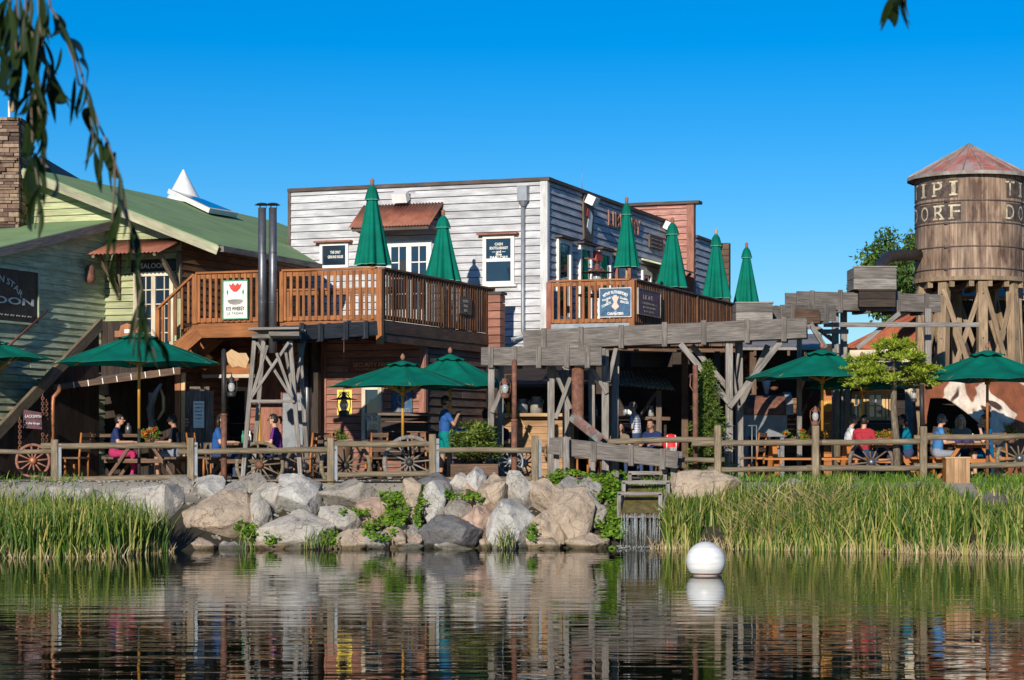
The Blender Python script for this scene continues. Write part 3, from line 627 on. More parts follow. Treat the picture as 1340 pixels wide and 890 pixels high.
def ga(px):                       # a on the front wall plane (b=0) at pixel px
    k = (px - CX) / F; return (k * 52 - 0.867) / (0.9397 + 0.342 * k)
def gz_(px, py): a = ga(px); Y = 52 - .342 * a; return CAMZ + (HY - py) * Y / F
def gb(px):
    k = (px - CX) / F; return (k * 52 - .867) / (.342 - .9397 * k)
def gzb(px, py): b = gb(px); Y = 52 + .9397 * b; return CAMZ + (HY - py) * Y / F
wn = window(house, GF, 'f', 0, ga(420), ga(457), gz_(438, 351), gz_(438, 318), rows=1, hood='rust_roof', sill=False)
m = MB(); c = GF((ga(420) + ga(457)) / 2 + .03, -0.042, gz_(440, 333.5)); m.text('THE ONLY', c + UP * .06, .10, R3, -B3, bold=.003, width=.3); m.text('GENUINE HOUSE', c - UP * .06, .10, R3, -B3, bold=.003, width=.44); m.build('lettering', M['pale_letter'], wn)
wn = window(house, GF, 'f', 0, ga(633), ga(674), gz_(653, 373), gz_(653, 308), rows=2, hood='rust_roof', fw=.09)
m = MB(); c = GF((ga(633) + ga(674)) / 2, -0.042, gz_(653, 327))
for t_, dz, wd_, ar in (('CASH', .14, .22, None), ('BOOTS & BRANDY', .04, .5, None), ('— and —', -.05, .36, None), ('fine', -.12, .16, None), ('PARLORS', -.2, .48, None)): m.text(t_, c + UP * dz, .095, R3, -B3, width=wd_, bold=.003)
m.build('lettering', M['pale_letter'], wn)
# glazed double door under the rust awning
m = MB(); x0, x1, z0, z1 = ga(507), ga(566), 4.95, gz_(535, 316)
for (a, b, c, e) in ((x0, x0 + .14, z0, z1), (x1 - .14, x1, z0, z1), (x0 + .14, x1 - .14, z1 - .14, z1), (x0 + .14, x1 - .14, z0, z0 + .5)): wslab(m, GF, 'f', 0, a, b, c, e, -0.01, 0.085)
xm = (x0 + x1) / 2; wslab(m, GF, 'f', 0, xm - .07, xm + .07, z0 + .502, z1 - .142, 0, .08)
for s_ in (x0 + .14, xm + .07):
    w_ = xm - .07 - x0 - .14; wslab(m, GF, 'f', 0, s_ + w_ / 2 - .015, s_ + w_ / 2 + .015, z0 + .504, z1 - .144, 0, .065)
    for k in (1, 2, 3): zz = z0 + .5 + (z1 - .14 - z0 - .5) * k / 4; wslab(m, GF, 'f', 0, s_ + .003, s_ + w_ - .003, zz - .015, zz + .015, 0, .07)
d = m.build('door', M['white_paint'], house); m = MB(); wslab(m, GF, 'f', 0, x0 + .142, x1 - .142, z0 + .502, z1 - .142, 0, .045); m.build('pane', M['glass'], d)
m = MB(); c = GF(ga(529), -.08, gz_(529, 348)); wslab(m, GF, 'f', 0, ga(524.5), ga(534), gz_(529, 356), gz_(529, 341), .066, .072); nb = m.build('notice', M['ink'], d)
A0, A1 = ga(459), ga(566); zt = gz_(540, 267)
m = MB(); wave_sheet(m, GF(ga(470) + .12, -.03, zt), GF(ga(581), -.03, zt), GF(ga(581) - .02, -0.95, zt - .66), GF(ga(470) + .12, -.95, zt - .66), 26, .016); aw = m.build('awning', M['rust_roof'], house)
m = MB()
for a in (ga(470) + .2, ga(581) - .08): m.beam(GF(a, -.04, zt - .75), GF(a, -.8, zt - .66), .07); m.beam(GF(a, -.05, zt - .9), GF(a, -.05, zt - .05), .07); m.beam(GF(a, -.08, zt - .06), GF(a, -.9, zt - .67), .06)
m.beam(GF(ga(470) + .2, -.86, zt - .7), GF(ga(581) - .08, -.86, zt - .7), .05, .1); m.build('bracket', M['cap_wood'], aw)
# downpipe
dpx = ga(686); m = MB(); m.tube([GF(dpx, -.1, 8.1), GF(dpx, -.1, 4.85), GF(dpx + .02, -.1, 4.7), GF(dpx - .25, -.3, 4.62)], .05); dp_ = m.build('downpipe', M['zinc'], house); m = MB(); wslab(m, GF, 'f', 0, dpx - .11, dpx + .15, 8.12, 8.5, .03, .24); m.lathe([(.12, .12), (.06, -.02)], 4, GF(dpx + .02, -.13, 8.0)); m.build('rain_head', M['zinc'], dp_)
# side wall windows
for (p0, p1) in ((727, 745), (756, 772), (781, 797)):
    window(house, GF, 'r', 0, gb(p0), gb(p1), 5.15, 7.25 , rows=2, hood='cap_wood', fw=.12, frame='white_paint')
b0 = gb(803); m = MB()
for b in (b0, b0 + 1.25): wslab(m, GF, 'r', 0, b, b + .14, 5.0, 7.3, 0, .12)
wslab(m, GF, 'r', 0, b0, b0 + 1.39, 7.3, 7.4, 0, .16); dr = m.build('doorcase', M['salmon_clap'], house); m = MB(); wslab(m, GF, 'r', 0, b0 + .142, b0 + 1.248, 5.0, 7.298, 0, .03); m.build('door_leaf', M['white_paint'], dr)
for (p0, p1) in ((838, 850), (858, 868)): window(house, GF, 'r', 0, gb(p0), gb(p1), 5.15, 7.0, rows=2, fw=.12)
m = MB(); m.prism([GF(.03, gb(838), 7.35), GF(.03, gb(868), 7.35), GF(.95, gb(868), 7.1), GF(.95, gb(838), 7.1)], V((0, 0, -.05))); pc = m.build('porch_roof', M['sage_clap'], house); m = MB()
for b in (gb(840), gb(866)): m.beam(GF(.05, b, 6.2), GF(.9, b, 7.05), .08)
m.build('brace', M['rust_roof'], pc)
m = MB(); c = GF(.06, (gb(795) + gb(834)) / 2, gzb(812, 292)); m.text('LIBRARY', c, .62, B3, R3, width=gb(836) - gb(793.5), bold=.0, ext=.02); m.build('wall_lettering', M['orange_letter'], house)
m = MB(); poly = [(-.26, -.62), (.24, -.66), (.3, .1), (.24, .45), (.05, .55), (-.2, .62), (-.3, .3)]; bc = gb(767); zc = gzb(767, 284)
m.prism([GF(.03, bc + x * 1.5, zc + y) for x, y in poly], R3 * .05); pq = m.build('plaque', M['old_brown']); tag(pq, 'ragged painted wooden plaque under the floodlight on the grey side wall', 'sign')
m = MB(); m.prism([GF(.085, bc + x, zc + y) for x, y in ((-.2, -.3), (.15, -.45), (.3, .05), (.1, .2), (-.05, .05))], R3 * .01); m.build('painted_figure', M['white_poster'], pq); m = MB(); m.prism([GF(.1, bc + x, zc + y) for x, y in ((-.28, .0), (-.05, -.05), (-.02, .22), (-.2, .2))], R3 * .01); m.build('painted_flower', M['red_art'], pq)
m = MB(); wslab(m, GF, 'r', 0, gb(847), gb(864), gzb(855, 326), gzb(855, 309), .03, .09); ws = m.build('wall_sign', M['cap_wood']); tag(ws, 'small dark board with faint lines above the green porch ledge', 'sign')
m = MB()
for k in range(3): m.beam(GF(.095, gb(849), gzb(855, 324 - k * 5)), GF(.095, gb(862), gzb(855, 324 - k * 5)), .01, .03)
m.build('faint_line', M['grey_tin'], ws)
def flood(c, n, d, label):
    t_ = thing('floodlight', label, 'floodlight', c, 'floodlights on the grey house'); m = MB(); m.obox(c + n * .22 - UP * .02, d * .2, (n - UP * .5).normalized() * .12, (n * .5 + UP).normalized() * .12); m.build('housing', M['white_plastic'], t_); m = MB(); m.beam(c, c + n * .2, .05); m.build('arm', M['zinc'], t_)
flood(GF(.02, gb(764), gzb(764, 262)), R3, B3, 'white floodlight above the ragged plaque'); flood(GF(.02, gb(866), gzb(867, 296)), R3, B3, 'white floodlight near the red false front, half behind a closed parasol'); flood(GF(ga(529), -.02, gz_(531, 258)), -B3, R3, 'white floodlight above the rust awning on the front wall')
m = MB(); c = GF(-.5, 1.2, GT); m.tube([c, c + UP * .16], .05); m.lathe([(.28, .14), (.02, .24)], 12, c); m.box(c + V((-.45, 0, .05)), .6, .5, .12)
tag(m.build('roof_vent', M['zinc']), 'small mushroom vent on the flat roof near its front corner', 'vent')
c = at(762, 250, 54.5); m = MB(); m.tube([c, at(761, 216, 54.5)], .008, 5); tag(m.build('antenna', M['zinc']), 'hair thin antenna rod above the grey house roof', 'antenna')
# hanging lantern on side wall, red box sign
# red false front behind
red = thing('red_false_front', 'faded red boarded false front building behind the grey house', 'building', GF(-1, 11.1, PZ))
m = MB(); clap(m, GF, 'f', 11.3, PZ, 9.2, lambda z: (-6.5, 0.66), 0.19); wslab(m, GF, 'f', 11.3, -6.5, .66, PZ, 9.2, -.2, -.004, 1); m.build('wall', [M['red_clap'], M['gap_dark']], red)
m = MB(); wslab(m, GF, 'f', 11.3, .60, .82, PZ, 9.2, -.2, .05); m.build('corner_board', M['salmon_clap'], red)
m = MB(); wslab(m, GF, 'f', 11.3, -6.6, 1.0, 9.2, 9.29, -.3, .14); m.build('roof_cap', M['cap_wood'], red)
bw = thing('back_wing', 'dark blue grey boarded wing with brown trim behind the red false front', 'building', GF(.5, 14, PZ))
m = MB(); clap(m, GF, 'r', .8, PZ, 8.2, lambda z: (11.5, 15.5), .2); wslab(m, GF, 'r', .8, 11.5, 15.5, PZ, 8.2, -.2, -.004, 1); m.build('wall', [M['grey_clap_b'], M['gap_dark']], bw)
m = MB(); clap(m, GF, 'f', 14.6, PZ, 8.3, lambda z: (.8, 1.08), .2); wslab(m, GF, 'f', 14.6, .8, 1.08, PZ, 8.3, -.2, -.003); m.build('front_boards', M['brown_wood'], bw); m = MB(); wslab(m, GF, 'r', .8, 11.5, 15.6, 8.2, 8.28, -.3, .08); m.build('roof_cap', M['cap_wood'], bw)

# ================================================================ left deck and the ground floor below it
DF = Fr((-2.88, 45, 0)); DZ = 4.74; RT = 5.86
deck = thing('left_deck', 'orange brown timber deck with slatted railing and a short stair in front of the barn', 'deck', (-2.88, 45, PZ)); deck.name = 'timber_deck'
m = MB(); a = -4.56
m.prism([DF(-4.56, .02, DZ - .05), DF(-.02, .02, DZ - .05), DF(-.02, 7.3, DZ - .05), DF(-5.5, 7.3, DZ - .05), DF(-5.5, 1.2, DZ - .05)], V((0, 0, -.08)))
b = 0.02
while b < 7.2: m.beam(DF(-5.4 if b > 1.2 else -4.56, b + .07, DZ - .025), DF(-.02, b + .07, DZ - .025), .135, .04); b += .142
m.build('floor', M['deck_wood'], deck)
m = MB()
for k in range(12): m.beam(DF(-4.5 + k * .4, .1, DZ - .24), DF(-4.5 + k * .4, 7.2, DZ - .24), .06, .2)
m.build('joists', M['brown_wood'], deck)
m = MB(); m.beam(DF(-4.6, -.01, DZ - .19), DF(-.14, -.01, DZ - .19), .05, .3); m.build('front_fascia', M['deck_wood'], deck)
m = MB(); m.beam(DF(.03, .1, DZ - .17), DF(.03, 7.0, DZ - .17), .05, .26); m.beam(DF(.02, .1, DZ - .40), DF(.02, 7.0, DZ - .40), .04, .18); m.build('side_fascia', M['brown_wood'], deck)
def rail(parent, p0, p1, z0, z1, mat, n, postw=.0, slat=.065, mat2=None):
    """handrail, bottom rail and slats between two ground points"""
    m = MB(); d = (p1 - p0).normalized(); h = V((0, 0, 1))
    m.beam(p0 + h * z1, p1 + h * z1, .15, .045); m.build('handrail', M[mat2 or mat], parent, .004)
    m = MB(); m.beam(p0 + h * (z1 - .085), p1 + h * (z1 - .085), .045, .1); m.beam(p0 + h * (z0 + .05), p1 + h * (z0 + .05), .045, .1); m.build('rail', M[mat], parent, .004)
    m = MB(); L = (p1 - p0).length; side = d.cross(UP) * .035
    for k in range(n):
        q = p0 + d * (L * (k + .5) / n) + side * U(.9, 1.1); m.beam(q + h * (z0 + .005), q + h * (z1 - .04), slat, .035, up=side)
    m.build('slats', M[mat], parent, .003)
def gpt(fr, a, b): q = fr(a, b, 0); return q
rail(deck, gpt(DF, -4.5, 0), gpt(DF, -2.75, 0), DZ, RT, 'deck_wood', 12)
rail(deck, gpt(DF, -2.35, 0), gpt(DF, -.08, 0), DZ, RT, 'deck_wood', 15)
rail(deck, gpt(DF, 0, .08), gpt(DF, 0, 7.0), DZ, RT, 'deck_shaded', 44, mat2='brown_wood')
rail(deck, gpt(DF, -5.45, 3.5), gpt(DF, -1.2, 3.9), DZ, RT - .15, 'deck_wood', 16)
for (a, b) in ((-4.53, 0), (-2.7, 0), (-2.38, 0), (-.0, 0), (0, 6.95)):
    m = MB(); m.beam(DF(a, b, DZ - .55 if (a, b) == (0, 0) else DZ - .02), DF(a, b, RT - .02), .13, .13, up=R3); m.build('post', M['deck_wood'], deck, .005)
m = MB(); m.beam(DF(-4.55, -.03, RT - .03), DF(-5.5, -.03, RT - .8), .1, .05); m.beam(DF(-5.47, -.03, DZ - .9), DF(-5.47, -.03, RT - .8), .09, .09, up=R3)
for k in range(5): a = -4.7 - k * .165; z = RT - .05 - (k * .165 + .15) * .82; m.beam(DF(a, -.02, z - .95), DF(a, -.02, z), .06, .035, up=B3)
m.build('stair_rail', M['deck_wood'], deck, .003)
m = MB(); m.beam(DF(-4.45, -.02, DZ - .2), DF(-5.5, -.02, DZ - 1.0), .05, .34); m.beam(DF(-4.45, 1.0, DZ - .2), DF(-5.5, 1.0, DZ - 1.0), .05, .34)
for k in range(4): m.box(DF(-4.75 - k * .23, .5, DZ - .2 - k * .19), .28, 1.0, .04)
m.build('stair', M['deck_wood'], deck)
# posts under deck
for (a, b) in ((-2.62, 2.3),):
    m = MB(); m.beam(DF(a, b, PZ), DF(a, b, DZ - .35), .16, .16, up=R3); m.build('support_post', M['dark_wood'], deck)
# salmon ground floor
gf = thing('shop_building', 'salmon boarded ground floor shop front in the shade under the timber deck', 'building', DF(-1, 2.66, PZ))
WB = 2.66
m = MB(); clap(m, DF, 'f', WB, PZ, 4.5, lambda z: (-2.55, -.16), .17); clap(m, DF, 'f', WB + .9, PZ, 4.5, lambda z: (-6.3, -2.62), .17); wslab(m, DF, 'f', WB, -2.6, -.04, PZ, 4.5, -.14, -.004, 1); wslab(m, DF, 'f', WB + .9, -6.3, -2.5, PZ, 4.5, -.14, -.004, 1); m.build('front_wall', [M['salmon_clap'], M['gap_dark']], gf)
m = MB(); clap(m, DF, 'r', -.06, PZ, 4.5, lambda z: (WB + .12, 7.2), .2); wslab(m, DF, 'r', -.06, WB, 7.2, PZ, 4.5, -.14, -.004, 1); m.build('side_wall', [M['old_brown'], M['gap_dark']], gf)
m = MB(); wslab(m, DF, 'f', WB, -.17, -.03, PZ, 4.5, -.01, .04); wslab(m, DF, 'r', -.06, WB - .001, WB + .13, PZ, 4.5, 0, .042); wslab(m, DF, 'f', WB, -2.66, -2.52, PZ, 4.5, -.2, .04); m.build('corner_board', M['salmon_clap'], gf)
def da(px, b):
    k = (px - CX) / F; o = DF.o + B3 * b; return (k * o.y - o.x) / (.9397 + .342 * k)
def dz(px, py, b): a = da(px, b); Y = (DF(a, b, 0)).y; return CAMZ + (HY - py) * Y / F
wn = window(gf, DF, 'f', WB, da(475, WB), da(501, WB), dz(490, 580, WB), dz(490, 505, WB), rows=2, fw=.09, frame='cream')
m = MB(); c = DF((da(475, WB) + da(501, WB)) / 2, WB - .045, dz(490, 551, WB)); m.text('PARL. MATT', c + UP * .05, .15, R3, -B3, width=.32, bold=.004); m.text('770', c - UP * .13, .14, R3, -B3, bold=.004); m.build('lettering', M['pale_letter'], wn)
# doorway in the recessed wall, its inner shade painted as a near-black panel
for (p0, p1, y0) in ((285, 322, 512),):
    m = MB(); a0, a1 = da(p0, WB + .9), da(p1, WB + .9); zt = dz(300, y0, WB + .9); wslab(m, DF, 'f', WB + .9, a0, a1, PZ, zt, 0, .03); dd = m.build('doorway', M['doorway_shade'], gf)
    m = MB(); wslab(m, DF, 'f', WB + .9, a0 - .1, a0, PZ, zt + .1, 0, .07); wslab(m, DF, 'f', WB + .9, a1, a1 + .1, PZ, zt + .1, 0, .07); wslab(m, DF, 'f', WB + .9, a0, a1, zt, zt + .1, 0, .07); m.build('frame', M['cream'], dd)
m = MB(); a0, a1 = da(343, WB + .9), da(370, WB + .9); planks_v(m, DF, 'f', WB + .9, a0, a1, PZ, 4.1, .24, .06); dd = m.build('plank_door', M['salmon_clap'], gf); m = MB(); wslab(m, DF, 'f', WB + .9, a0 - .1, a0 - .005, PZ, 4.2, 0, .08); m.build('frame', M['yellow_wood'], dd)
m = MB(); a0, a1 = da(376, WB + .9), da(402, WB + .9); wslab(m, DF, 'f', WB + .9, a0, a1, PZ, 3.2, .03, .25); m.build('metal_cabinet', M['zinc'], gf)
m = MB()
m.prism([DF(da(262, 1.6), 1.6, 3.62), DF(da(330, 1.6), 1.6, 3.62), DF(da(330, 1.6), 1.6, 4.05), DF(da(290, 1.6), 1.6, 4.05)], B3 * .08); m.build('lintel_board', M['deck_wood'], gf)
m = MB(); m.beam(DF(da(266, 1.55), 1.52, 3.58), DF(da(334, 1.55), 1.52, 3.58), .06, .08); m.build('lintel_trim', M['cream'], gf)
# stove pipes behind
for px, lb in ((402, 'narrow grey stove pipe on the dark wall under the deck, left of two'), (413, 'wide grey stove pipe on the dark wall under the deck, right of two')):
    b_ = WB + .6; c = DF(da(px, b_), b_, 0); m = MB(); m.tube([c + UP * (PZ + .4), c + UP * 4.4], .07 if px < 410 else .12, 12); t_ = m.build('stove_pipe', M['steel']); tag(t_, lb, 'stove pipe', 'stove pipes under the deck')
# twin flues through the deck
for px, lb in ((343, 'left one of twin tall black flue pipes before the deck rail'), (357, 'right one of twin tall black flue pipes before the deck rail')):
    t_ = thing('flue_pipe', lb, 'flue', atz(px, 45.6, 4.0), 'twin flue pipes'); c = atz(px, 45.6, 0); z1 = at(px, 272, 45.6).z; z0 = at(px, 462, 45.6).z
    m = MB(); m.tube([c + UP * z0, c + UP * (z0 + (z1 - z0) * .5), c + UP * z1], .088, 16)
    for z in (z0 + 1.1, z0 + 2.2): m.tube([c + UP * z, c + UP * (z + .03)], .094, 16)
    m.build('pipe', M['steel'], t_)
    m = MB(); m.lathe([(.17, z1 + .06), (.10, z1 + .1), (.01, z1 + .115)], 16, c); m.lathe([(.17, z1 + .06), (.01, z1 + .085)], 16, c); m.build('cap', M['black_iron'], t_); m = MB()
    for k in range(3): th = k * 2.1; o = V((math.cos(th), math.sin(th), 0)) * .08; m.tube([c + o + UP * (z1 - .05), c + o * 1.2 + UP * (z1 + .09)], .007, 5)
    m.build('stay', M['black_iron'], t_)
# signs on deck and shop
def board(name, label, fr, axis, pos, x0, x1, z0, z1, d0, d1, mat, group=None, frame=None, fmat=None):
    m = MB(); wslab(m, fr, axis, pos, x0, x1, z0, z1, d0, d1); o = m.build(name, M[mat]); tag(o, label, 'sign', group)
    if frame:
        m = MB(); f = frame
        for (a, b, c, e) in ((x0 - f, x0, z0 - f, z1 + f), (x1, x1 + f, z0 - f, z1 + f), (x0, x1, z1, z1 + f), (x0, x1, z0 - f, z0)): wslab(m, fr, axis, pos, a, b, c, e, d0 - .005, d1 + .012)
        m.build('frame', M[fmat], o)
    return o
x0, x1 = da(293, -.09), da(323.5, -.09); z0, z1 = dz(308, 416.5, -.09), dz(308, 368, -.09)
o = board('whiskey_sign', 'white framed whiskey poster with a red crest on the deck railing', DF, 'f', 0, x0, x1, z0, z1, .08, .1, 'white_poster', None, .025, 'art_green')
xc = (x0 + x1) / 2; P_ = lambda x, z, d=.104: DF(xc + x, -d, z0 + z)
m = MB(); m.prism([P_(-.17, .78), P_(-.12, .66), P_(-.04, .59), P_(.04, .59), P_(.12, .66), P_(.17, .78), P_(.1, .74), P_(.06, .79), P_(0, .73), P_(-.06, .79), P_(-.1, .74)], B3 * -.002); m.build('crest', M['red_art'], o)
m = MB(); m.prism([P_(.2 * math.cos(k * .349), .40 + .10 * (math.sin(k * .349) if math.sin(k * .349) < 0 else .25 * math.sin(k * .349))) for k in range(18)], B3 * -.002); m.build('engraving', M['grey_tin'], o)
m = MB()
for s_ in (-1, 1): m.prism([P_(s_ * .2, .66), P_(s_ * .22, .58), P_(s_ * .19, .5), P_(s_ * .17, .58)][::s_], B3 * -.002)
m.build('leaf_ornament', M['art_green'], o)
m = MB(); m.text('RYE WHISKEY', P_(0, .21), .12, R3, -B3, width=.46, bold=.003); m.text('J.E. TASSANI', P_(0, .105), .08, R3, -B3, width=.4); m.text('________', P_(0, .07), .06, R3, -B3, width=.26); m.build('lettering', M['ink'], o)
o = board('deck_notice', 'small brown board on the dark side railing of the timber deck', DF, 'r', 0, 4.55, 5.35, DZ + .38, DZ + .78, .06, .08, 'old_brown')
m = MB()
for k in range(3): m.text(('PRIVATE', 'PARTY', 'AREA')[k], DF(.085, 4.95, DZ + .68 - k * .11), .09, B3, R3)
m.build('lettering', M['grey_tin'], o)
b_ = WB; x0, x1 = da(458, b_), da(519, b_); z0, z1 = dz(488, 487, b_), dz(488, 473, b_)
o = board('shop_sign', 'long dark red board with gold words above the shop window', DF, 'f', WB, x0, x1, z0, z1, .03, .06, 'red_sign', None, .02, 'brown_wood')
m = MB(); xc = (x0 + x1) / 2; m.text('SECURITY FIRST', DF(xc, WB - .065, z0 + .165), .14, R3, -B3, width=.95); m.text('TRAVELLERS REST', DF(xc, WB - .065, z0 + .06), .07, R3, -B3, width=.85); m.build('lettering', M['gold_letter'], o)
o = board('yellow_poster', 'bright yellow poster on the salmon wall behind the hanging lantern', DF, 'f', WB, da(442, b_), da(461.5, b_), dz(450, 543, b_), dz(450, 510, b_), .03, .04, 'yellow_poster')
m = MB(); c = DF(da(451.7, b_), WB - .044, dz(450, 515.5, b_)); m.text('JIBBS', c, .13, R3, -B3, width=.28, bold=.003)
for k in range(4): m.text('______', c - UP * (.1 + k * .085), .07, R3, -B3, width=.2 - .03 * (k % 2))
m.build('lettering', M['ink'], o)
o = board('blue_poster', 'dark blue advert with a grey ring on the maroon wall under the parasol', DF, 'f', WB, da(514, b_), da(540, b_), dz(527, 542, b_), dz(527, 512, b_), .03, .04, 'navy_sign', None, .015, 'cap_wood')
m = MB(); c = DF(da(527, b_), WB - .044, dz(527, 522, b_)); m.lathe([(.14, 0), (.10, .0)], 20, c, (R3, UP, -B3)); m.prism([c + R3 * x + UP * y for x, y in ((-.14, -.34), (-.05, -.34), (-.10, -.14))], B3 * -.003); m.text('PANTS', c - UP * .27 + R3 * .03, .12, R3, -B3); m.build('lettering', M['grey_tin'], o)
o = board('orange_sign', 'small glowing orange yellow sign low on the wall behind the parasol pole', DF, 'f', WB, da(517, b_), da(534, b_), dz(526, 562, b_), dz(526, 555, b_), .25, .3, 'yellow_poster')
m = MB(); m.text('OPEN', DF(da(525.5, b_), WB - .305, dz(526, 558, b_)), .07, R3, -B3, width=.2); m.build('lettering', M['red_art'], o)
# salmon pillar at the end of the deck
m = MB(); c = DF(.18, 6.75, 0); 
for k in range(22): m.beam(c + UP * (PZ + .02 + k * .2), c + UP * (PZ + .2 + k * .2), .36, .36, up=R3)
pb = m.build('brick_pillar', M['salmon_clap']); tag(pb, 'salmon block pillar between the deck end and the grey house', 'pillar'); m = MB(); m.beam(c + UP * 5.69, c + UP * 5.76, .44, .44, up=R3); m.build('cap', M['cap_wood'], pb)

# ================================================================ right balcony
BZ = 5.02; BT = 6.08
bal = thing('balcony', 'slatted orange brown balcony running along the side of the grey house', 'balcony', GF(1, 0, PZ))
m = MB(); m.prism([GF(.02, .0, BZ), GF(2.28, .0, BZ), GF(2.28, 15.2, BZ), GF(.02, 15.2, BZ)], V((0, 0, -.14))); m.build('floor', M['brown_wood'], bal)
m = MB()
for k in range(14): m.beam(GF(.1, .3 + k * .85, BZ - .26), GF(2.25, .3 + k * .85, BZ - .26), .1, .22)
m.build('joists', M['dark_wood'], bal)
m = MB(); m.beam(GF(.05, -.03, BZ - .1), GF(2.3, -.03, BZ - .1), .05, .16); m.build('front_fascia', M['zinc'], bal); m = MB(); m.beam(GF(2.3, .02, BZ - .12), GF(2.3, 15.2, BZ - .12), .05, .26); m.build('side_fascia', M['dark_wood'], bal)
rail(bal, gpt(GF, .1, -.0), gpt(GF, 2.2, 0), BZ, BT, 'deck_wood', 13)
rail(bal, gpt(GF, 2.28, .08), gpt(GF, 2.28, 15.1), BZ, BT, 'deck_shaded', 92, mat2='brown_wood')
for (a, b) in ((.08, 0), (2.26, 0), (2.28, 6), (2.28, 15.1)):
    m = MB(); m.beam(GF(a, b, BZ - .2), GF(a, b, BT - .02), .13, .13, up=R3); m.build('post', M['deck_wood'] if a > 1 else M['rust_roof'], bal, .005)
for (a, b) in ((2.1, .2), (2.1, 4), (2.1, 8), (2.1, 11.5)):
    m = MB(); m.beam(GF(a, b, PZ), GF(a, b, BZ - .3), .18, .18, up=R3); m.build('support_post', M['dark_wood'], bal)
x0, x1 = ga(787) , ga(827); z0, z1 = gz_(807, 414.5), gz_(807, 378)
o = board('corset_sign', 'navy blue enamel board with pink corset figure on the balcony front', GF, 'f', 0, x0, x1, z0, z1, .085, .11, 'navy_sign', None, .02, 'white_board')
xc, zc = (x0 + x1) / 2, (z0 + z1) / 2; Q_ = lambda x, z: GF(xc + x, -.114, zc + z)
m = MB(); m.prism([Q_(-.1, .15), Q_(-.05, .14), Q_(-.04, .18), Q_(.04, .18), Q_(.05, .14), Q_(.1, .15), Q_(.035, 0), Q_(.1, -.1), Q_(0, -.19), Q_(-.1, -.1), Q_(-.035, 0)][::-1], B3 * -.003); m.build('corset_figure', M['pink'], o)
m = MB(); m.text("MT'NY RUTHERFORD", Q_(0, .255), .1, R3, -B3, width=.66, arc=.55, bold=.004)
for t_, x, z, tl, wd_ in (('Practical', -.23, .09, .35, .22), ('OF', -.21, .03, .35, .06), ('CORSETS', -.235, -.05, .4, .26), ('Double', .22, .09, -.25, .2), ('BRACES', .235, 0, -.2, .22)): m.text(t_, Q_(x, z), .075, R3, -B3, tilt=tl, width=wd_, bold=.003)
m.text('OR', Q_(0, -.225), .05, R3, -B3); m.text('CARPENTERS', Q_(0, -.285), .085, R3, -B3, width=.42, bold=.004, arc=-2.0); m.build('lettering', M['pale_letter'], o)
o = board('lions_sign', 'dull purple board around the corner from the navy board on the balcony side', GF, 'r', 2.28, .12, 2.1, BZ + .22, BZ + .84, .07, .1, 'purple_sign', None, .02, 'grey_tin')
m = MB(); m.text('LIONS', GF(2.385, 1.0, BZ + .65), .17, B3, R3, width=.9)
for k, t_ in enumerate(('OPEN DAILY', 'ROOMS TO LET', 'BATHS')): m.text(t_, GF(2.385, 1.1, BZ + .5 - k * .1), .07, B3, R3, width=1.3 - .2 * k)
m.build('lettering', M['grey_tin'], o)
# far railing chairs on the balcony
ct = thing('balcony_table', 'dark wooden table behind the balcony slats', 'table', GF(1.1, .9, BZ)); m = MB(); m.prism([GF(.6, .6, BZ + .72), GF(1.6, .6, BZ + .72), GF(1.6, 1.4, BZ + .72), GF(.6, 1.4, BZ + .72)], UP * .05); m.build('table_top', M['old_brown'], ct)
for a, b in ((.7, .7), (1.5, .7), (.7, 1.3), (1.5, 1.3)): m = MB(); m.beam(GF(a, b, BZ + .002), GF(a, b, BZ + .72), .07); m.build('leg', M['old_brown'], ct)
# ================================================================ water flumes of weathered timber
def trough(root, p0, p1, w, h, nb, mat='flume_wood', end0=True, end1=True, nm='side_board', proud=0.035, bw=0.11):
    p0, p1 = V(p0), V(p1); d = (p1 - p0).normalized(); s = d.cross(UP).normalized()     # s points to the viewer for d = +X
    m = MB(); t = 0.05
    for sg in (1, -1): m.beam(p0 + s * sg * (w / 2 - t / 2), p1 + s * sg * (w / 2 - t / 2), t, h, up=UP)
    m.build(nm, M[mat], root, .006)
    m = MB(); m.beam(p0 - UP * (h / 2 - .03) + d * .003, p1 - UP * (h / 2 - .03) - d * .003, w - 2 * t - .004, .05); m.build('floor_board', M[mat], root)
    m = MB(); L = (p1 - p0).length
    for k in range(nb):
        q = p0 + d * (L * (k + .5) / nb + U(-.06, .06))
        for sg in (1, -1): m.beam(q + s * sg * (w / 2 + proud / 2 + .002) - UP * (h / 2 + .05), q + s * sg * (w / 2 + proud / 2 + .002) + UP * (h / 2 + U(.01, .05)), proud, bw, up=d)
        m.beam(q - UP * (h / 2 + .03) + s * (w / 2 + .03), q - UP * (h / 2 + .03) - s * (w / 2 + .03), .1, .055)
    m.build('batten', M[mat], root, .005)
def px_beams(mb, rows, Y, w=.11, h=None):
    for r in rows:
        x0, y0, x1, y1 = r[:4]; dy0 = r[4] if len(r) > 4 else 0; dy1 = r[5] if len(r) > 5 else dy0
        mb.beam(at(x0, y0, Y + dy0), at(x1, y1, Y + dy1), w, h or w, up=V((0, 1, 0)))
def base_y(Y): return HY + (CAMZ - PZ) * F / Y

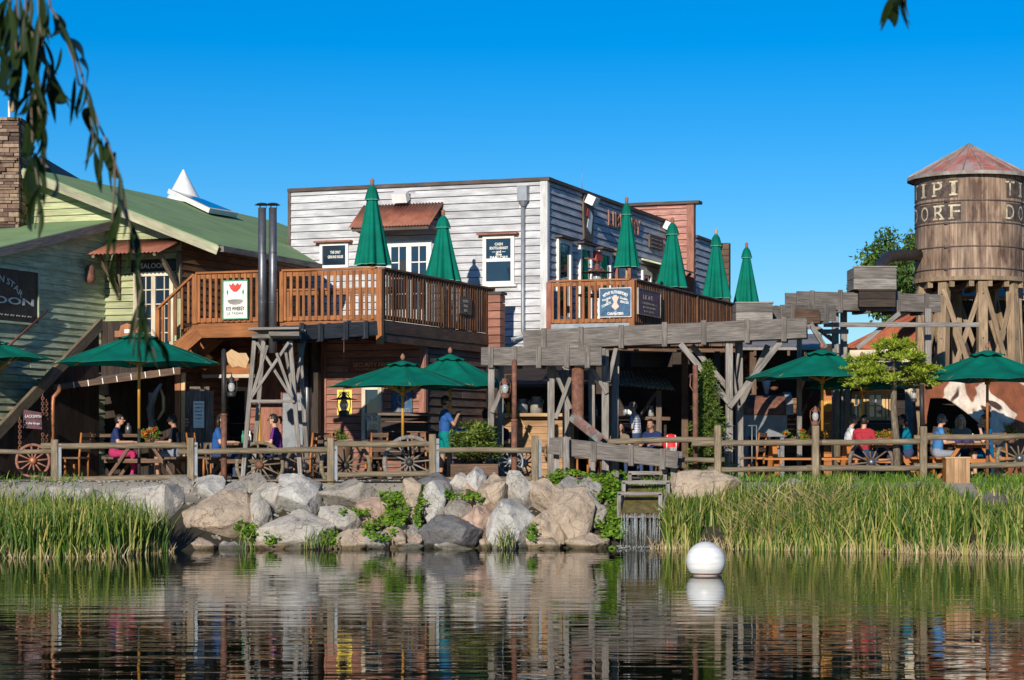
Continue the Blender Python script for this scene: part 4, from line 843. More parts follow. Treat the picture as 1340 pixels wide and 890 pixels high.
fa = thing('flume_trestle', 'weathered splay legged timber trestle with crossed braces carrying a short flume by the deck', 'trestle', atz(355, 41.9, PZ))
m = MB(); px_beams(m, [(333, 446, 317, 634), (380, 446, 394, 634), (345, 446, 330, 634, 1.2, 1.4), (392, 446, 404, 634, 1.2, 1.4)], 41.9, .09); m.build('leg', M['grey_wood'], fa, .008)
m = MB(); px_beams(m, [(336, 448, 383, 522, -.08), (378, 448, 329, 520, -.18), (350, 452, 328, 524, -.1), (362, 462, 383, 520, -.28), (372, 450, 384, 518, .5), (399, 443, 385, 516, 1.0, .4)], 41.9, .06); px_beams(m, [(327, 525, 386, 525, -.1), (330, 525, 392, 525, 1.3)], 41.9, .06); m.build('brace', M['grey_wood'], fa, .006)
m = MB()
for k in range(7): y = 41.5 + k * .26; m.beam(at(328, 431, 41.8) * 1 + V((0, y - 41.8, U(-.02, .02))), at(394, 431, 41.8) + V((0, y - 41.8, U(-.02, .02))), .2, .05)
px_beams(m, [(330, 440, 394, 440, -.2), (330, 440, 394, 440, 1.2), (352, 437, 392, 437, -.36)], 41.9, .09, .13); m.build('platform', M['grey_wood'], fa, .006)
trough(fa, at(366, 437, 42.6), at(484, 430, 44.4), .5, .31, 4, 'blue_black_wood')

fb = thing('long_flume', 'long level grey plank flume crossing in front of the balcony on timber posts', 'flume', atz(870, 43.7, PZ))
trough(fb, at(688, 446, 44.3), at(1056, 430, 43.2), .62, .42, 7)
m = MB(); px_beams(m, [(721, 462, 721, 632), (740, 462, 741, 632, 1.0), (792, 458, 792, 632), (806, 458, 803, 632, 1.0)], 43.9, .15); px_beams(m, [(954, 446, 954, 630), (967, 446, 968, 630, .8)], 43.4, .15); m.build('post', M['grey_wood'], fb, .008)
m = MB(); px_beams(m, [(723, 478, 747, 535, -.1), (747, 492, 727, 548, -.18), (775, 482, 794, 515, -.1), (806, 455, 796, 500, -.1), (760, 482, 742, 520, .9)], 43.9, .085)
px_beams(m, [(890, 450, 954, 527, -.14), (1022, 446, 954, 533, -.14), (905, 452, 966, 524, .75), (1005, 452, 966, 535, .75)], 43.4, .12); px_beams(m, [(955, 452, 964, 520, .2), (968, 452, 958, 520, .5)], 43.4, .05); m.build('brace', M['grey_wood'], fb, .006)
fc = thing('lower_flume', 'shorter grey plank flume just below the left end of the long flume', 'flume', atz(710, 43.4, PZ))
trough(fc, at(633, 467, 43.6), at(790, 467, 43.1), .56, .38, 5)
m = MB(); px_beams(m, [(643, 480, 642, 634), (655, 480, 655, 634, .7), (774, 480, 775, 634, .7)], 43.4, .13); px_beams(m, [(658, 505, 644, 540, -.1)], 43.4, .09); m.build('post', M['grey_wood'], fc, .008)
# spout pipe and chute
sp = thing('spout_pipe', 'rusty brown drop pipe below the lower flume ending in a slanting box chute', 'pipe', atz(757, 43.2, 2.2))
m = MB(); c = [at(756, 481, 43.2), at(756, 545, 43.2), at(758, 553, 43.15)]; m.tube(c, [.128, .128, .12], 16); m.build('pipe', M['rust'], sp)
m = MB()
a0, a1 = at(754, 550, 43.1), at(793, 581, 42.0); d = (a1 - a0).normalized(); s = V((0, 1, 0)); s = (s - d * s.dot(d)).normalized(); n = s.cross(d)
if n.z < 0: n = -n
for sg in (1, -1): m.beam(a0 + s * .17 * sg, a1 + s * .17 * sg, .02, .2, up=n)
m.beam(a0 - n * .09, a1 - n * .09, .32, .02, up=n); m.build('chute', M['chute'], sp)
fe = thing('outlet_flume', 'low sloping plank flume leading down to the stepped sluice', 'flume', atz(805, 41.6, PZ))
trough(fe, at(722, 583, 41.9), at(890, 602, 41.2), .5, .33, 4)
m = MB(); px_beams(m, [(741, 572, 741, 640, -.32), (880, 585, 882, 640, -.34), (806, 590, 806, 640, .3), (728, 585, 728, 640, .3), (870, 590, 870, 640, .3)], 41.7, .12); m.build('post', M['grey_wood'], fe, .008)
m = MB(); q0, q1 = at(724, 579, 41.9), at(886, 598, 41.25); m.beam(q0, q1, .38, .02); m.build('water_sheet', M['water'], fe)
sl = thing('sluice', 'stepped wooden sluice of three small frames spilling water into the pond', 'sluice', atz(842, 41, .6))
for k, (xl, xr, y, yb, Y) in enumerate(((822, 872, 619, 650, 41.35), (814, 876, 631, 662, 41.0), (808, 866, 646, 674, 40.6))):
    m = MB(); m.beam(at(xl, y, Y), at(xr, y, Y), .08, .07); m.beam(at(xl + 2, y, Y), at(xl + 2, yb + 4, Y), .08, .08, up=V((0, 1, 0))); m.beam(at(xr - 2, y, Y), at(xr - 2, yb + 4, Y), .08, .08, up=V((0, 1, 0))); m.beam(at(xl + 1, yb, Y + .03), at(xr - 1, yb, Y + .03), .05, .08); m.build('frame', M['grey_wood'], sl, .005)
m = MB()
for x0, x1 in ((815, 808), (872, 866)): m.beam(at(x0 + 4, 640, 41.4), at(x1 + 3, 668, 40.5), .05, .3)
m.build('side_board', M['grey_wood'], sl)
m = MB(); m.face([at(824, 630, 41.5), at(870, 630, 41.5), at(864, 672, 40.45), at(811, 672, 40.45)]); m.build('water_sheet', M['wet_board'], sl); m = MB(); m.prism([at(823, 633, 41.5), at(871, 633, 41.5), at(865, 675, 40.47), at(810, 675, 40.47)], V((0, 0, -.04))); m.build('chute_floor', M['old_brown'], sl)
m = MB()
for k in range(80):
    x = U(812, 864); p = at(x, 673, 40.42); z0 = p.z + .02; r = U(.002, .0055); o = U(-.08, .03)
    zs = z0 * U(0.0, .45) if k % 3 else 0.0; ze = z0 if k % 2 else z0 * U(.5, 1)
    if ze - zs < .12: continue
    m.tube([V((p.x + o * (1 - (z / max(z0, .01)) ** .5) * .3, p.y - .13 * (1 - z / z0) ** .5, z)) for z in (ze, ze * .6 + zs * .4, zs)], [r, r * .8, r * .6], 5)
for k in range(120):
    a = U(0, 6.28); rr = U(.05, .5) ** 1; c = at(836, 714, 40.35); m.ell(V((c.x + rr * math.cos(a) * 1.3, 40.3 + rr * math.sin(a) * .6, U(0, .05))), .012, .012, .012, 3)
tag(m.build('waterfall', M['fall'], smooth=True), 'thin veil of falling water below the stepped sluice', 'waterfall', kind='stuff')

def crate(root, x0, x1, y0, y1, Y, dep, mat='grey_wood', n=2, nm='box_board', cap=.03):
    m = MB(); a, b = at(x0, y0, Y), at(x1, y1, Y); h = (a.z - b.z) / n
    for k in range(n):
        z = b.z + h * (k + .5)
        m.beam(V((a.x, Y, z)), V((b.x, Y, z)), .04, h - .006); m.beam(V((a.x, Y + dep, z)), V((b.x, Y + dep, z)), .04, h - .006)
        m.beam(V((a.x + .02, Y + .02, z)), V((a.x + .02, Y + dep - .02, z)), .04, h - .008); m.beam(V((b.x - .02, Y + .02, z)), V((b.x - .02, Y + dep - .02, z)), .04, h - .008)
    m.beam(V((a.x - .02, Y - .02, a.z + cap / 2)), V((b.x + .02, Y - .02, a.z + cap / 2)), .05, cap); m.beam(V((b.x, Y, a.z + cap / 2)), V((b.x, Y + dep, a.z + cap / 2)), .05, cap)
    m.build(nm, M[mat], root, .006)
    m = MB(); m.box(V(((a.x + b.x) / 2, Y + dep / 2, b.z + .03)), abs(b.x - a.x) - .06, dep - .06, .04); m.build('box_floor', M[mat], root)
fh = thing('upper_flume', 'raised grey flume with a plank hopper box running to the water tower', 'flume', atz(1130, 46, PZ))
trough(fh, at(1035, 394, 45.6), at(1222, 398, 46.8), .6, .40, 5)
crate(fh, 1117, 1173, 350, 379, 45.6, .9); crate(fh, 1124, 1172, 381, 402, 45.65, .6, 'dark_wood', 2, 'lower_box')
m = MB(); px_beams(m, [(1093, 404, 1093, 626), (1104, 404, 1104, 626, .7), (1214, 404, 1214, 500, .3)], 46.0, .14); m.build('post', M['grey_wood'], fh, .008)
m = MB(); px_beams(m, [(1121, 456, 1177, 410, -.3), (1078, 425, 1281, 425, -.5), (1040, 405, 1096, 450, .3), (1075, 434, 1110, 434, -.1)], 46.0, .1); m.build('brace', M['grey_wood'], fh, .006)
fbx = thing('flume_box', 'square grey plank box standing on the right end of the long flume', 'box', atz(987, 43.3, 4.5))
crate(fbx, 963, 1011, 397, 420, 43.25, .6)
fl2 = thing('feeder_flume', 'short plank flume with a dark lettered board linking the square box and the raised flume', 'flume', atz(1040, 44, 4.4))
trough(fl2, at(1012, 410, 44.0), at(1084, 411, 44.9), .5, .34, 3)
m = MB(); a = at(1040, 414, 43.9); m.beam(a, at(1072, 414, 44.3), .04, .3, up=UP); m.build('dark_board', M['brown_wood'], fl2); m = MB(); px_beams(m, [(1016, 424, 1060, 428, .1), (1058, 420, 1080, 455, .2), (1046, 418, 1046, 626, .3)], 44, .1); m.build('support', M['grey_wood'], fl2)

# ================================================================ water tower
TY_ = 51.0; k_ = TY_ / F; TC = V(((1268 - CX) * k_, TY_, 0)); TR = 69.5 * k_
kf_ = 49.75 / F; tz = lambda py: CAMZ + (HY - py) * kf_; EZ = CAMZ + (HY - 235) * k_; AZ = CAMZ + (HY - 190) * k_
tower = thing('water_tower', 'round wooden water tower with a red tin cone roof on braced timber legs', 'water tower', V((TC.x, TC.y, PZ)))
m = MB(); NS = 44
for k in range(NS):
    a0, a1 = 2 * math.pi * k / NS, 2 * math.pi * (k + 1) / NS - .006; dr = U(-.006, .006); i = len(m.v); pts = []
    for z in (tz(361), EZ + .02):
        for r in (TR - .05, TR + dr):
            for a in (a0, a1): pts.append(TC + V((math.cos(a) * r, math.sin(a) * r, z)))
    # order: z0(rin a0,a1, rout a0,a1), z1(...)
    m.raw(pts, [(2, 3, 7, 6), (1, 0, 4, 5), (0, 2, 6, 4), (3, 1, 5, 7), (6, 7, 5, 4), (0, 1, 3, 2)])
m.lathe([(.01, tz(358)), (TR - .04, tz(358))], 44, TC, sm=False); m.build('tank', M['staves'], tower)
m = MB()
for py in (262, 291, 322, 351): m.lathe([(TR + .004, tz(py) - .014), (TR + .018, tz(py) - .014), (TR + .018, tz(py) + .014), (TR + .004, tz(py) + .014)], 60, TC)
for py in (262, 291, 322, 351): a = math.radians(-126); m.box(TC + V((math.cos(a) * (TR + .03), math.sin(a) * (TR + .03), tz(py))), .1, .05, .05)
m.build('hoop', M['cap_wood'], tower)
m = MB(); m.lathe([(1.50, EZ), (1.50, EZ + .04), (.09, AZ - .03), (.02, AZ)], 20, TC, sm=False); m.lathe([(1.46, EZ - .02), (.05, AZ - .1)], 20, TC, sm=False); m.build('roof', M['tower_roof'], tower)
m = MB()
for k in range(20): a = 2 * math.pi * k / 20; u_ = V((math.cos(a), math.sin(a), 0)); m.beam(TC + u_ * 1.5 + UP * (EZ + .055), TC + u_ * .1 + UP * (AZ - .02), .03, .03)
m.lathe([(1.515, EZ - .04), (1.515, EZ + .045), (1.49, EZ + .045)], 20, TC, sm=False); m.build('roof_seam', M['grey_tin'], tower)
m = MB(); m.lathe([(.13, AZ - .05), (.10, AZ), (.01, AZ + .05)], 10, TC); m.build('finial', M['zinc'], tower)
def arc_patch(mb, a0, a1, z0, z1, r, n=16):
    for k in range(n):
        A, Bq = a0 + (a1 - a0) * k / n, a0 + (a1 - a0) * (k + 1) / n
        pa = lambda a, z: TC + V((math.sin(a - rad(12.5)) * r, -math.cos(a - rad(12.5)) * r, z)); mb.face([pa(A, z0), pa(Bq, z0), pa(Bq, z1), pa(A, z1)])
m = MB(); rad = math.radians
for (y0, y1) in ((257.5, 233), (288, 264.5)):
    arc_patch(m, rad(-100), rad(-11 if y0 < 270 else -8), tz(y0), tz(y1), TR + .010); arc_patch(m, rad(42), rad(110), tz(y0), tz(y1), TR + .010)
m.build('painted_band', M['letter_shade'], tower)
m = MB()
def cyl_letter(ch, deg, py0, py1, wd):
    a = rad(deg - 12.5); n = V((math.sin(a), -math.cos(a), 0)); d = V((math.cos(a), math.sin(a), 0)); sub = MB()
    sub.text(ch, V((0, 0, 0)), 1.0, d, n, ext=0)
    ys = [v[2] for v in sub.v]; zc, zh = (max(ys) + min(ys)) / 2, max(ys) - min(ys); H = (py1 - py0) * kf_
    xs = [V(v).dot(d) for v in sub.v]; xw = max(xs) - min(xs); out = []
    for v in sub.v:
        x = V(v).dot(d) / xw * wd; th = a + x / TR; out.append(TC + V((math.sin(th) * (TR + .016), -math.cos(th) * (TR + .016), tz((py0 + py1) / 2) + (v[2] - zc) / zh * H)))
    m.raw(out, sub.f)
    # slab serifs
    for zz in (py0, py1):
        for s_ in (-1, 1) if ch != 'I' else (0,):
            th0 = a + s_ * (wd * .32) / TR; hw = (.07 if ch != 'I' else .10) / TR
            if ch in 'OD' and s_ > 0 or ch == 'O' or ch in 'PF' and s_ > 0 and zz == py1 or ch == 'T' and zz == py1: continue
            z = tz(zz); t = .035 * (1 if zz == py1 else -1); pa = lambda th, z: TC + V((math.sin(th) * (TR + .0165), -math.cos(th) * (TR + .0165), z))
            m.face([pa(th0 - hw, min(z, z + t)), pa(th0 + hw, min(z, z + t)), pa(th0 + hw, max(z, z + t)), pa(th0 - hw, max(z, z + t))])
for ch_, dg, w_ in (('T', -73, .3), ('I', -55, .1), ('P', -35, .26), ('I', -16, .1), ('T', 47, .3), ('I', 67, .1), ('P', 87, .26)): cyl_letter(ch_, dg, 236, 255, w_)
for ch_, dg, w_ in (('D', -75, .28), ('O', -53, .28), ('R', -33, .28), ('F', -15, .24), ('D', 47, .28), ('O', 68, .28), ('R', 88, .28)): cyl_letter(ch_, dg, 267, 286, w_)
m.build('lettering', M['tower_letter'], tower)
m = MB(); m.lathe([(TR + .06, tz(361) - .1), (TR + .06, tz(361)), (TR - .3, tz(361))], 40, TC, sm=False); m.lathe([(TR - .3, tz(361) - .1), (TR + .06, tz(361) - .1)], 40, TC, sm=False)
for k in range(6): x = -1.1 + k * .44; l = math.sqrt(max(.1, TR * TR - x * x)); m.beam(TC + V((x, -l, tz(361) - .18)), TC + V((x, l, tz(361) - .18)), .12, .14)
m.build('platform', M['tower_leg'], tower)
tops = []; NP = 8
for k in range(NP):
    a = rad(-87.5 + 45 * k); u_ = V((math.cos(a), math.sin(a), 0)); p0 = TC + u_ * 1.30 + UP * PZ; p1 = TC + u_ * 1.17 + UP * (tz(361) - .1)
    tops.append((p0, p1)); m = MB(); m.beam(p0, p1, .23, .21, up=u_); m.build('leg', M['tower_leg'], tower, .008)
m = MB()
for k in range(NP):
    (a0, a1), (b0, b1) = tops[k], tops[(k + 1) % NP]
    for (z0, z1) in ((.36, .96),):
        A0, A1 = a0.lerp(a1, z0), a0.lerp(a1, z1); B0, B1 = b0.lerp(b1, z0), b0.lerp(b1, z1); out = ((a0 + b0) / 2 - TC); out.z = 0; out.normalize()
        m.beam(A0 + out * .06, B1 + out * .06, .05, .12, up=UP); m.beam(B0 + out * .12, A1 + out * .12, .05, .12, up=UP)
m.build('brace', M['tower_leg'], tower, .005)
m = MB()
for k in range(NP):
    (a0, a1) = tops[k]; u_ = (a0 - TC); u_.z = 0; u_.normalize()
    for t_ in (.5, .7, .93): m.lathe([(.001, .012), (.02, .01), (.022, 0)], 8, a0.lerp(a1, t_) + u_ * .098, (u_.cross(UP), UP, u_))
m.build('bolt', M['black_iron'], tower)
pp = thing('outlet_pipe', 'thick black elbow pipe leaving the left side of the water tower tank', 'pipe', at(1175, 335, 50.2)); m = MB(); m.tube([at(1206, 334, 50.8), at(1185, 334, 50), at(1170, 335, 49.5), at(1160, 338, 49.1), at(1154, 346, 48.5), at(1152, 366, 47.4)], [.14] * 6, 14); m.lathe([(.17, -.02), (.17, .02)], 14, at(1199, 334, 50.5), (V((0, 1, 0)), UP, V((1, 0, 0)))); m.build('pipe', M['black_iron'], pp)
pp = thing('side_pipe', 'short black pipe stub on the right side of the water tower tank', 'pipe', at(1340, 343, 50.5)); m = MB(); m.tube([at(1333, 343, 51), at(1356, 343, 51)], .14, 14); m.build('pipe', M['black_iron'], pp)

# ================================================================ buildings on the right
cab = thing('cabin', 'small plank cabin with divided windows beneath the right hand parasols', 'building', atz(1125, 46.6, PZ))
CF = Fr(atz(1074, 46.6, 0))
CF.__class__  # front wall straight across
def fwall(mb, x0, x1, y0, y1, Y, board=.17, lap=.018, mi=0, mat=None):
    a, b = at(x0, y0, Y), at(x1, y1, Y); z = b.z
    while z < a.z - .02:
        h = min(board, a.z - z); mb.beam(V((a.x, Y, z + h / 2)), V((b.x, Y, z + h / 2)), .05 + U(-.006, .006), h - .008); z += h
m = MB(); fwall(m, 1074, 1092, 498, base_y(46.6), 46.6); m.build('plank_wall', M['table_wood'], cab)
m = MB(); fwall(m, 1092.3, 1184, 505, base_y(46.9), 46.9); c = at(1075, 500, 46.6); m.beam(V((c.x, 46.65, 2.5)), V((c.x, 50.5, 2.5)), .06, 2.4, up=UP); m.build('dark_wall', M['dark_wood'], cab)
m = MB(); m.prism([at(1078, 506, 46.0), at(1192, 506, 46.0), at(1192, 478, 50), at(1078, 478, 50)], UP * .08); m.build('roof', M['cap_wood'], cab)
for px in (1094.5, 1108): m = MB(); a = atz(px, 45.7, PZ); m.tube([a, a + V((.01, 0, 1.0)), at(px, 505, 45.7)], [.095, .085, .08], 10); m.build('log_post', M['fence_wood'], cab)
for x0, x1 in ((1114, 1132), (1133, 1158), (1159, 1166)):
    a, b = at(x0, 512, 46.85), at(x1, 550, 46.85); f_ = .075; m = MB(); w_ = b.x - a.x; h_ = a.z - b.z; cx_ = (a.x + b.x) / 2; cz_ = (a.z + b.z) / 2
    for z in (a.z - f_ / 2, b.z + f_ / 2): m.box(V((cx_, 46.84, z)), w_, .1, f_)
    for x in (a.x + f_ / 2, b.x - f_ / 2): m.box(V((x, 46.84, cz_)), f_, .099, h_ - 2 * f_)
    if w_ > .2: m.box(V((cx_, 46.84, cz_)), .03, .07, h_ - 2 * f_ - .01)
    m.box(V((cx_, 46.84, cz_)), w_ - 2 * f_ - .005, .06, .03); wf = m.build('window', M['light_wood'], cab); m = MB(); m.box(V((cx_, 46.86, cz_)), w_ - 2 * f_ - .01, .03, h_ - 2 * f_ - .01); m.build('pane', M['glass'], wf)
hb = at(1146, 511, 46.7); m = MB(); m.beam(at(1131, 513, 46.75), at(1168, 513, 46.75), .12, .12); m.build('lintel', M['light_wood'], cab)
m = MB(); c = at(1083.5, 531, 46.56); m.lathe([(.14, 0), (.11, .02), (.001, .03)], 16, c, (V((1, 0, 0)), UP, V((0, -1, 0)))); m.beam(at(1079, 525, 46.55), at(1092, 525, 46.55), .02, .06)
tag(m.build('brass_sign', M['yellow_wood']), 'small round yellow emblem on the orange planks of the cabin', 'sign')
oh = thing('tile_house', 'orange tiled gable roof house half hidden behind flume and tower', 'building', atz(1170, 55, PZ))
m = MB(); q = [at(1106, 452, 54), at(1204, 404, 54.4), at(1204, 404, 60), at(1106, 452, 60)]; m.prism(q, V((0, 0, -.1))); q2 = [at(1204, 404, 54.4), at(1300, 450, 54), at(1300, 450, 60), at(1204, 404, 60)]; m.prism(q2, V((0, 0, -.1)))
m.face([at(1106, 455, 54.02), at(1204, 404, 54.42), at(1204, 460, 54.42)]); m.build('roof', M['tile_roof'], oh)
m = MB(); m.prism([at(1112, 452, 54.2), at(1295, 452, 54.2), at(1295, 610, 54.2), at(1112, 610, 54.2)], V((0, 5, 0))); m.build('wall', M['cream'], oh)
sh = thing('open_shed', 'dark open fronted shed with a sloping grey tin roof between flume and cabin', 'building', atz(1010, 49, PZ))
m = MB(); m.prism([at(890, 458, 48), at(1076, 458, 48), at(1076, 440, 52.5), at(890, 440, 52.5)], UP * .06); m.build('roof', M['grey_tin'], sh)
m = MB(); m.prism([at(880, 450, 52.6), at(1110, 450, 52.6), atz(1110, 52.6, PZ), atz(880, 52.6, PZ)], V((0, .1, 0))); 
m.build('back_wall', M['dark_wood'], sh); m = MB(); fwall(m, 1028, 1062, 521, 600, 50.5, .12); m.build('counter', M['brown_clap'], sh)
m = MB()
for px in (896, 985, 1070): m.beam(atz(px, 48.2, PZ), at(px, 458, 48.2), .15, .15, up=V((0, 1, 0)))
for px in range(900, 1076, 22): m.beam(at(px, 462, 48), at(px, 444, 52.4), .06, .12)
m.build('post', M['brown_wood'], sh)
m = MB(); q = at(985, 490, 51); 
for k in range(6): fx = 968 + k * 9; c = at(fx, 478 + (k % 3) * 14, 50.5); m.ell(c, .12, .12, .1, 6)
for k, (x0, y0, x1, y1) in enumerate(((972, 470, 986, 455), (976, 482, 1000, 474), (970, 520, 984, 505))): m.tube([at(x0, y0, 50), at(x1, y1, 50)], .1, 8)
ob = m.build('hanging_junk', M['rust']); tag(ob, 'old rusty jars and drums hanging in the dark shed behind the braced post', 'junk', kind='stuff')
sm_ = thing('smoker_oven', 'rounded dark sheet metal smoker oven with rusty top in the open shed', 'oven', atz(1002, 46.5, PZ))
m = MB(); c = at(1000, 543, 46.6)
prof = [(.55 * math.cos(t), .45 * math.sin(t)) for t in [math.pi * k / 12 for k in range(13)]]
for k in range(12): 
    (y0, z0), (y1, z1) = prof[k], prof[k + 1]; a, b = c + V((-.55, y0, z0)), c + V((.45, y0, z0)); a2, b2 = c + V((-.55, y1, z1)), c + V((.45, y1, z1)); m.face([b, a, a2, b2], sm=True)
m.face([c + V((.45, y, z)) for y, z in prof]); m.face([c + V((-.55, y, z)) for y, z in reversed(prof)]); m.build('hood', M['rust'], sm_)
m = MB(); m.box(c + V((-.05, 0, -.25)), 1.0, 1.0, .48); m.build('firebox', M['steel'], sm_); m = MB()
prof2 = [(.62 * math.cos(t), .52 * math.sin(t)) for t in [math.pi * k / 12 for k in range(13)]]
m.prism([c + V((.42, y, z)) for y, z in prof2], V((.16, 0, 0))); m.build('end_plate', M['grey_tin'], sm_)
for sx in (-.45, .35):
    for sy in (-.4, .4): m = MB(); m.beam(V((c.x + sx, c.y + sy, PZ)), c + V((sx, sy, -.49)), .09); m.build('leg', M['steel'], sm_)
hall = thing('plank_hall', 'dark brown plank hall behind the water tower legs', 'building', atz(1265, 53, PZ))
m = MB(); fwall(m, 1214, 1420, 392, base_y(53), 53.0, .22); m.prism([at(1214, 393, 53.05), at(1420, 393, 53.05), atz(1420, 53.05, PZ), atz(1214, 53.05, PZ)], V((0, 5, 0))); m.build('wall', M['dark_wood'], hall); m = MB(); m.prism([at(1212, 392, 52.6), at(1424, 392, 52.6), at(1424, 376, 58), at(1212, 376, 58)], UP * .1); m.build('roof', M['tile_roof'], hall)
tent = thing('hide_tent', 'large brown and white cow hide tent with a dark arched opening', 'tent', atz(1280, 46, PZ))
# hide wall with an arched bite, leaning back
def hp(px, py): k = (base_y(46) - py) / (base_y(46) - 495); return at(px, py, 46 + .9 * k) + V((0, .5 * math.sin((px - 1200) / 150 * 3.14) * -.6, 0))
m = MB(); N = 40
def lowb(px):
    if 1212 <= px <= 1290:
        t = (px - 1212) / 78; yy = 521 + 44 * max(0, t - .28) ** 1.15 / .72 ** 1.15 if t > .28 else 521
        if px < 1216: yy = 521 + (1216 - px) * 6
        return yy
    return base_y(46)
xs = [1204 + k * (1440 - 1204) / 118 for k in range(119)]
for k in range(118):
    x0, x1 = xs[k], xs[k + 1]
    pass
f = lambda x, t: 494 + (lowb(x) - 494) * t
m.raw([hp(x, f(x, j / 10)) for x in xs for j in range(11)], [(11 * k + j + 1, 11 * k + j + 12, 11 * k + j + 11, 11 * k + j) for k in range(118) for j in range(10)], sm=True)
o = m.build('hide_wall', M['hide'], tent); sol = o.modifiers.new('thick', 'SOLIDIFY'); sol.thickness = .03; sol.offset = -1
m = MB(); m.prism([at(1204, 500, 48.5), at(1440, 500, 48.5), atz(1440, 48.5, PZ), atz(1204, 48.5, PZ)], V((0, .05, 0))); m.prism([hp(1205, 497) + V((0, .02, 0)), hp(1438, 497) + V((0, .02, 0)), at(1438, 490, 48.6), at(1205, 490, 48.6)], UP * .04); m.build('inner_lining', M['dark_wood'], tent)

# ================================================================ bar stalls under the balcony
bar = thing('bar_stall', 'orange plank bar counter lit by the sun beneath the lower flume', 'bar', atz(705, 46, PZ))
m = MB(); fwall(m, 655, 751, 546, base_y(45.8), 45.8, .16); m.build('front_boards', M['bar_wood'], bar); m = MB(); m.beam(at(652, 543, 45.75), at(755, 543, 45.75), .5, .07); m.build('counter_top', M['light_wood'], bar)
m = MB(); m.beam(at(681, 548, 45.72), at(697, 577, 45.72), .03, .11, up=V((0, 1, 0))); m.build('diagonal_board', M['light_wood'], bar)
m = MB(); m.prism([at(636, 507, 45.3), at(770, 507, 45.3), at(770, 470, 48.5), at(636, 470, 48.5)], UP * .07); m.build('roof', M['dark_wood'], bar)
for px in (640, 668, 754): m = MB(); m.beam(atz(px, 46.2, PZ), at(px, 503, 46.2), .12, .12, up=V((0, 1, 0))); m.build('post', M['salmon_clap'] if px == 640 else M['brown_wood'], bar)
m = MB(); m.prism([at(636, 500, 48.3), at(770, 500, 48.3), atz(770, 48.3, PZ), atz(636, 48.3, PZ)], V((0, .06, 0))); m.build('back_wall', M['dark_wood'], bar)
def can(name, label, px, py, Y, r, h, mat, handles=True, cat='milk can'):
    t_ = thing(name, label, cat, at(px, py, Y)); c = at(px, py, Y); m = MB()
    m.lathe([(.001, .002), (r, .002), (r, h * .62), (r * .62, h * .78), (r * .62, h * .9), (r * .75, h * .93), (r * .75, h), (.001, h * 1.02)], 16, c); m.build('body', M[mat], t_); m = MB()
    if handles:
        for s_ in (-1, 1): m.tube([c + V((s_ * r * .6, 0, h * .85)), c + V((s_ * r * 1.15, 0, h * .75)), c + V((s_ * r * .98, 0, h * .55))], .014, 6)
        m.build('handle', M[mat], t_)
can('milk_can', 'shiny round metal pot on the bar counter', 683.5, 541, 45.7, .13, .32, 'zinc'); can('milk_can', 'tall rusty milk can on the bar counter with a side handle', 702, 541, 45.7, .14, .37, 'grey_tin')
can('bottle', 'yellow green jar on the left end of the bar counter', 665, 541, 45.7, .05, .24, 'yellow_wood', False, 'bottle'); can('bottle', 'blue bottle on the left end of the bar counter', 659.5, 541, 45.7, .05, .22, 'navy_sign', False, 'bottle')
st2 = thing('drink_stall', 'dark drinks stall below a wavy tin awning at the back of the terrace', 'stall', atz(835, 48, PZ))
m = MB(); wave_sheet(m, at(796, 486, 48.6), at(866, 486, 49.4), at(884, 511, 46.8), at(796, 503, 46.4), 15, .016); m.build('awning', M['rusty_tin'], st2)
m = MB(); px_beams(m, [(862, 511, 862, 626), (800, 505, 800, 626)], 47.4, .12); px_beams(m, [(838, 545, 858, 514)], 47.4, .07); m.build('post', M['old_brown'], st2)
m = MB(); m.beam(at(762, 546, 47.6), at(876, 548, 47.6), .45, .08); m.build('counter_top', M['brown_wood'], st2); m = MB(); fwall(m, 764, 872, 550, base_y(47.7), 47.7, .2); m.build('front_boards', M['dark_wood'], st2)
m = MB(); m.prism([at(760, 480, 51), at(890, 480, 51), atz(890, 51, PZ), atz(760, 51, PZ)], V((0, .06, 0))); m.build('back_wall', M['dark_wood'], st2)
for px, mt in ((778, 'white_poster'), (819, 'zinc'), (824, 'white_poster'), (852, 'lamp_glass')): can('bottle', {778: 'white cup on the dark stall counter left of the blue shaded post', 819: 'pale metal jug standing behind the man in the plaid shirt', 824: 'white jar standing behind the man in the plaid shirt', 852: 'glass jar on the stall counter right of the man in plaid'}[px], px, 545, 47.6, .07, .24, mt, False, 'jar')

cn_ = thing('terrace_canopy', 'dark plank canopy roof behind the long flume shading the drinks stall', 'canopy', atz(870, 47, PZ))
m = MB(); n_ = 12
for k in range(n_):
    t0, t1 = k / n_, (k + .96) / n_; f0 = lambda t: at(772 + (962 - 772) * t, 453, 45.4); g0_ = lambda t: at(772 + (962 - 772) * t, 446, 50.9); m.prism([f0(t0), f0(t1), g0_(t1), g0_(t0)], UP * .05)
m.build('planks', M['brown_wood'], cn_); m = MB(); m.beam(at(770, 457, 45.6), at(964, 457, 45.6), .12, .14); m.build('beam', M['brown_wood'], cn_)
for px in (776, 938): m = MB(); m.beam(atz(px, 45.6, PZ), at(px, 460, 45.6), .13, .13, up=V((0, 1, 0))); m.build('post', M['dark_wood'], cn_)
cs_ = thing('carved_sign', 'orange carved plank sign with a small white cow above the broad left parasol', 'sign', at(166, 433, 46.2)); m = MB()
m.prism([at(x, y, 46.2) for x, y in ((150, 441), (150, 433), (156, 433), (158, 426), (166, 423), (175, 426), (177, 431), (184, 430), (184, 441))][::-1], V((0, .06, 0))); m.build('board', M['table_wood'], cs_); m = MB(); m.prism([at(x, y, 46.19) for x, y in ((163, 436), (163, 431), (171, 431), (174, 429), (174, 433), (172, 436))][::-1], V((0, -.01, 0))); m.build('cow_figure', M['white_poster'], cs_)

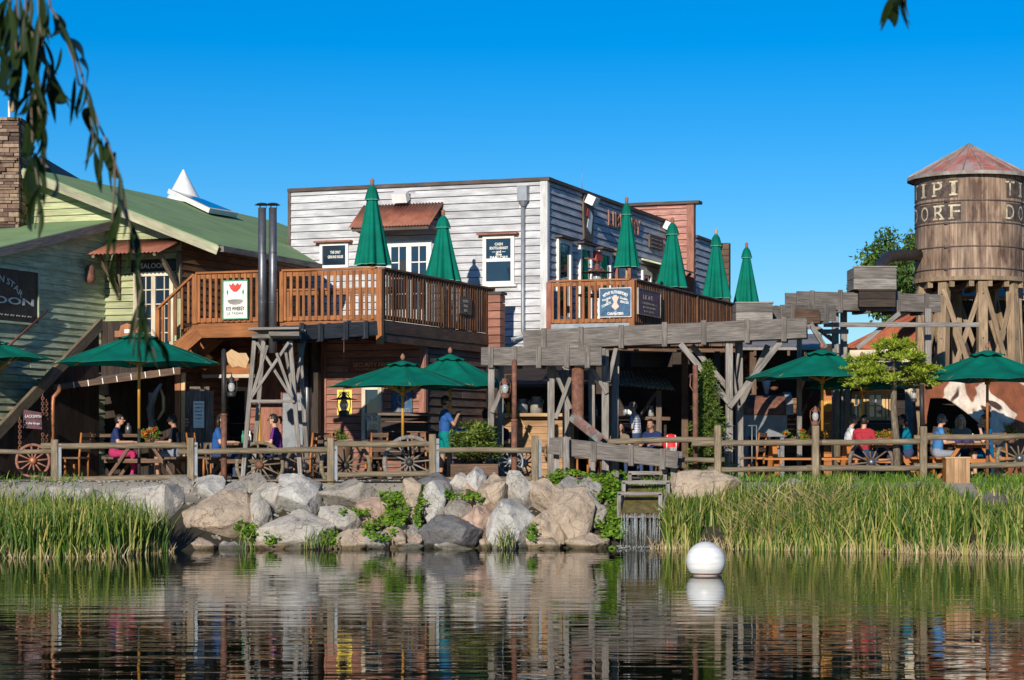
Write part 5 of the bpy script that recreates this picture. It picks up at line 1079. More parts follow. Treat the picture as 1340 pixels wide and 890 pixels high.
# ================================================================ blacksmith corner under the landing
bs = thing('cloth_awning', 'sagging grey brown cloth awning with pale lacing over the dark smithy', 'awning', at(150, 495, 45.6))
m = MB(); p00, p10, p11, p01 = at(68, 504, 44.8), at(236, 480, 45.4), at(250, 468, 47.9), at(118, 476, 47.9)
for i in range(10):
    for j in range(6):
        g_ = lambda u, v: (p00.lerp(p10, u)).lerp(p01.lerp(p11, u), v) - UP * (.12 * math.sin(math.pi * v) * (1 + .3 * math.sin(u * 9)))
        m.face([g_(i / 10, j / 6), g_((i + 1) / 10, j / 6), g_((i + 1) / 10, (j + 1) / 6), g_(i / 10, (j + 1) / 6)], sm=True)
m.build('sheet', M['grey_cloth'], bs); m = MB(); m.prism([p00, p10, p10 - UP * .16, p00 - UP * .12], V((0, .012, 0))); m.build('valance', M['brown_wood'], bs)
m = MB()
for k in range(9): q = p00.lerp(p10, (k + .5) / 9) - V((0, .012, 0)); m.beam(q, q - UP * .13 + V((.02, 0, 0)), .012, .02)
m.build('lacing', M['white_poster'], bs)
m = MB(); m.tube([at(78, 506, 44.3), at(77, 512, 44.2), at(70, 520, 44.1), at(69, 530, 44.1), atz(69, 44.1, PZ)], .045, 10); tag(m.build('drain_pipe', M['copper']), 'thin copper drain pipe at the left corner of the cloth awning', 'pipe')
wk = thing('smithy_workbench', 'cluttered dark workbench with orange boards inside the smithy', 'workbench', atz(130, 46.6, PZ))
m = MB(); m.beam(at(86, 570, 46.6), at(210, 570, 46.6), .7, .07); m.build('top', M['brown_wood'], wk); m = MB(); px_beams(m, [(90, 573, 90, base_y(46.6)), (206, 573, 206, base_y(46.6)), (90, 573, 90, base_y(46.6), .5), (206, 573, 206, base_y(46.6), .5)], 46.4, .1); m.build('leg', M['brown_wood'], wk)
m = MB()
for px, r, h in ((98, .1, .3), (108, .07, .42), (120, .12, .2), (168, .08, .25), (200, .1, .35)): m.lathe([(.001, 0), (r, 0), (r * .9, h * .7), (r * .4, h * .85), (r * .45, h), (.001, h)], 10, at(px, 568, 46.5))
tag(m.build('smithy_jugs', M['steel']), 'dim jugs and pots crowded along the back of the smithy workbench', 'jugs', kind='stuff')
m = MB(); m.prism([at(131, 500, 47.6), at(140, 500, 47.6), at(141, 517, 47.6), at(130, 517, 47.6)], V((0, .2, 0))); tag(m.build('hanging_mask', M['grey_tin']), 'pale grey mask like pot hanging in the dark smithy', 'pot')
hc = thing('horse_collar', 'pale wooden horse collar hung on the post near the seated man', 'horse collar', at(202, 530, 45.4))
for s_, pts in ((0, [(211, 502), (203, 515), (196, 535), (197, 548), (203, 552)]), (1, [(209, 506), (214, 520), (214, 537), (206, 550)])):
    m = MB(); m.tube([at(x, y, 45.3 + .1 * s_) for x, y in pts], [.03, .06, .075, .06, .03] if s_ == 0 else [.02, .035, .04, .02], 8); m.build('hame', M['light_wood'] if s_ else M['grey_wood'], hc)
m = MB(); m.beam(at(198, 514, 45.5), atz(198, 45.5, PZ), .16, .1); m.build('stand', M['grey_wood'], hc)
for px, y0, y1, lb in ((61, 525, 583, 'longer rusty chain hanging beside the copper drain pipe'), (56, 518, 580, 'thick doubled rusty chain hanging left of the drain pipe'), (26, 548, 590, 'short thin rusty chain hanging left of the blacksmith board')):
    CY_ = 43.2 + (px - 26) * .02; m = MB(); z = at(px, y0, CY_); n_ = int((y1 - y0) * 45.2 / F / .055)
    for k in range(n_):
        c = z - UP * (.055 * k); e = V((1, 0, 0)) if k % 2 else V((0, 1, 0)); m.tube([c + e * (.028 * math.cos(t)) + UP * (.04 * math.sin(t)) for t in [6.283 * q / 8 for q in range(9)]], .010, 5, cap=False)
    tag(m.build('chain', M['rust']), lb, 'chain', 'chains at the smithy')
o = thing('blacksmith_sign', 'small dark red and black painted board with pale letters in the smithy corner', 'sign', at(42, 550, 43.5)); m = MB(); m.prism([at(30, 560, 43.4), at(55, 562, 43.6), at(54, 540, 43.6), at(31, 536, 43.4)], V((0, .04, 0))); m.build('board', M['purple_sign'], o)
m = MB(); m.text('BLACKSMITH', at(42.5, 545, 43.45), .09, V((1, .2, -.03)), V((0, -1, 0)), width=.36); m.text('at the forge', at(42.5, 554, 43.45), .07, V((1, .2, -.03)), V((0, -1, 0)), width=.3); m.build('lettering', M['pale_letter'], o)
for px, w_, mt in ((233, .13, 'deck_wood'), (240, .09, 'light_wood')): 
    a = atz(px, 45.9, PZ); m = MB(); m.beam(a, at(px, 488, 45.9), w_, w_, up=V((0, 1, 0))); tag(m.build('timber_post', M[mt], bevel=.006), {233: 'bright orange timber post left of the grey plank notice board', 240: 'pale narrow timber post touching the grey plank notice board'}[px], 'post')
nb = thing('notice_board', 'tall grey plank board holding a brown diamond sign and a white sheet', 'notice board', atz(258, 45.9, PZ))
m = MB(); x = 243
while x < 276: m.beam(atz(x + 2.6, 45.95, PZ), at(x + 2.6, 506 + (6 if x < 246 or x > 270 else 0), 45.95), .05, .085, up=V((1, 0, 0))); x += 5.2
m.build('planks', M['old_brown'], nb); m = MB(); m.prism([at(244, 541, 45.86), at(249, 553, 45.86), at(244, 565, 45.86), at(239, 553, 45.86)], V((0, .03, 0))); dm = m.build('diamond_sign', M['red_sign'], nb); m = MB(); m.text('THE', at(244, 549, 45.85), .05); m.text('WILD WEST', at(244, 553, 45.85), .045, width=.12); m.text('CORNER', at(244, 557, 45.85), .04, width=.09); m.build('lettering', M['pale_letter'], dm)
m = MB(); m.prism([at(253, 560, 45.86), at(267, 560, 45.86), at(267, 525, 45.86), at(253, 525, 45.86)], V((0, .03, 0))); ps = m.build('white_sheet', M['white_poster'], nb); m = MB()
for k, (t_, w_) in enumerate((('WANTED', .19), ('GUESTS', .19), ('the house rules', .16), ('no spitting', .14), ('no guns', .14), ('_________', .17), ('_______', .15))): m.text(t_, at(260, 529 + k * 4.6, 45.85), .05, width=w_)
m.build('lettering', M['ink'], ps)

# ================================================================ fence
def fence(name, label, posts, rails, Y):
    root = thing(name, label, 'fence', atz(posts[0][0], Y, PZ - .1)); root.location.z = PZ - .1
    for (px, t_, b_, mt) in posts:
        m = MB(); c = atz(px, Y, 0); m.beam(c + UP * at(px, b_, Y).z, c + UP * at(px, t_, Y).z, .14, .14, up=V((0, 1, 0))); m.build('post', M[mt], root, .012)
        if mt == 'fence_wood' and name == 'split_rail_fence':
            m = MB(); m.beam(c + V((.085, -.02, at(px, b_, Y).z)), c + V((.085, -.02, at(px, t_ + 6, Y).z)), .03, .1, up=V((1, 0, 0))); m.build('steel_strap', M['steel_strap'], root)
    for (x0, y0, x1, y1, r) in rails:
        m = MB(); a, b = at(x0, y0, Y + .02), at(x1, y1, Y + .02); pts = [a.lerp(b, t) + V((0, U(-.012, .012), U(-.012, .012))) for t in (0, .2, .4, .6, .8, 1)]; m.tube(pts, [r * U(.93, 1.05) for _ in pts], 10); m.build('rail', M['fence_wood'], root)
fence('split_rail_fence', 'round pole fence along the rock wall on the left half', [(72, 575, 662, 'fence_wood'), (250, 573, 645, 'fence_wood'), (433, 573, 642, 'fence_wood'), (566, 568, 634, 'fence_wood'), (700, 570, 642, 'fence_wood')],
      [(-60, 592, 76, 590, .05), (54, 584, 258, 583, .065), (232, 591, 440, 589, .062), (425, 582, 575, 581, .062), (558, 589, 712, 589, .06), (-60, 638, 76, 636, .06), (54, 628, 258, 625, .065), (232, 634, 440, 630, .062), (425, 622, 575, 620, .058), (558, 629, 712, 626, .06)], 41.6)
fence('terrace_fence', 'round pole fence above the reeds on the right half', [(939, 557, 630, 'fence_wood'), (1067, 557, 634, 'fence_wood'), (1208, 558, 637, 'fence_wood')],
      [(796, 578, 945, 575, .06), (905, 580, 1075, 579, .065), (1055, 579, 1214, 578, .062), (1196, 573, 1380, 570, .062), (886, 602, 948, 602, .055), (926, 615, 1075, 613, .06), (1055, 613, 1214, 612, .06), (1196, 610, 1380, 608, .06)], 41.7)

# ================================================================ lanterns and lamp posts
def lantern_parts(root, c, h, mat='rust', hat=False):
    k = h / .45; m = MB(); m.lathe([(.001, 0), (.085 * k, 0), (.095 * k, .03 * k), (.09 * k, .09 * k), (.05 * k, .115 * k), (.001, .115 * k)], 14, c); m.build('base', M[mat], root)
    m = MB(); m.lathe([(.045 * k, .117 * k), (.075 * k, .18 * k), (.07 * k, .25 * k), (.04 * k, .31 * k)], 14, c); m.build('globe', M['lamp_glass'], root)
    m = MB(); m.lathe([(.07 * k, .305 * k), (.075 * k, .33 * k), (.035 * k, .37 * k), (.04 * k, .42 * k), (.001, .45 * k)], 14, c)
    if hat: m.lathe([(.26 * k, .30 * k), (.08 * k, .34 * k), (.02 * k, .36 * k)], 18, c)
    m.build('cap', M[mat], root); m = MB()
    for s_ in (-1, 1): m.tube([c + V((s_ * .085 * k, 0, .05 * k)), c + V((s_ * .12 * k, 0, .2 * k)), c + V((s_ * .11 * k, 0, .33 * k)), c + V((s_ * .05 * k, 0, .40 * k))], .009 * k, 6)
    m.tube([c + V((.1 * k * math.cos(t), -.02 * k, .22 * k + .0 * math.sin(t))) for t in [math.pi + math.pi * q / 8 for q in range(9)]], .005 * k, 5); m.build('guard', M[mat], root)
def lamp_post(px, y0, y1, Y, lx, ly, label, upper='black_iron', h=.42):
    root = thing('lamp_post', label, 'lamp post', atz(px, Y, PZ), 'lantern posts along the fence'); c = atz(px, Y, 0); zm = PZ + (at(px, y0, Y).z - PZ) * .52
    zb = min(PZ, at(px, y1, Y).z)
    m = MB(); m.tube([c + UP * zb, c + UP * zm], .062, 12); m.tube([c + UP * (zm - .05), c + UP * zm], .07, 12); m.build('lower_pole', M['rust'], root)
    m = MB(); m.tube([c + UP * zm, c + UP * at(px, y0, Y).z], .052, 12); m.lathe([(.06, 0), (.03, .05), (.001, .06)], 10, c + UP * at(px, y0, Y).z); m.build('upper_pole', M[upper], root)
    if lx is not None:
        l = at(lx, ly, Y - .1); l.z -= h; m = MB(); m.tube([c + UP * (l.z + h + .06), V((l.x, l.y, l.z + h + .06)), V((l.x, l.y, l.z + h - .02))], .014, 6); m.build('arm', M[upper], root); lantern_parts(root, l, h, upper)
lamp_post(293, 460, 640, 41.9, 303, 492, 'lamp post with lantern standing left of the splay legged trestle')
lamp_post(673, 474, 640, 41.9, 661, 494, 'rusty lamp post with lantern standing right of the leafy bush', 'rust')
root = thing('lamp_post', 'bare rusty post with an iron hook in front of the slim conifer', 'lamp post', atz(910, 42.2, PZ), 'lantern posts along the fence'); m = MB(); c = atz(910, 42.2, 0); m.tube([c + UP * PZ, c + UP * at(910, 478, 42.2).z], .055, 12); m.build('pole', M['rust'], root); m = MB(); m.tube([at(910, 490, 42.2), at(903, 490, 42.2), at(902, 494, 42.2)], .016, 6); m.tube([at(904, 491, 42.2), at(903, 505, 42.2), at(907, 512, 42.2), at(910, 511, 42.2)], .014, 6); m.build('hook', M['rust'], root)
rl = thing('fence_lantern', 'rusty storm lantern on the fence post before the picnic table', 'lantern', at(1067, 557, 41.7)); lantern_parts(rl, at(1067, 557, 41.7) , .40)
rl = thing('lamp_post', 'black lantern bracket rising from the fence post left of the hide tent', 'lamp post', at(1207, 558, 41.7), 'lantern posts along the fence'); m = MB(); m.tube([at(1207, 557, 41.7), at(1206, 503, 41.7)], .05, 10); m.build('pole', M['black_iron'], rl); m = MB(); m.tube([at(1206, 505, 41.7), at(1196, 504, 41.7), at(1196, 507, 41.7)], .014, 6); m.build('arm', M['black_iron'], rl); lantern_parts(rl, at(1196, 526, 41.7), .28, 'black_iron')
rl = thing('hanging_lantern', 'dark lantern with a wide hat hanging on a chain before the yellow poster', 'lantern', at(450, 546, 45.3)); lantern_parts(rl, at(450, 545, 45.3), .55, 'black_iron', hat=True); m = MB(); m.tube([at(450, 513, 45.3), at(450, 440, 45.3)], .008, 5); m.build('chain', M['rust'], rl)
rl = thing('lantern', 'small lantern hanging left of the salmon side wall beside red box sign, upper floor', 'lantern', GF(.5, gb(762), 6.1)); rl['label'] = 'brown wide hatted lantern on the grey side wall between the upper windows'; lantern_parts(rl, GF(.45, gb(760), 6.0), .75, 'rust', hat=True); m = MB(); m.tube([GF(.45, gb(760), 6.72), GF(.45, gb(760), 6.85), GF(.03, gb(760), 6.9)], .02, 6); m.build('arm', M['rust'], rl)
board('red_box_sign', 'small red box sign between the tall side windows of the grey house', GF, 'r', 0, gb(773), gb(781), gzb(777, 342), gzb(777, 329), .02, .16, 'red_art')
rl = thing('lantern', 'second', 'lantern', GF(.5, gb(856), 6.1)); rl['label'] = 'dark lantern below the green porch ledge beside the second closed parasol'; lantern_parts(rl, GF(.6, gb(853), 5.9), .7, 'black_iron', hat=True); m = MB(); m.tube([GF(.6, gb(853), 6.6), GF(.6, gb(853), 7.14)], .015, 6); m.build('arm', M['black_iron'], rl)

# ================================================================ wagon wheels
def wheel(c, r, label, rz=0, mat='fence_wood', hub='black_iron', lean=.1, ns=12):
    root = thing('wagon_wheel', label, 'wagon wheel', V((0, 0, 0)), 'old wagon wheels on the terrace'); X, Y_, Z = V((1, 0, 0)), V((0, 1, 0)), UP
    m = MB(); w_ = .055; t = .07 * r / .5
    m.lathe([(r - t, -w_ / 2), (r, -w_ / 2), (r, w_ / 2), (r - t, w_ / 2), (r - t, -w_ / 2)], 40, (0, 0, 0), (X, Z, -Y_)); m.build('rim', M[mat], root)
    m = MB(); m.lathe([(.001, -.12), (.045, -.12), (.05, -.08), (.075, -.06), (.085, 0), (.075, .06), (.05, .1), (.001, .1)], 16, (0, 0, 0), (X, Z, -Y_)); m.build('hub', M[hub], root)
    for k in range(ns):
        a = 2 * math.pi * k / ns + .1; d = V((math.cos(a), 0, math.sin(a))); m = MB(); m.tube([d * .07, d * (r * .5), d * (r - t * .8)], [.022, .017, .022], 6); m.build('spoke', M[mat], root)
    root.location = c; root.rotation_euler = (-lean, 0, rz); return root
wheel(at(43, 603, 43.0), .36, 'small reddish wagon wheel in the smithy corner with an orange hub', .3, 'salmon_clap', 'copper')
wheel(at(340, 609, 42.0), .50, 'wagon wheel with a rusty hub between the legs of the trestle', .1, 'fence_wood', 'rust')
wheel(at(452, 609, 42.1), .53, 'pale grey wagon wheel just right of the third fence post')
wheel(at(536, 605, 42.15), .56, 'largest grey wagon wheel behind the parasol pole in mid fence', -.1, 'grey_wood')
wheel(at(398, 610, 43.2), .45, 'shaded wagon wheel behind the right trestle leg', .6, 'old_brown')
wheel(at(668, 604, 42.9), .28, 'small grey iron wheel behind the rusty lamp post', .2, 'zinc', 'zinc', ns=10)
wheel(at(686, 606, 43.2), .26, 'small grey iron wheel leaning right of the rusty lamp post', -.4, 'grey_wood', 'zinc', ns=10)
wheel(at(1140, 605, 42.1), .48, 'wagon wheel leaning before the orange table near the pine trunk', .05, 'old_brown', 'steel')
wheel(at(1334, 600, 42.1), .48, 'wagon wheel at the right edge behind the fence', -.1, 'fence_wood', 'steel')

# ================================================================ tables, benches, planters
def picnic(loc, rz, label, L=1.7, mat='table_wood', w=.72, topmat=None):
    root = thing('picnic_table', label, 'picnic table', V((0, 0, 0)), 'picnic tables on the terrace')
    m = MB()
    for k in range(4): m.box(V((0, -w / 2 + (k + .5) * w / 4, .74)), L, w / 4 - .012, .045)
    m.build('table_top', M[topmat or mat], root, .005)
    for s_ in (-1, 1):
        m = MB()
        for k in range(2): m.box(V((0, s_ * (.66 + k * .13 - .06), .44)), L, .12, .045)
        m.build('bench', M[mat], root, .005)
    for s_ in (-1, 1):
        m = MB(); x = s_ * (L / 2 - .28)
        for t_ in (-1, 1): m.beam(V((x, t_ * .72, .0)), V((x, t_ * .22, .715)), .07, .1, up=V((1, 0, 0)))
        m.beam(V((x + .06, -.8, .38)), V((x + .06, .8, .38)), .05, .09); m.beam(V((x + .06, -.33, .69)), V((x + .06, .33, .69)), .05, .06); m.build('leg', M[mat], root, .005)
    root.location = loc; root.rotation_euler = (0, 0, rz); return root
RQ = math.radians(90)
picnic(atz(192, 44.6, PZ), RQ, 'wooden picnic table with a flower pot between the two men on the left', 1.9, 'brown_wood')
picnic(atz(324, 43.8, PZ), RQ, 'wooden picnic table with bottles between the two seated women behind the trestle', 1.9, 'brown_wood')
picnic(atz(1060, 43.0, PZ), 0, 'orange picnic table with red and yellow flowers behind the lantern fence post', 2.1)
picnic(atz(1150, 44.5, PZ), RQ, 'orange picnic table behind the leaning wheel and the pine trunk', 1.7)
picnic(atz(1262, 44.5, PZ), RQ, 'dark topped picnic table in front of the hide tent', 1.8, 'table_wood', topmat='brown_wood')
picnic(atz(832, 46.0, PZ), 0, 'shaded picnic table before the drinks stall', 1.6, 'brown_wood')
picnic(atz(615, 45.2, PZ), 0, 'dark picnic table behind the leafy bush', 1.8, 'brown_wood')
picnic(atz(528, 44.6, PZ), 0, 'dark picnic table under the centre parasol', 1.7, 'dark_wood')
t_ = thing('wooden_bin', 'upright pale wooden box standing on the bank side of the fence', 'bin', atz(1253, 41.45, PZ)); m = MB()
a, b = at(1238, 600, 41.35), at(1269, 637, 41.35)
n_ = 6
for k in range(n_): x = a.x + (b.x - a.x) * (k + .5) / n_; m.beam(V((x, 41.35, b.z)), V((x, 41.35, a.z)), .03, (b.x - a.x) / n_ - .004, up=V((1, 0, 0)))
m.build('front_boards', M['bar_wood'], t_); m = MB(); 
for x in (a.x + .015, b.x - .015): m.beam(V((x, 41.37, (a.z + b.z) / 2)), V((x, 41.75, (a.z + b.z) / 2)), .03, a.z - b.z, up=UP)
m.beam(V((a.x, 41.74, (a.z + b.z) / 2)), V((b.x, 41.74, (a.z + b.z) / 2)), .03, a.z - b.z); m.build('side_boards', M['table_wood'], t_); m = MB(); m.beam(V((a.x - .02, 41.55, a.z + .015)), V((b.x + .02, 41.55, a.z + .015)), .46, .03); m.build('lid', M['light_wood'], t_)
# things on tables
def bottle(px, py, Y, label, mat, h=.26, r=.035):
    c = at(px, py, Y); c.z = PZ + .764; m = MB(); m.lathe([(.001, 0), (r, 0), (r, h * .6), (r * .4, h * .75), (r * .4, h), (.001, h)], 10, c); tag(m.build('bottle', M[mat]), label, 'bottle', 'bottles on the terrace tables')
bottle(318, 570, 43.5, 'green glass bottle standing left on the womens table', 'art_green'); bottle(327, 570, 43.9, 'white bottle standing in the middle of the womens table', 'white_poster'); bottle(334, 570, 43.6, 'small yellow bottle right on the womens table', 'yellow_poster', .18); bottle(1273, 575, 44.3, 'white bottle on the dark topped table before the hide tent', 'white_poster', .2); bottle(1044, 575, 42.9, 'dark bottle on the orange picnic table beside the flowers', 'ink', .2)
m = MB(); c = atz(1258, 44.2, PZ + .765)
for k in range(5): m.ell(c + V((U(-.18, .18), U(-.1, .1), .04)), U(.1, .16), .12, U(.05, .09), 6)
tag(m.build('cloth_bag', plain('purple_cloth', (.05, .035, .11), .8)), 'crumpled dark purple bag lying on the dark topped table', 'bag')
bp = thing('red_backpack', 'bright red backpack with pale straps behind the outlet flume', 'backpack', at(878, 579, 43.6)); m = MB(); c = at(878, 580, 43.6); m.ell(c, .18, .13, .2, 10); m.ell(c + V((0, -.1, -.06)), .13, .07, .1, 8); m.build('bag', plain('red_nylon', (.75, .02, .02), .6), bp); m = MB()
for s_ in (-1, 1): m.tube([c + V((s_ * .08, -.1, .17)), c + V((s_ * .1, -.17, .02)), c + V((s_ * .1, -.13, -.16))], .014, 6)
m.build('strap', M['white_poster'], bp)
bst = thing('stool', 'low dark stool below the red backpack', 'stool', atz(878, 43.6, PZ)); m = MB(); m.box(atz(878, 43.6, PZ + .44), .4, .35, .05); m.build('seat', M['brown_wood'], bst)
for sx in (-.15, .15):
    for sy in (-.13, .13): m = MB(); c = atz(878, 43.6, PZ) + V((sx, sy, 0)); m.beam(c, c + UP * .41, .045); m.build('leg', M['brown_wood'], bst)
# steel guard rail behind the braced post
gr = thing('steel_railing', 'thin bare steel railing in front of the smoker oven', 'railing', atz(965, 44.8, PZ)); m = MB(); m.tube([at(934, 557, 44.8), at(990, 557, 44.8)], .015, 6); m.build('top_rail', M['zinc'], gr); m = MB()
for px in (936, 948, 962, 975, 984, 990): m.tube([at(px, 557, 44.8), atz(px, 44.8, PZ)], .013, 6)
m.build('bars', M['zinc'], gr)

def chair(px, Y, rz, label):
    root = thing('wooden_chair', label, 'chair', V((0, 0, 0)), 'wooden chairs on the terrace'); m = MB(); m.box(V((0, 0, .44)), .42, .42, .04); m.build('seat', M['brown_wood'], root, .004)
    for sx in (-1, 1):
        m = MB(); m.tube([V((sx * .17, .17, 0)), V((sx * .17, .17, .2)), V((sx * .17, .17, .42))], [.018, .028, .02], 8); m.build('leg', M['table_wood'], root)
        m = MB(); m.tube([V((sx * .17, -.18, 0)), V((sx * .17, -.18, .45)), V((sx * .18, -.24, .98))], [.018, .025, .02], 8); m.build('leg', M['table_wood'], root)
    m = MB()
    for z in (.62, .78, .93): m.beam(V((-.18, -.2 - (z - .45) * .1, z)), V((.18, -.2 - (z - .45) * .1, z)), .02, .09)
    m.build('backrest', M['brown_wood'], root); root.location = atz(px, Y, PZ); root.rotation_euler = (0, 0, rz)
for px, Y, rz, lb in ((100, 44.2, 1.2, 'chair at the smithy workbench left of the person in pink trousers'), (262, 44.9, -1.9, 'chair behind the man in the black tee before the notice board'), (398, 43.4, 1.4, 'chair right of the trestle near the metal cabinet'), (415, 45.0, 2.6, 'chair below the wide grey stove pipe'), (492, 43.9, .4, 'chair between the two big grey wheels, under the middle parasol'), (556, 43.8, -.6, 'chair just left of the standing man in blue'), (770, 44.6, .8, 'chair behind the rusty chute left of the drinks stall'), (985, 44.2, 1.0, 'chair at the steel railing near the orange picnic table'), (1212, 44.6, 2.9, 'chair in the dark mouth of the hide tent'), (1318, 44.0, -1.0, 'chair behind the right edge wheel')): chair(px, Y, rz, lb)
tb = thing('barrel', 'old wooden barrel with iron hoops standing by the dark wall right of the trestle', 'barrel', atz(428, 44.8, PZ)); m = MB(); c_ = atz(428, 44.8, PZ); m.lathe([(.001, 0), (.26, 0), (.32, .4), (.27, .82), (.25, .8), (.001, .8)], 20, c_); m.build('staves', M['old_brown'], tb); m = MB()
for z, r in ((.12, .286), (.3, .315), (.55, .312), (.72, .287)): m.lathe([(r, z), (r + .008, z), (r + .008, z + .04), (r, z + .04)], 20, c_)
m.build('hoops', M['black_iron'], tb)
tt = thing('plank_partition', 'low dark plank partition behind the big wheels under the middle parasol', 'partition', atz(530, 45.8, PZ)); m = MB()
for k in range(5): m.beam(at(498, 545 + k * 13, 45.8), at(560, 546 + k * 13, 45.8), .05, .2)
m.build('planks', M['dark_wood'], tt); m = MB(); m.beam(at(495, 542, 45.75), at(563, 543, 45.75), .3, .05); m.build('ledge', M['old_brown'], tt)
sk = thing('cow_skull', 'pale cattle skull with horns over the shed behind the parasol edge', 'skull', at(1003, 503, 47.5)); m = MB(); q_ = at(1003, 503, 47.5); m.tube([q_ + V((0, 0, .12)), q_, q_ - V((0, .05, .22))], [.1, .09, .04], 8); m.build('skull', M['white_board'], sk); m = MB(); m.tube([q_ + V((-.3, 0, .22)), q_ + V((-.2, 0, .1)), q_ + V((0, 0, .08)), q_ + V((.2, 0, .1)), q_ + V((.3, 0, .22))], [.01, .03, .035, .03, .01], 8); m.build('horns', M['light_wood'], sk)
hs_ = thing('hanging_hide', 'small yellow brown hide hanging beside the left lamp post lantern', 'hide', at(312, 468, 45.6)); m = MB(); m.prism([at(x, y, 45.6) for x, y in ((296, 462), (303, 457), (312, 462), (322, 462), (326, 470), (322, 482), (312, 479), (304, 481), (298, 474))][::-1], V((0, .06, 0))); m.build('hide', M['light_wood'], hs_)

# ================================================================ parasols
def parasol(px, apy, rpy, r, Y, label, rot=0.2, base='black_iron', n=8, polemat='yellow_wood'):
    A = at(px, apy, Y); c = V((A.x, Y, 0)); za = A.z; zr = at(px, rpy, Y).z; zb = PZ
    root = thing('parasol', label, 'parasol', V((A.x, Y, zb)), 'open green parasols on the terrace')
    m = MB(); NR = 8; SUB = 6; rings = []
    for i in range(NR + 1):
        t = i / NR; ring = []
        for k in range(n * SUB):
            a = rot + 2 * math.pi * k / (n * SUB); f = (k % SUB) / SUB; e = math.cos(math.pi / n) / math.cos((f - .5) * 2 * math.pi / n)
            dip = math.sin(math.pi * f); rr = r * t * e * (1 - .02 * dip * t); z = .02 * t * noise.noise(V((c.x + 3 * t * math.cos(a), 3 * t * math.sin(a), r))) + za + (zr - za) * (t ** 1.12) - .035 * r * dip * math.sin(math.pi * t) + .022 * r * dip * t ** 3
            ring.append(c + V((math.cos(a) * rr, math.sin(a) * rr, z)))
        rings.append(ring)
    vs_ = [p for ring in rings for p in ring]; K = n * SUB
    fs = [(i * K + k, i * K + (k + 1) % K, (i + 1) * K + (k + 1) % K, (i + 1) * K + k) for i in range(NR) for k in range(K)]
    m.raw(vs_, fs, sm=True); cn = m.build('canopy', M['green_cloth'], root)
    m = MB()
    for k in range(n): m.tube([rings[i][k * SUB] + UP * .004 for i in range(1, NR + 1)], .006, 5)
    m.tube([p for p in rings[NR]] + [rings[NR][0]], .007, 5); m.build('seams', M['green_seam'], root)
    m = MB(); ring2 = []
    for i in range(4):
        t = .03 + .2 * i / 3
        for k in range(K): a = rot + 2 * math.pi * k / K; rr = r * t; m.v.append(tuple(c + V((math.cos(a) * rr, math.sin(a) * rr, za + .055 + (zr - za) * t ** 1.1 + (.02 * math.sin(6.28 * k / SUB) if i == 3 else 0)))))
    for i in range(3):
        for k in range(K): m.f.append((i * K + k, i * K + (k + 1) % K, (i + 1) * K + (k + 1) % K, (i + 1) * K + k)); m.uv += [(0, 0)] * 4; m.mi.append(0); m.sm.append(True)
    m.build('vent', M['green_cloth'], root)
    m = MB(); zm = zb + (zr - zb) * .45; m.tube([c + UP * zm, c + UP * (za + .02)], .03, 10); m.build('pole', M[polemat], root); m = MB(); m.tube([c + UP * zb, c + UP * zm], .034, 10); m.build('lower_pole', M[base], root)
    m = MB(); m.lathe([(.02, .0), (.045, .03), (.05, .07), (.03, .11), (.001, .14)], 10, c + UP * (za + .06)); m.build('finial', M['salmon_clap'], root)
    hz = za - .62
    m = MB(); m.tube([c + UP * (hz - .05), c + UP * (hz + .07)], .055, 10); m.build('hub', M[polemat], root)
    for k in range(n):
        a = rot + 2 * math.pi * k / n; u_ = V((math.cos(a), math.sin(a), 0)); m = MB(); m.beam(c + UP * (za - .05), c + u_ * (r * .95) + UP * (zr - .005 + (za - zr) * .05), .02, .025); m.beam(c + u_ * .04 + UP * hz, c + u_ * (r * .5) + UP * (za + (zr - za) * .46 - .05), .018, .022); m.build('rib', M[polemat], root)
    return root
parasol(-6, 448, 471, 1.25, 43.6, 'leftmost green parasol cut by the photo edge beside the stair', .35)
parasol(182, 438, 478, 1.80, 42.6, 'broad green parasol over the left table, overlapping the grey stair', .3)
parasol(527, 475, 507, 1.54, 42.4, 'green parasol on an orange and grey pole at the middle of the fence', .15)
parasol(589, 466, 508, 1.42, 44.6, 'green parasol just behind the middle one, above the standing man', .4)
parasol(1076, 460, 496, 1.62, 43.2, 'green parasol above the picnic table with lantern post', .04)
parasol(1128, 472, 509, 1.22, 44.2, 'green parasol mostly hidden behind the flat pine', .5)
parasol(1292, 461, 499, 1.60, 42.7, 'green parasol before the hide tent at the right edge', .04, 'rust', polemat='table_wood')
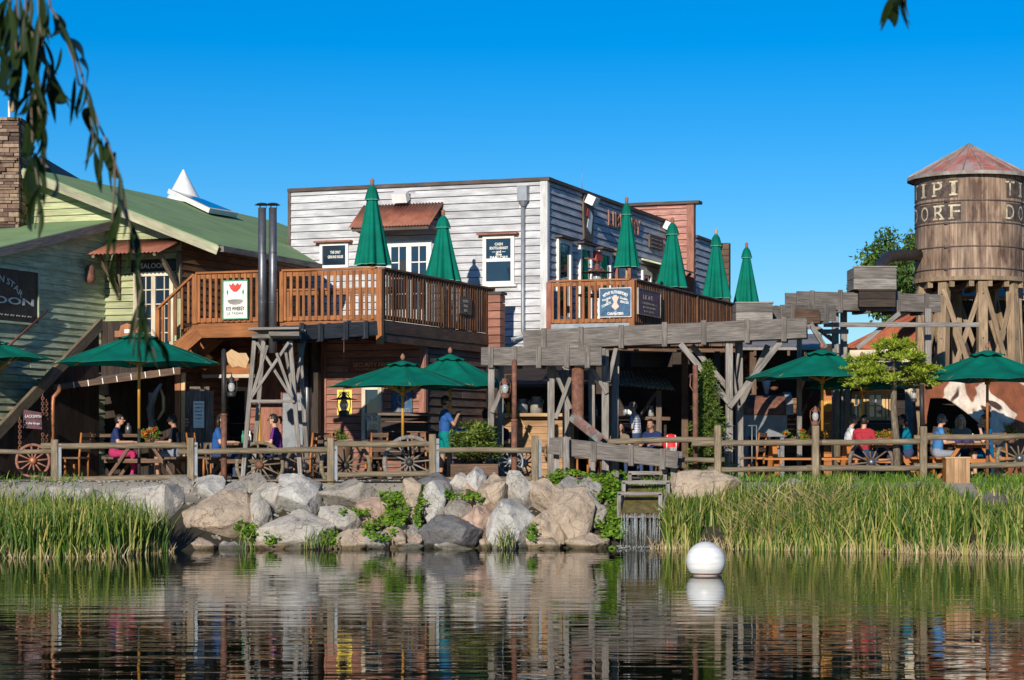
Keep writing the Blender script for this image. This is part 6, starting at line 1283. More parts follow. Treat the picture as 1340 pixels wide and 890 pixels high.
def closed_parasol(px, apy, bpy_, hw, Y, zb, label, polemat='light_wood', top='salmon_clap'):
    A = at(px, apy, Y); c = V((A.x, Y, 0)); za = A.z; zl = at(px, bpy_, Y).z; R_ = .93 * hw * Y / F; H = za - zl
    root = thing('closed_parasol', label, 'parasol', V((A.x, Y, zb)), 'folded green parasols on the upper decks'); ph = U(0, 6)
    def mod(th, k): 
        g_ = k / 9; return 1 + (.03 + .19 * g_) * math.cos(8 * th + ph + .3 * math.sin(th * 2 + ph)) + .08 * g_ * math.cos(3 * th + ph * 2)
    m = MB(); prof = [(R_ * (.16 + .84 * t ** .9), za - H * (.02 + .98 * t)) for t in [k / 9 for k in range(10)]]
    m.lathe(prof, 64, c, mod=mod); m.lathe([(prof[-1][0] * .97, prof[-1][1] + .01), (.04, prof[-1][1] + .12)], 64, c, mod=lambda th, k: mod(th, 9)); m.build('canopy', M['green_cloth'], root)
    m = MB(); m.lathe([(R_ * .12, za + .008), (R_ * .30, za - H * .05), (R_ * .40, za - H * .12), (R_ * .455, za - H * .175)], 64, c, mod=lambda th, k: 1 + .02 * k * math.cos(8 * th + ph + .4)); m.build('vent', M['green_cloth'], root)
    m = MB(); m.lathe([(R_ * .458, za - H * .175), (R_ * .47, za - H * .185)], 64, c, mod=lambda th, k: 1 + .06 * math.cos(8 * th + ph + .4)); m.lathe([(prof[-1][0] * 1.003, prof[-1][1] + .015), (prof[-1][0] * 1.012, prof[-1][1])], 64, c, mod=lambda th, k: mod(th, 9)); m.build('piping', M['green_trim'], root)
    m = MB(); m.tube([c + UP * zb, c + UP * (za + .02)], .03, 10); m.build('pole', M[polemat], root)
    m = MB(); m.lathe([(.03, 0), (.05, .03), (.04, .07), (.055, .1), (.03, .14), (.001, .16)], 10, c + UP * (za + .01)); m.build('finial', M[top], root)
closed_parasol(487, 243, 347, 22, 46.7, DZ, 'tall folded parasol left on the timber deck before the rust awning'); closed_parasol(580, 283, 368, 23, 49.8, DZ, 'folded parasol right on the timber deck casting its shadow on the clapboards')
closed_parasol(820, 266, 350, 15.5, 52.6, BZ, 'folded parasol at the front corner of the balcony, nearest of its four'); closed_parasol(880, 292, 377, 20, 58.0, BZ, 'second folded parasol along the balcony before the red false front'); closed_parasol(937, 307, 391, 18, 61.0, BZ, 'third folded parasol along the balcony against open sky', top='light_wood'); closed_parasol(977, 324, 400, 16.5, 64.0, BZ, 'farthest folded parasol at the balcony end above the plank box')
# ================================================================ people
ELL_CACHE = {}
def capsule(mb, p0, p1, r0, r1, n=10):
    p0, p1 = V(p0), V(p1); d = p1 - p0; L = d.length; d = d / L if L > 1e-6 else UP
    pts = []; rs = []
    for k in range(5): a = math.pi / 2 * (1 - k / 4.0); pts.append(p0 - d * r0 * math.sin(a)); rs.append(max(r0 * math.cos(a), r0 * .05))
    for k in range(5): a = math.pi / 2 * (k / 4.0); pts.append(p1 + d * r1 * math.sin(a)); rs.append(max(r1 * math.cos(a), r1 * .05))
    mb.tube(pts, rs, n)
SKIN = plain('skin', (.56, .31, .21), .5, .05, 8, bump=0); SKIN2 = plain('skin_tanned', (.40, .21, .13), .5, .05, 8, bump=0)
HAIR = {'dark': plain('hair_dark', (.022, .015, .011), .5, .2, 20), 'brown': plain('hair_brown', (.09, .045, .022), .5, .2, 20), 'grey': plain('hair_grey', (.15, .135, .12), .6, .2, 20), 'blond': plain('hair_blond', (.38, .26, .13), .6, .2, 20)}
EYE = plain('eye_dark', (.02, .018, .016), .2, 0, bump=0); LIP = plain('lips', (.36, .12, .10), .5, 0, bump=0); SHOE = plain('shoe', (.05, .045, .04), .6, .1)
def col(name, c): 
    if name not in M: M[name] = cloth(name, c, 0, .12, wv=1)
    return M[name]
def plaid():
    m, t, b = _new('plaid_shirt'); g = t.nodes.new('ShaderNodeTexCoord').outputs['Object']; outs = []
    for ax in ('X', 'Z'):
        wv = t.nodes.new('ShaderNodeTexWave'); wv.bands_direction = ax; wv.inputs['Scale'].default_value = 5.5; t.links.new(g, wv.inputs['Vector']); r = _ramp(t, [(.35, (.10, .15, .30)), (.6, (.72, .72, .74))]); t.links.new(wv.outputs['Fac'], r.inputs[0]); outs.append(r.outputs[0])
    t.links.new(_mix(t, outs[0], outs[1], .5), b.inputs['Base Color']); b.inputs['Roughness'].default_value = .85; return m
M['plaid'] = plaid()
def person(px, Y, heading, pose, label, top, bottom, hair='dark', style='short', skin=None, arms='table', s=1.0, lean=.12, glasses=False, zoff=0, seat=None):
    skin = skin or SKIN; bones = []; mb = MB()
    def bone(p0, p1, r0, r1, mat): bones.append((V(p0), V(p1), r0, r1, mat)); capsule(mb, p0, p1, r0, r1)
    sit = pose == 'sit'; pz = .56 if sit else .93; ln = lean
    def T(x, y, z): return V((x, y + ln * (z - pz), z))     # torso leans forward about the pelvis
    ch = pz + .36; sh = pz + .49; nk = pz + .55; hd = pz + .70
    bone(T(-.06, 0, pz), T(.06, 0, pz), .125, .125, 1); bone(T(-.05, 0, pz + .14), T(.05, 0, pz + .14), .115, .115, 0); bone(T(-.09, .005, ch), T(.09, .005, ch), .115, .115, 0); bone(T(-.05, 0, pz + .1), T(-.07, 0, ch), .11, .11, 0); bone(T(.05, 0, pz + .1), T(.07, 0, ch), .11, .11, 0)
    bone(T(-.13, 0, sh - .02), T(.13, 0, sh - .02), .068, .068, 0); bone(T(0, .0, nk - .06), T(0, .02, hd - .05), .055, .052, 2)
    hc = T(0, .025, hd); i0 = len(mb.v); mb.ell(hc, .076, .096, .112, 8); bones.append((hc - UP * .03, hc + UP * .03, .088, .088, 2)); mb.ell(hc + V((0, .03, -.055)), .055, .062, .06, 6)
    bone(hc + V((0, .09, .015)), hc + V((0, .113, -.022)), .011, .016, 2)
    for sx in (-1, 1): mb.ell(hc + V((sx * .078, -.01, -.01)), .014, .022, .033, 5)
    for sx in (-1, 1):
        if sit:
            if pose == 'sit': kn, an, to = V((sx * .13, .43, .53)), V((sx * .13, .40, .09)), V((sx * .14, .55, .045))
        else: kn, an, to = V((sx * .10, .03 + .05 * sx, .49)), V((sx * .10, .0 + .07 * sx, .085)), V((sx * .12, .16 + .07 * sx, .045))
        hp_ = T(sx * .09, 0, pz - .03)
        short = bottom[1]
        mid = hp_.lerp(kn, .8); bone(hp_, mid, .092, .074, 1); bone(mid, kn, .066, .056, 2 if short else 1); bone(kn, kn.lerp(an, .35), .056, .058, 2 if short else 1); bone(kn.lerp(an, .35), an, .056, .038, 2 if short else 1)
        bone(an + V((0, -.03, -.03)), to, .045, .036, 3)
        S_ = T(sx * .185, 0, sh - .04)
        am = arms if isinstance(arms, str) else arms[0 if sx < 0 else 1]
        if am == 'table': E, W_ = T(sx * .25, .10, sh - .28), T(sx * .15, .34, sh - .27)
        elif am == 'up': E, W_ = T(sx * .24, .14, sh - .27), T(sx * .09, .27, sh - .06)
        elif am == 'hold': E, W_ = T(sx * .24, .02, sh - .29), T(sx * .13, .27, sh - .22)
        elif am == 'chin': E, W_ = T(sx * .2, .2, sh - .25), T(sx * .06, .17, sh + .02)
        else: E, W_ = T(sx * .25, -.02, sh - .29), T(sx * .25, .06, sh - .54)
        bone(S_, S_.lerp(E, .62), .062, .055, 0); bone(S_.lerp(E, .62), E, .046, .041, 2 if not top[1] else 0); bone(E, W_, .042, .029, 2 if not top[1] else 0)
        fd = (W_ - E).normalized(); side = fd.cross(UP).normalized(); nn = side.cross(fd).normalized(); pe = W_ + fd * .085
        bone(W_ + side * .018, pe + side * .026, .02, .015, 2); bone(W_ - side * .018, pe - side * .026, .02, .015, 2)
        for q in range(4):
            o = side * (.033 - q * .022); l = (.062, .075, .07, .055)[q]; k1 = pe + o + (fd * .8 - nn * .35).normalized() * l * .55; bone(pe + o, k1, .0105, .0095, 2); bone(k1, k1 + (fd * .35 - nn * .9).normalized() * l * .55, .0095, .008, 2)
        th0 = W_ + fd * .02 + side * .03 * -sx; th1 = th0 + (fd * .6 - side * .6 * sx).normalized() * .045; bone(th0, th1, .014, .012, 2); bone(th1, th1 + (fd * .9 - nn * .2).normalized() * .03, .011, .009, 2)
    tmp = mb.build('tmp', SKIN); rm = tmp.modifiers.new('r', 'REMESH'); rm.mode = 'VOXEL'; rm.voxel_size = .0115; rm.use_smooth_shade = True
    smm = tmp.modifiers.new('s', 'SMOOTH'); smm.factor = .5; smm.iterations = 2
    dg = bpy.context.evaluated_depsgraph_get(); me = bpy.data.meshes.new_from_object(tmp.evaluated_get(dg)); om = tmp.data; bpy.data.objects.remove(tmp); bpy.data.meshes.remove(om)
    me.name = 'body'; me.materials.clear()
    for x in (top[0], bottom[0], skin, SHOE): me.materials.append(x)
    nf = len(me.polygons); C_ = np.empty(nf * 3, np.float32); me.polygons.foreach_get('center', C_); C_ = C_.reshape(-1, 3); best = np.full(nf, 1e9); mi = np.zeros(nf, np.int32)
    for p0, p1, r0, r1, mt in bones:
        a, b = np.array(p0), np.array(p1); d = b - a; L2 = max(d @ d, 1e-9); t = np.clip(((C_ - a) @ d) / L2, 0, 1); dist = np.linalg.norm(C_ - (a + t[:, None] * d), axis=1) - (r0 + (r1 - r0) * t)
        w_ = dist < best; best[w_] = dist[w_]; mi[w_] = mt
    me.polygons.foreach_set('material_index', mi); me.polygons.foreach_set('use_smooth', [True] * nf)
    c = atz(px, Y, PZ + zoff); root = thing('person', label, 'person', V((0, 0, 0)), 'guests on the terrace')
    ob = bpy.data.objects.new('body', me); COL.objects.link(ob); ob.parent = root
    # hair
    hm = MB(); tmp = MB(); tmp.ell(hc + V((0, -.008, .008)), .087, .105, .120, 12)
    def keep(p):
        q = V(p) - hc
        if style == 'bald': return q.y < .03 and -.06 < q.z < .055
        return q.z > .055 - .2 * min(0, q.y + .02) * 0 if q.y > .045 else (q.z > (.0 if q.y > 0 else -.075))
    for f in tmp.f:
        cc = sum((V(tmp.v[i]) for i in f), V((0, 0, 0))) / len(f)
        if keep(cc): hm.face([tmp.v[i] for i in f], sm=True)
    hm.tube([hc + V((0, -.02, .09)), hc + V((0, -.075, .03)), hc + V((0, -.08, -.04))], [.03, .04, .025], 8)
    if style == 'long':
        for sx in (-1, 0, 1): hm.tube([hc + V((sx * .06, -.04, .06)), hc + V((sx * .085, -.06 - .02 * (sx == 0), -.05)), hc + V((sx * .09, -.05 - .05 * (sx == 0), -.2))], [.035, .045, .02], 8)
    if style == 'pony': hm.tube([hc + V((0, -.09, .05)), hc + V((0, -.15, .05)), hc + V((0, -.18, -.02)), hc + V((0, -.16, -.1))], [.022, .035, .03, .008], 8)
    hm.build('hair', HAIR[hair], root)
    e = MB()
    for sx in (-1, 1): e.ell(hc + V((sx * .032, .084, .012)), .013, .010, .009, 5)
    e.build('eyes', EYE, root); e = MB(); e.ell(hc + V((0, .088, -.058)), .024, .008, .007, 5); e.build('mouth', LIP, root)
    if glasses:
        e = MB(); 
        for sx in (-1, 1): e.ell(hc + V((sx * .034, .096, .012)), .027, .006, .019, 6); e.tube([hc + V((sx * .06, .09, .016)), hc + V((sx * .082, 0, .012))], .004, 5)
        e.build('sunglasses', EYE, root)
    root.location = c; root.scale = (s,) * 3; root.rotation_euler = (0, 0, math.radians(heading)); return root
RT_, LF, CAMF, AWAY = -90, 90, 180, 0
navy = col('navy_top', (.02, .035, .11)); blackt = col('black_top', (.014, .016, .028)); blue = col('blue_top', (.025, .095, .29)); purple = col('purple_top', (.14, .03, .18)); teal = col('teal_top', (.0, .14, .22)); lblue = col('light_blue_top', (.06, .21, .47)); red = col('red_top', (.38, .03, .045)); white = col('white_top', (.68, .68, .70)); magenta = col('magenta_trousers', (.42, .03, .11)); greys = col('grey_shorts', (.26, .28, .33)); jeans = col('jeans', (.04, .06, .13)); tealsh = col('teal_shorts', (.0, .2, .19)); tan_ = col('tan_top', (.22, .18, .13)); seaw = col('sea_blue_dress', (.0, .10, .24))
person(150, 44.6, RT_, 'sit', 'person in dark blue shirt and pink trousers with sunglasses on dark hair', (navy, False), (magenta, False), glasses=True)
person(232, 44.6, LF, 'sit', 'person in black tee and grey shorts with short dark hair facing left', (blackt, False), (greys, True), skin=SKIN2)
person(283, 43.6, RT_, 'sit', 'person with long dark hair and blue top behind the lamp post', (blue, False), (jeans, False), style='long')
person(364, 43.7, LF, 'sit', 'person with dark ponytail and purple top between the trestle legs', (purple, False), (jeans, False), style='pony')
person(582, 42.9, -75, 'stand', 'person standing in blue tee and teal shorts raising a hand to the chest', (blue, False), (tealsh, True), skin=SKIN2, arms=('up', 'up'), lean=.0, glasses=True)
person(600, 45.0, CAMF, 'sit', 'person in pale blue shirt sitting behind the standing man', (lblue, False), (jeans, False))
person(636, 45.9, AWAY, 'sit', 'person with dark hair seen just above the leafy bush', (tan_, False), (jeans, False), s=1.1)
person(652, 44.7, 170, 'sit', 'person in dark shirt sitting between bush and rusty lamp post', (blackt, False), (jeans, False), skin=SKIN2)
person(833, 46.6, 70, 'stand', 'person standing in a blue and white plaid shirt holding something small', (M['plaid'], False), (jeans, False), 'grey', 'bald', arms='hold', lean=.1, s=.97)
person(811, 45.2, CAMF, 'sit', 'small person with round face seated left of the man in plaid', (tan_, False), (jeans, False), s=.88, style='long')
person(856, 45.3, 150, 'sit', 'person in navy shirt looking down right of the man in plaid', (navy, False), (jeans, False), skin=SKIN2, lean=.25, s=.93)
person(1110, 44.5, RT_, 'sit', 'person in white shirt with grey hair left of the orange table', (white, False), (jeans, False), 'grey', glasses=False)
person(1129, 43.5, -30, 'sit', 'person in red top with dark hair turned from the camera', (red, False), (jeans, False), s=.98)
person(1188, 44.5, LF, 'sit', 'person in teal shirt with dark hair holding both hands up near the pine trunk', (teal, False), (jeans, False), arms=('chin', 'up'), skin=SKIN2, style='long', glasses=True)
person(1226, 44.3, RT_, 'sit', 'person in bright blue shirt with short grey hair facing right', (lblue, False), (greys, False), 'grey', glasses=True)
person(1256, 45.9, CAMF, 'sit', 'person with blond hair in shade at the far side of the dark topped table', (tan_, False), (jeans, False), 'blond', 'long')
person(1299, 44.4, LF, 'sit', 'person with long brown hair in sea blue dress facing left', (seaw, False), (seaw, True), 'brown', 'long', arms=('chin', 'table'), lean=.22)
def bench(px, Y, label, L=.9, rz=0):
    root = thing('plank_bench', label, 'bench', V((0, 0, 0)), 'plank benches'); m = MB(); m.box(V((0, 0, .43)), L, .3, .05); m.build('seat', M['brown_wood'], root)
    for sx in (-1, 1): m = MB(); m.box(V((sx * (L / 2 - .1), 0, .2)), .06, .26, .4); m.build('leg', M['brown_wood'], root)
    root.location = atz(px, Y, PZ); root.rotation_euler = (0, 0, rz)
bench(602, 45.02, 'plank bench below the person in pale blue', .5); bench(645, 44.75, 'plank bench below the person in the dark shirt', .6); bench(1129, 43.42, 'plank bench below the person in red', .5)

# ================================================================ plants
def leaf_mesh(name, P_, D_, N_, L_, W_, mat, parent=None, fold=.25):
    """diamond leaves: base points, directions, side hints (n,3), lengths and widths (n,)"""
    P_, D_, N_ = (np.asarray(a, float) for a in (P_, D_, N_)); n = len(P_); D_ /= np.linalg.norm(D_, axis=1)[:, None] + 1e-9
    Sd = np.cross(D_, N_); Sd /= np.linalg.norm(Sd, axis=1)[:, None] + 1e-9; Nn = np.cross(Sd, D_); L_ = np.broadcast_to(L_, n)[:, None]; W_ = np.broadcast_to(W_, n)[:, None]
    mid = P_ + D_ * L_ * .45; v = np.stack([P_, mid + Sd * W_ * .5 - Nn * W_ * fold * .5, P_ + D_ * L_, mid - Sd * W_ * .5 - Nn * W_ * fold * .5], 1).reshape(-1, 3)
    off = np.zeros(3); p = parent
    while p is not None: off += np.array(p.location); p = p.parent
    v = v - off; me = bpy.data.meshes.new(name); idx = np.arange(n) * 4
    f = np.stack([np.stack([idx, idx + 1, idx + 2], 1), np.stack([idx, idx + 2, idx + 3], 1)], 1).reshape(-1, 3)
    me.vertices.add(len(v)); me.vertices.foreach_set('co', v.astype(np.float32).ravel()); me.loops.add(len(f) * 3); me.loops.foreach_set('vertex_index', f.astype(np.int32).ravel()); me.polygons.add(len(f)); me.polygons.foreach_set('loop_start', (np.arange(len(f)) * 3).astype(np.int32)); me.update(calc_edges=True); me.validate()
    me.materials.append(mat); o = bpy.data.objects.new(name, me); COL.objects.link(o)
    if parent is not None: o.parent = parent
    return o
rng = np.random.default_rng(11)
def rdir(n): a = rng.normal(size=(n, 3)); return a / np.linalg.norm(a, axis=1)[:, None]
def clumpy(centers, radii, per, squash=.8):
    out = []
    for c, r in zip(centers, radii): d = rdir(per); rr = rng.random(per) ** .4; out.append(np.array(c) + d * (r * rr)[:, None] * np.array([1, 1, squash]))
    return np.concatenate(out)
# leafy bush
t_ = thing('leafy_bush', 'bright yellow green leafy bush growing in a planter behind the fence', 'bush', atz(622, 42.4, PZ))
cs = []; rs = []
for k in range(46):
    d = rdir(1)[0]; rr = rng.random() ** .35; c = np.array(at(622, 583, 42.5)) + d * rr * np.array([.50, .42, .47]); c[2] = max(c[2], PZ + .3); cs.append(c); rs.append(.17)
P0 = clumpy(cs, rs, 62); n = len(P0); D0 = rdir(n); D0[:, 2] = np.abs(D0[:, 2]) * .6 - .15; leaf_mesh('foliage', P0, D0, np.tile([0, -.4, 1.], (n, 1)) + .5 * rdir(n), rng.uniform(.09, .15, n), rng.uniform(.03, .05, n), M['bush_leaf'], t_)
m = MB()
for k in range(12): e = cs[k * 3]; m.tube([atz(622, 42.5, PZ + .15) + V((U(-.1, .1), 0, 0)), V(e)], [.014, .006], 5)
m.build('stems', M['bark'], t_); m = MB(); m.beam(at(590, 616, 42.4), at(652, 616, 42.4), .5, .28); m.build('planter_box', M['brown_wood'], t_)
# slim conifer
t_ = thing('slim_conifer', 'slim pointed conifer beside the bare rusty post', 'tree', atz(926, 43.0, PZ)); m = MB(); m.tube([atz(926, 43, PZ), at(926, 482, 43)], [.05, .012], 8); m.build('trunk', M['bark'], t_)
Pn, Dn = [], []
zt = at(926, 474, 43).z; c0 = atz(926, 43, 0)
for k in range(170):
    h = k / 170; z = PZ + .12 + (zt - PZ - .12) * h; r = .52 * (1 - h) ** .75 * U(.55, 1.1) + .04; a = k * 2.4; u_ = np.array([math.cos(a), math.sin(a), .25]); b0 = np.array([c0.x, c0.y, z])
    for q in range(26): t = (q + 1) / 26; pt = b0 + u_ * r * t + np.array([0, 0, -.10 * r * t * t]) ; Pn.append(pt); dd = u_ * .6 + rdir(1)[0] * .8 + np.array([0, 0, -.2]); Dn.append(dd)
n = len(Pn); leaf_mesh('foliage', Pn, Dn, rdir(n), rng.uniform(.07, .13, n), rng.uniform(.02, .034, n), M['conifer_leaf'], t_)
# flat topped pine
t_ = thing('flat_pine', 'small flat crowned light green pine on a bare trunk in front of the parasols', 'tree', atz(1171, 42.0, PZ - .02)); m = MB(); m.tube([atz(1174, 42, PZ - .02), at(1173, 580, 42), at(1169, 530, 42), at(1171, 490, 42), at(1170, 452, 42)], [.085, .075, .065, .055, .025], 12)
m.build('trunk', M['bark'], t_); Pn, Dn, m = [], [], MB()
for k in range(34):
    a = k * 2.39996 + U(-.2, .2); lay = k % 4; z0 = at(1170, (497, 484, 470, 456)[lay], 42).z + U(-.05, .05); R_ = (.98, 1.12, .92, .5)[lay] * U(.62, 1.08); u_ = V((math.cos(a), math.sin(a) * .8, 0)); sd_ = V((-u_.y, u_.x, 0)); b0 = V((at(1170, 480, 42).x, 42, z0)); dr = U(.02, .16) if lay < 2 else U(-.06, .06); pts = [b0, b0 + u_ * R_ * .4 + UP * .04, b0 + u_ * R_ * .75 - UP * dr * .4, b0 + u_ * R_ - UP * dr]; m.tube(pts, [.026, .018, .011, .005], 6)
    tw = [(pts, .12, .03)]
    for q in range(7):
        t = .28 + .1 * q; i_ = min(2, int(t * 3)); p0_ = pts[i_].lerp(pts[i_ + 1], t * 3 - i_); s_ = 1 if q % 2 else -1; e_ = p0_ + sd_ * s_ * R_ * U(.18, .34) * (1.15 - t * .6) + u_ * .12 + UP * U(.0, .10); tw.append(([p0_, p0_.lerp(e_, .34), p0_.lerp(e_, .67), e_], .0, .022)); m.tube([p0_, e_], [.008, .003], 5)
    for pp_, t0, sp_ in tw:
        for q in range(46 if t0 else 40):
            t = t0 + (1 - t0) * rng.random(); i_ = min(2, int(t * 3)); pt = pp_[i_].lerp(pp_[i_ + 1], t * 3 - i_); dd = (pp_[3] - pp_[0]).normalized(); o = V((rng.normal() * sp_, rng.normal() * sp_, rng.normal() * sp_ * .6)); Pn.append(pt + o); Dn.append(dd * .7 + V(rdir(1)[0]) * .75 + UP * .3)
for q in range(260): t = rng.random(); Pn.append(V((at(1170, 480, 42).x + rng.normal() * .12 * (1 - t) + 0, 42 + rng.normal() * .12 * (1 - t), at(1170, 466, 42).z + .42 * t))); Dn.append(V(rdir(1)[0]) + UP * .6)
m.build('branch', M['bark'], t_); n = len(Pn); leaf_mesh('foliage', [tuple(p) for p in Pn], [tuple(p) for p in Dn], rdir(n), rng.uniform(.07, .12, n), rng.uniform(.02, .034, n), M['pine_leaf'], t_)
# broad tree behind the tower
def crown_tree(name, label, c, rx, ry, rz, nc, per, ls, mat, tb, cat='tree', rcl=.55, lim=8):
    t_ = thing(name, label, cat, V((tb[0], tb[1], PZ - .02))); cs, rs = [], []
    for k in range(nc): d = rdir(1)[0]; rr = rng.random() ** .3; cs.append(np.array(c) + d * rr * np.array([rx, ry, rz])); rs.append(rcl * rng.uniform(.6, 1.2))
    m = MB(); top_ = V(c) - UP * rz * .3; base = V((tb[0], tb[1], PZ - .02)); m.tube([base, base.lerp(top_, .5) + V((.1, 0, 0)), top_], [.26, .2, .12], 10); m.build('trunk', M['bark'], t_); m = MB()
    for k in range(min(nc, lim)): e = V(cs[k]); m.tube([base.lerp(top_, .6 + .4 * rng.random()), top_.lerp(e, .5) + UP * .15, e], [.09, .05, .015], 6)
    m.build('limbs', M['bark'], t_); P0 = clumpy(cs, rs, per); n = len(P0); D0 = rdir(n); D0[:, 2] -= .3; leaf_mesh('crown', P0, D0, rdir(n) + np.array([0, 0, .8]), rng.uniform(ls * .7, ls * 1.3, n), rng.uniform(ls * .4, ls * .6, n), mat, t_)
crown_tree('broad_tree', 'leafy green broad tree showing behind the water tower', tuple(at(1236, 372, 66)), 2.9, 2.6, 2.0, 95, 190, .17, M['tree_leaf'], (at(1222, 372, 66).x, 66), lim=30)
# flowers
def flowers(name, label, px, py, Y, w_, h_, n, potmat='rust', red=True):
    t_ = thing(name, label, 'flowers', at(px, py, Y)); c = np.array(at(px, py, Y)); cs = [c + np.array([U(-w_, w_), U(-.1, .1), U(.08, h_)]) for _ in range(12)]
    P0 = clumpy(cs, [.07] * 12, n); q = len(P0); leaf_mesh('leaves', P0, rdir(q) + np.array([0, 0, .3]), rdir(q), rng.uniform(.05, .08, q), rng.uniform(.022, .035, q), M['ivy'], t_)
    if red: P1 = clumpy([c_ + np.array([0, -.05, .02]) for c_ in cs[:9]], [.055] * 9, max(4, n // 4)); q = len(P1); leaf_mesh('blossoms', P1, rdir(q), rdir(q), .05, .045, M['flower_red'], t_)
    m = MB(); m.lathe([(.001, 0), (.09, 0), (.12, .1), (.1, .1)], 12, at(px, py, Y)) if w_ < .2 else m.beam(at(px, py, Y) + V((-w_, 0, .06)), at(px, py, Y) + V((w_, 0, .06)), .2, .12); m.build('pot', M[potmat], t_)
flowers('flower_box', 'long box of red and yellow flowers on the orange picnic table', 1053, 581.5, 43.0, .42, .28, 40)
flowers('flower_pot', 'pot of red flowers on the table between the two men', 196, 580, 44.6, .16, .3, 50)
flowers('flower_box', 'box of orange flowers on the table behind the leaning wheel', 1153, 580, 44.4, .24, .25, 45)
flowers('flower_pot', 'small yellow flower pot on the dark topped table', 1242, 580, 44.9, .1, .22, 26)
flowers('flower_pot', 'yellow potted plant right of the woman in sea blue', 1322, 580, 44.6, .14, .35, 36)
cc = at(447, 578, 44.2); t_ = thing('dark_plant', 'dark leaved potted plant above the pale wheel near the yellow poster', 'plant', V((cc.x, cc.y, PZ))); P0 = clumpy([np.array(cc) + np.array([U(-.14, .14), U(-.05, .05), U(0, .2)]) for _ in range(8)], [.08] * 8, 22); n = len(P0); leaf_mesh('leaves', P0, rdir(n) + np.array([0, 0, .8]), rdir(n), .12, .03, M['conifer_leaf'], t_); m = MB(); m.lathe([(.001, PZ), (.16, PZ), (.22, cc.z), (.18, cc.z), (.001, cc.z - .04)], 14, V((cc.x, cc.y, 0))); m.build('tub', M['brown_wood'], t_)

# ================================================================ boulders
def boulder(x0, x1, y0, y1, mat, label, seed):
    """a broken stone: convex hull of scattered points, chipped edges, rough faces"""
    r_ = np.random.default_rng(seed + 100); y0 -= 9 * max(0, min(1, (668 - y0) / 20)) if x0 < 860 else 0; cx_, cy_ = (x0 + x1) / 2, (y0 + y1) / 2; Y = 41.40 - min(1.2, max(0, (cy_ - 634) / (716 - 634))) * 1.25
    if x0 > 860: Y = 41.2
    k = Y / F; sx, sz = (x1 - x0) * k / 2 * 1.12, (y1 - y0) * k / 2 * 1.14; sy = min(.62, max(.22, (sx + sz) * .55))
    n_ = 8; D = r_.normal(size=(n_, 3)); D /= np.abs(D).max(1)[:, None] ** .75 * np.linalg.norm(D, axis=1)[:, None] ** .25; D = np.concatenate([D, [[.9, -.3, .3], [-.9, -.3, .2], [.3, -.85, -.3], [-.2, -.9, .35], [.1, 0, .98], [-.5, .2, -.9], [.6, -.2, -.9]]])
    bm = bmesh.new()
    for p in D: bm.verts.new(p)
    h = bmesh.ops.convex_hull(bm, input=bm.verts); bmesh.ops.delete(bm, geom=[v for v in bm.verts if not v.link_faces], context='VERTS'); bmesh.ops.dissolve_limit(bm, angle_limit=math.radians(12), verts=bm.verts, edges=bm.edges)
    co = np.array([v.co[:] for v in bm.verts]); mn, mx = co.min(0), co.max(0); sc_ = np.array([sx, sy, sz])
    for v in bm.verts: v.co = V((np.array(v.co[:]) - (mn + mx) / 2) / ((mx - mn) / 2) * sc_)
    bmesh.ops.bevel(bm, geom=list(bm.edges), offset=.010 + .012 * min(sx, sz), segments=1, profile=.5, affect='EDGES')
    bmesh.ops.triangulate(bm, faces=bm.faces); 
    for it in range(3):
        es = [e for e in bm.edges if e.calc_length() > .075]
        if es: bmesh.ops.subdivide_edges(bm, edges=es, cuts=1, use_grid_fill=True); bmesh.ops.triangulate(bm, faces=[f for f in bm.faces if len(f.verts) > 3])
    bm.normal_update(); o3 = V((seed * 3.1, 0, 0))
    mv = [(v, v.normal * (.03 * noise.fractal(v.co * 2.6 + o3, 1.0, 2.0, 3) + .018 * noise.fractal(v.co * 9 + o3, 1.0, 2.0, 3))) for v in bm.verts]
    for v, q in mv: v.co += q
    me = bpy.data.meshes.new('boulder'); bm.to_mesh(me); bm.free(); me.materials.append(ROCK[mat]); me.polygons.foreach_set('use_smooth', [True] * len(me.polygons)); me.set_sharp_from_angle(angle=math.radians(26))
    o = bpy.data.objects.new('boulder', me); COL.objects.link(o); o.location = at(cx_, cy_, Y); tag(o, label, 'boulder', 'boulders of the bank wall')
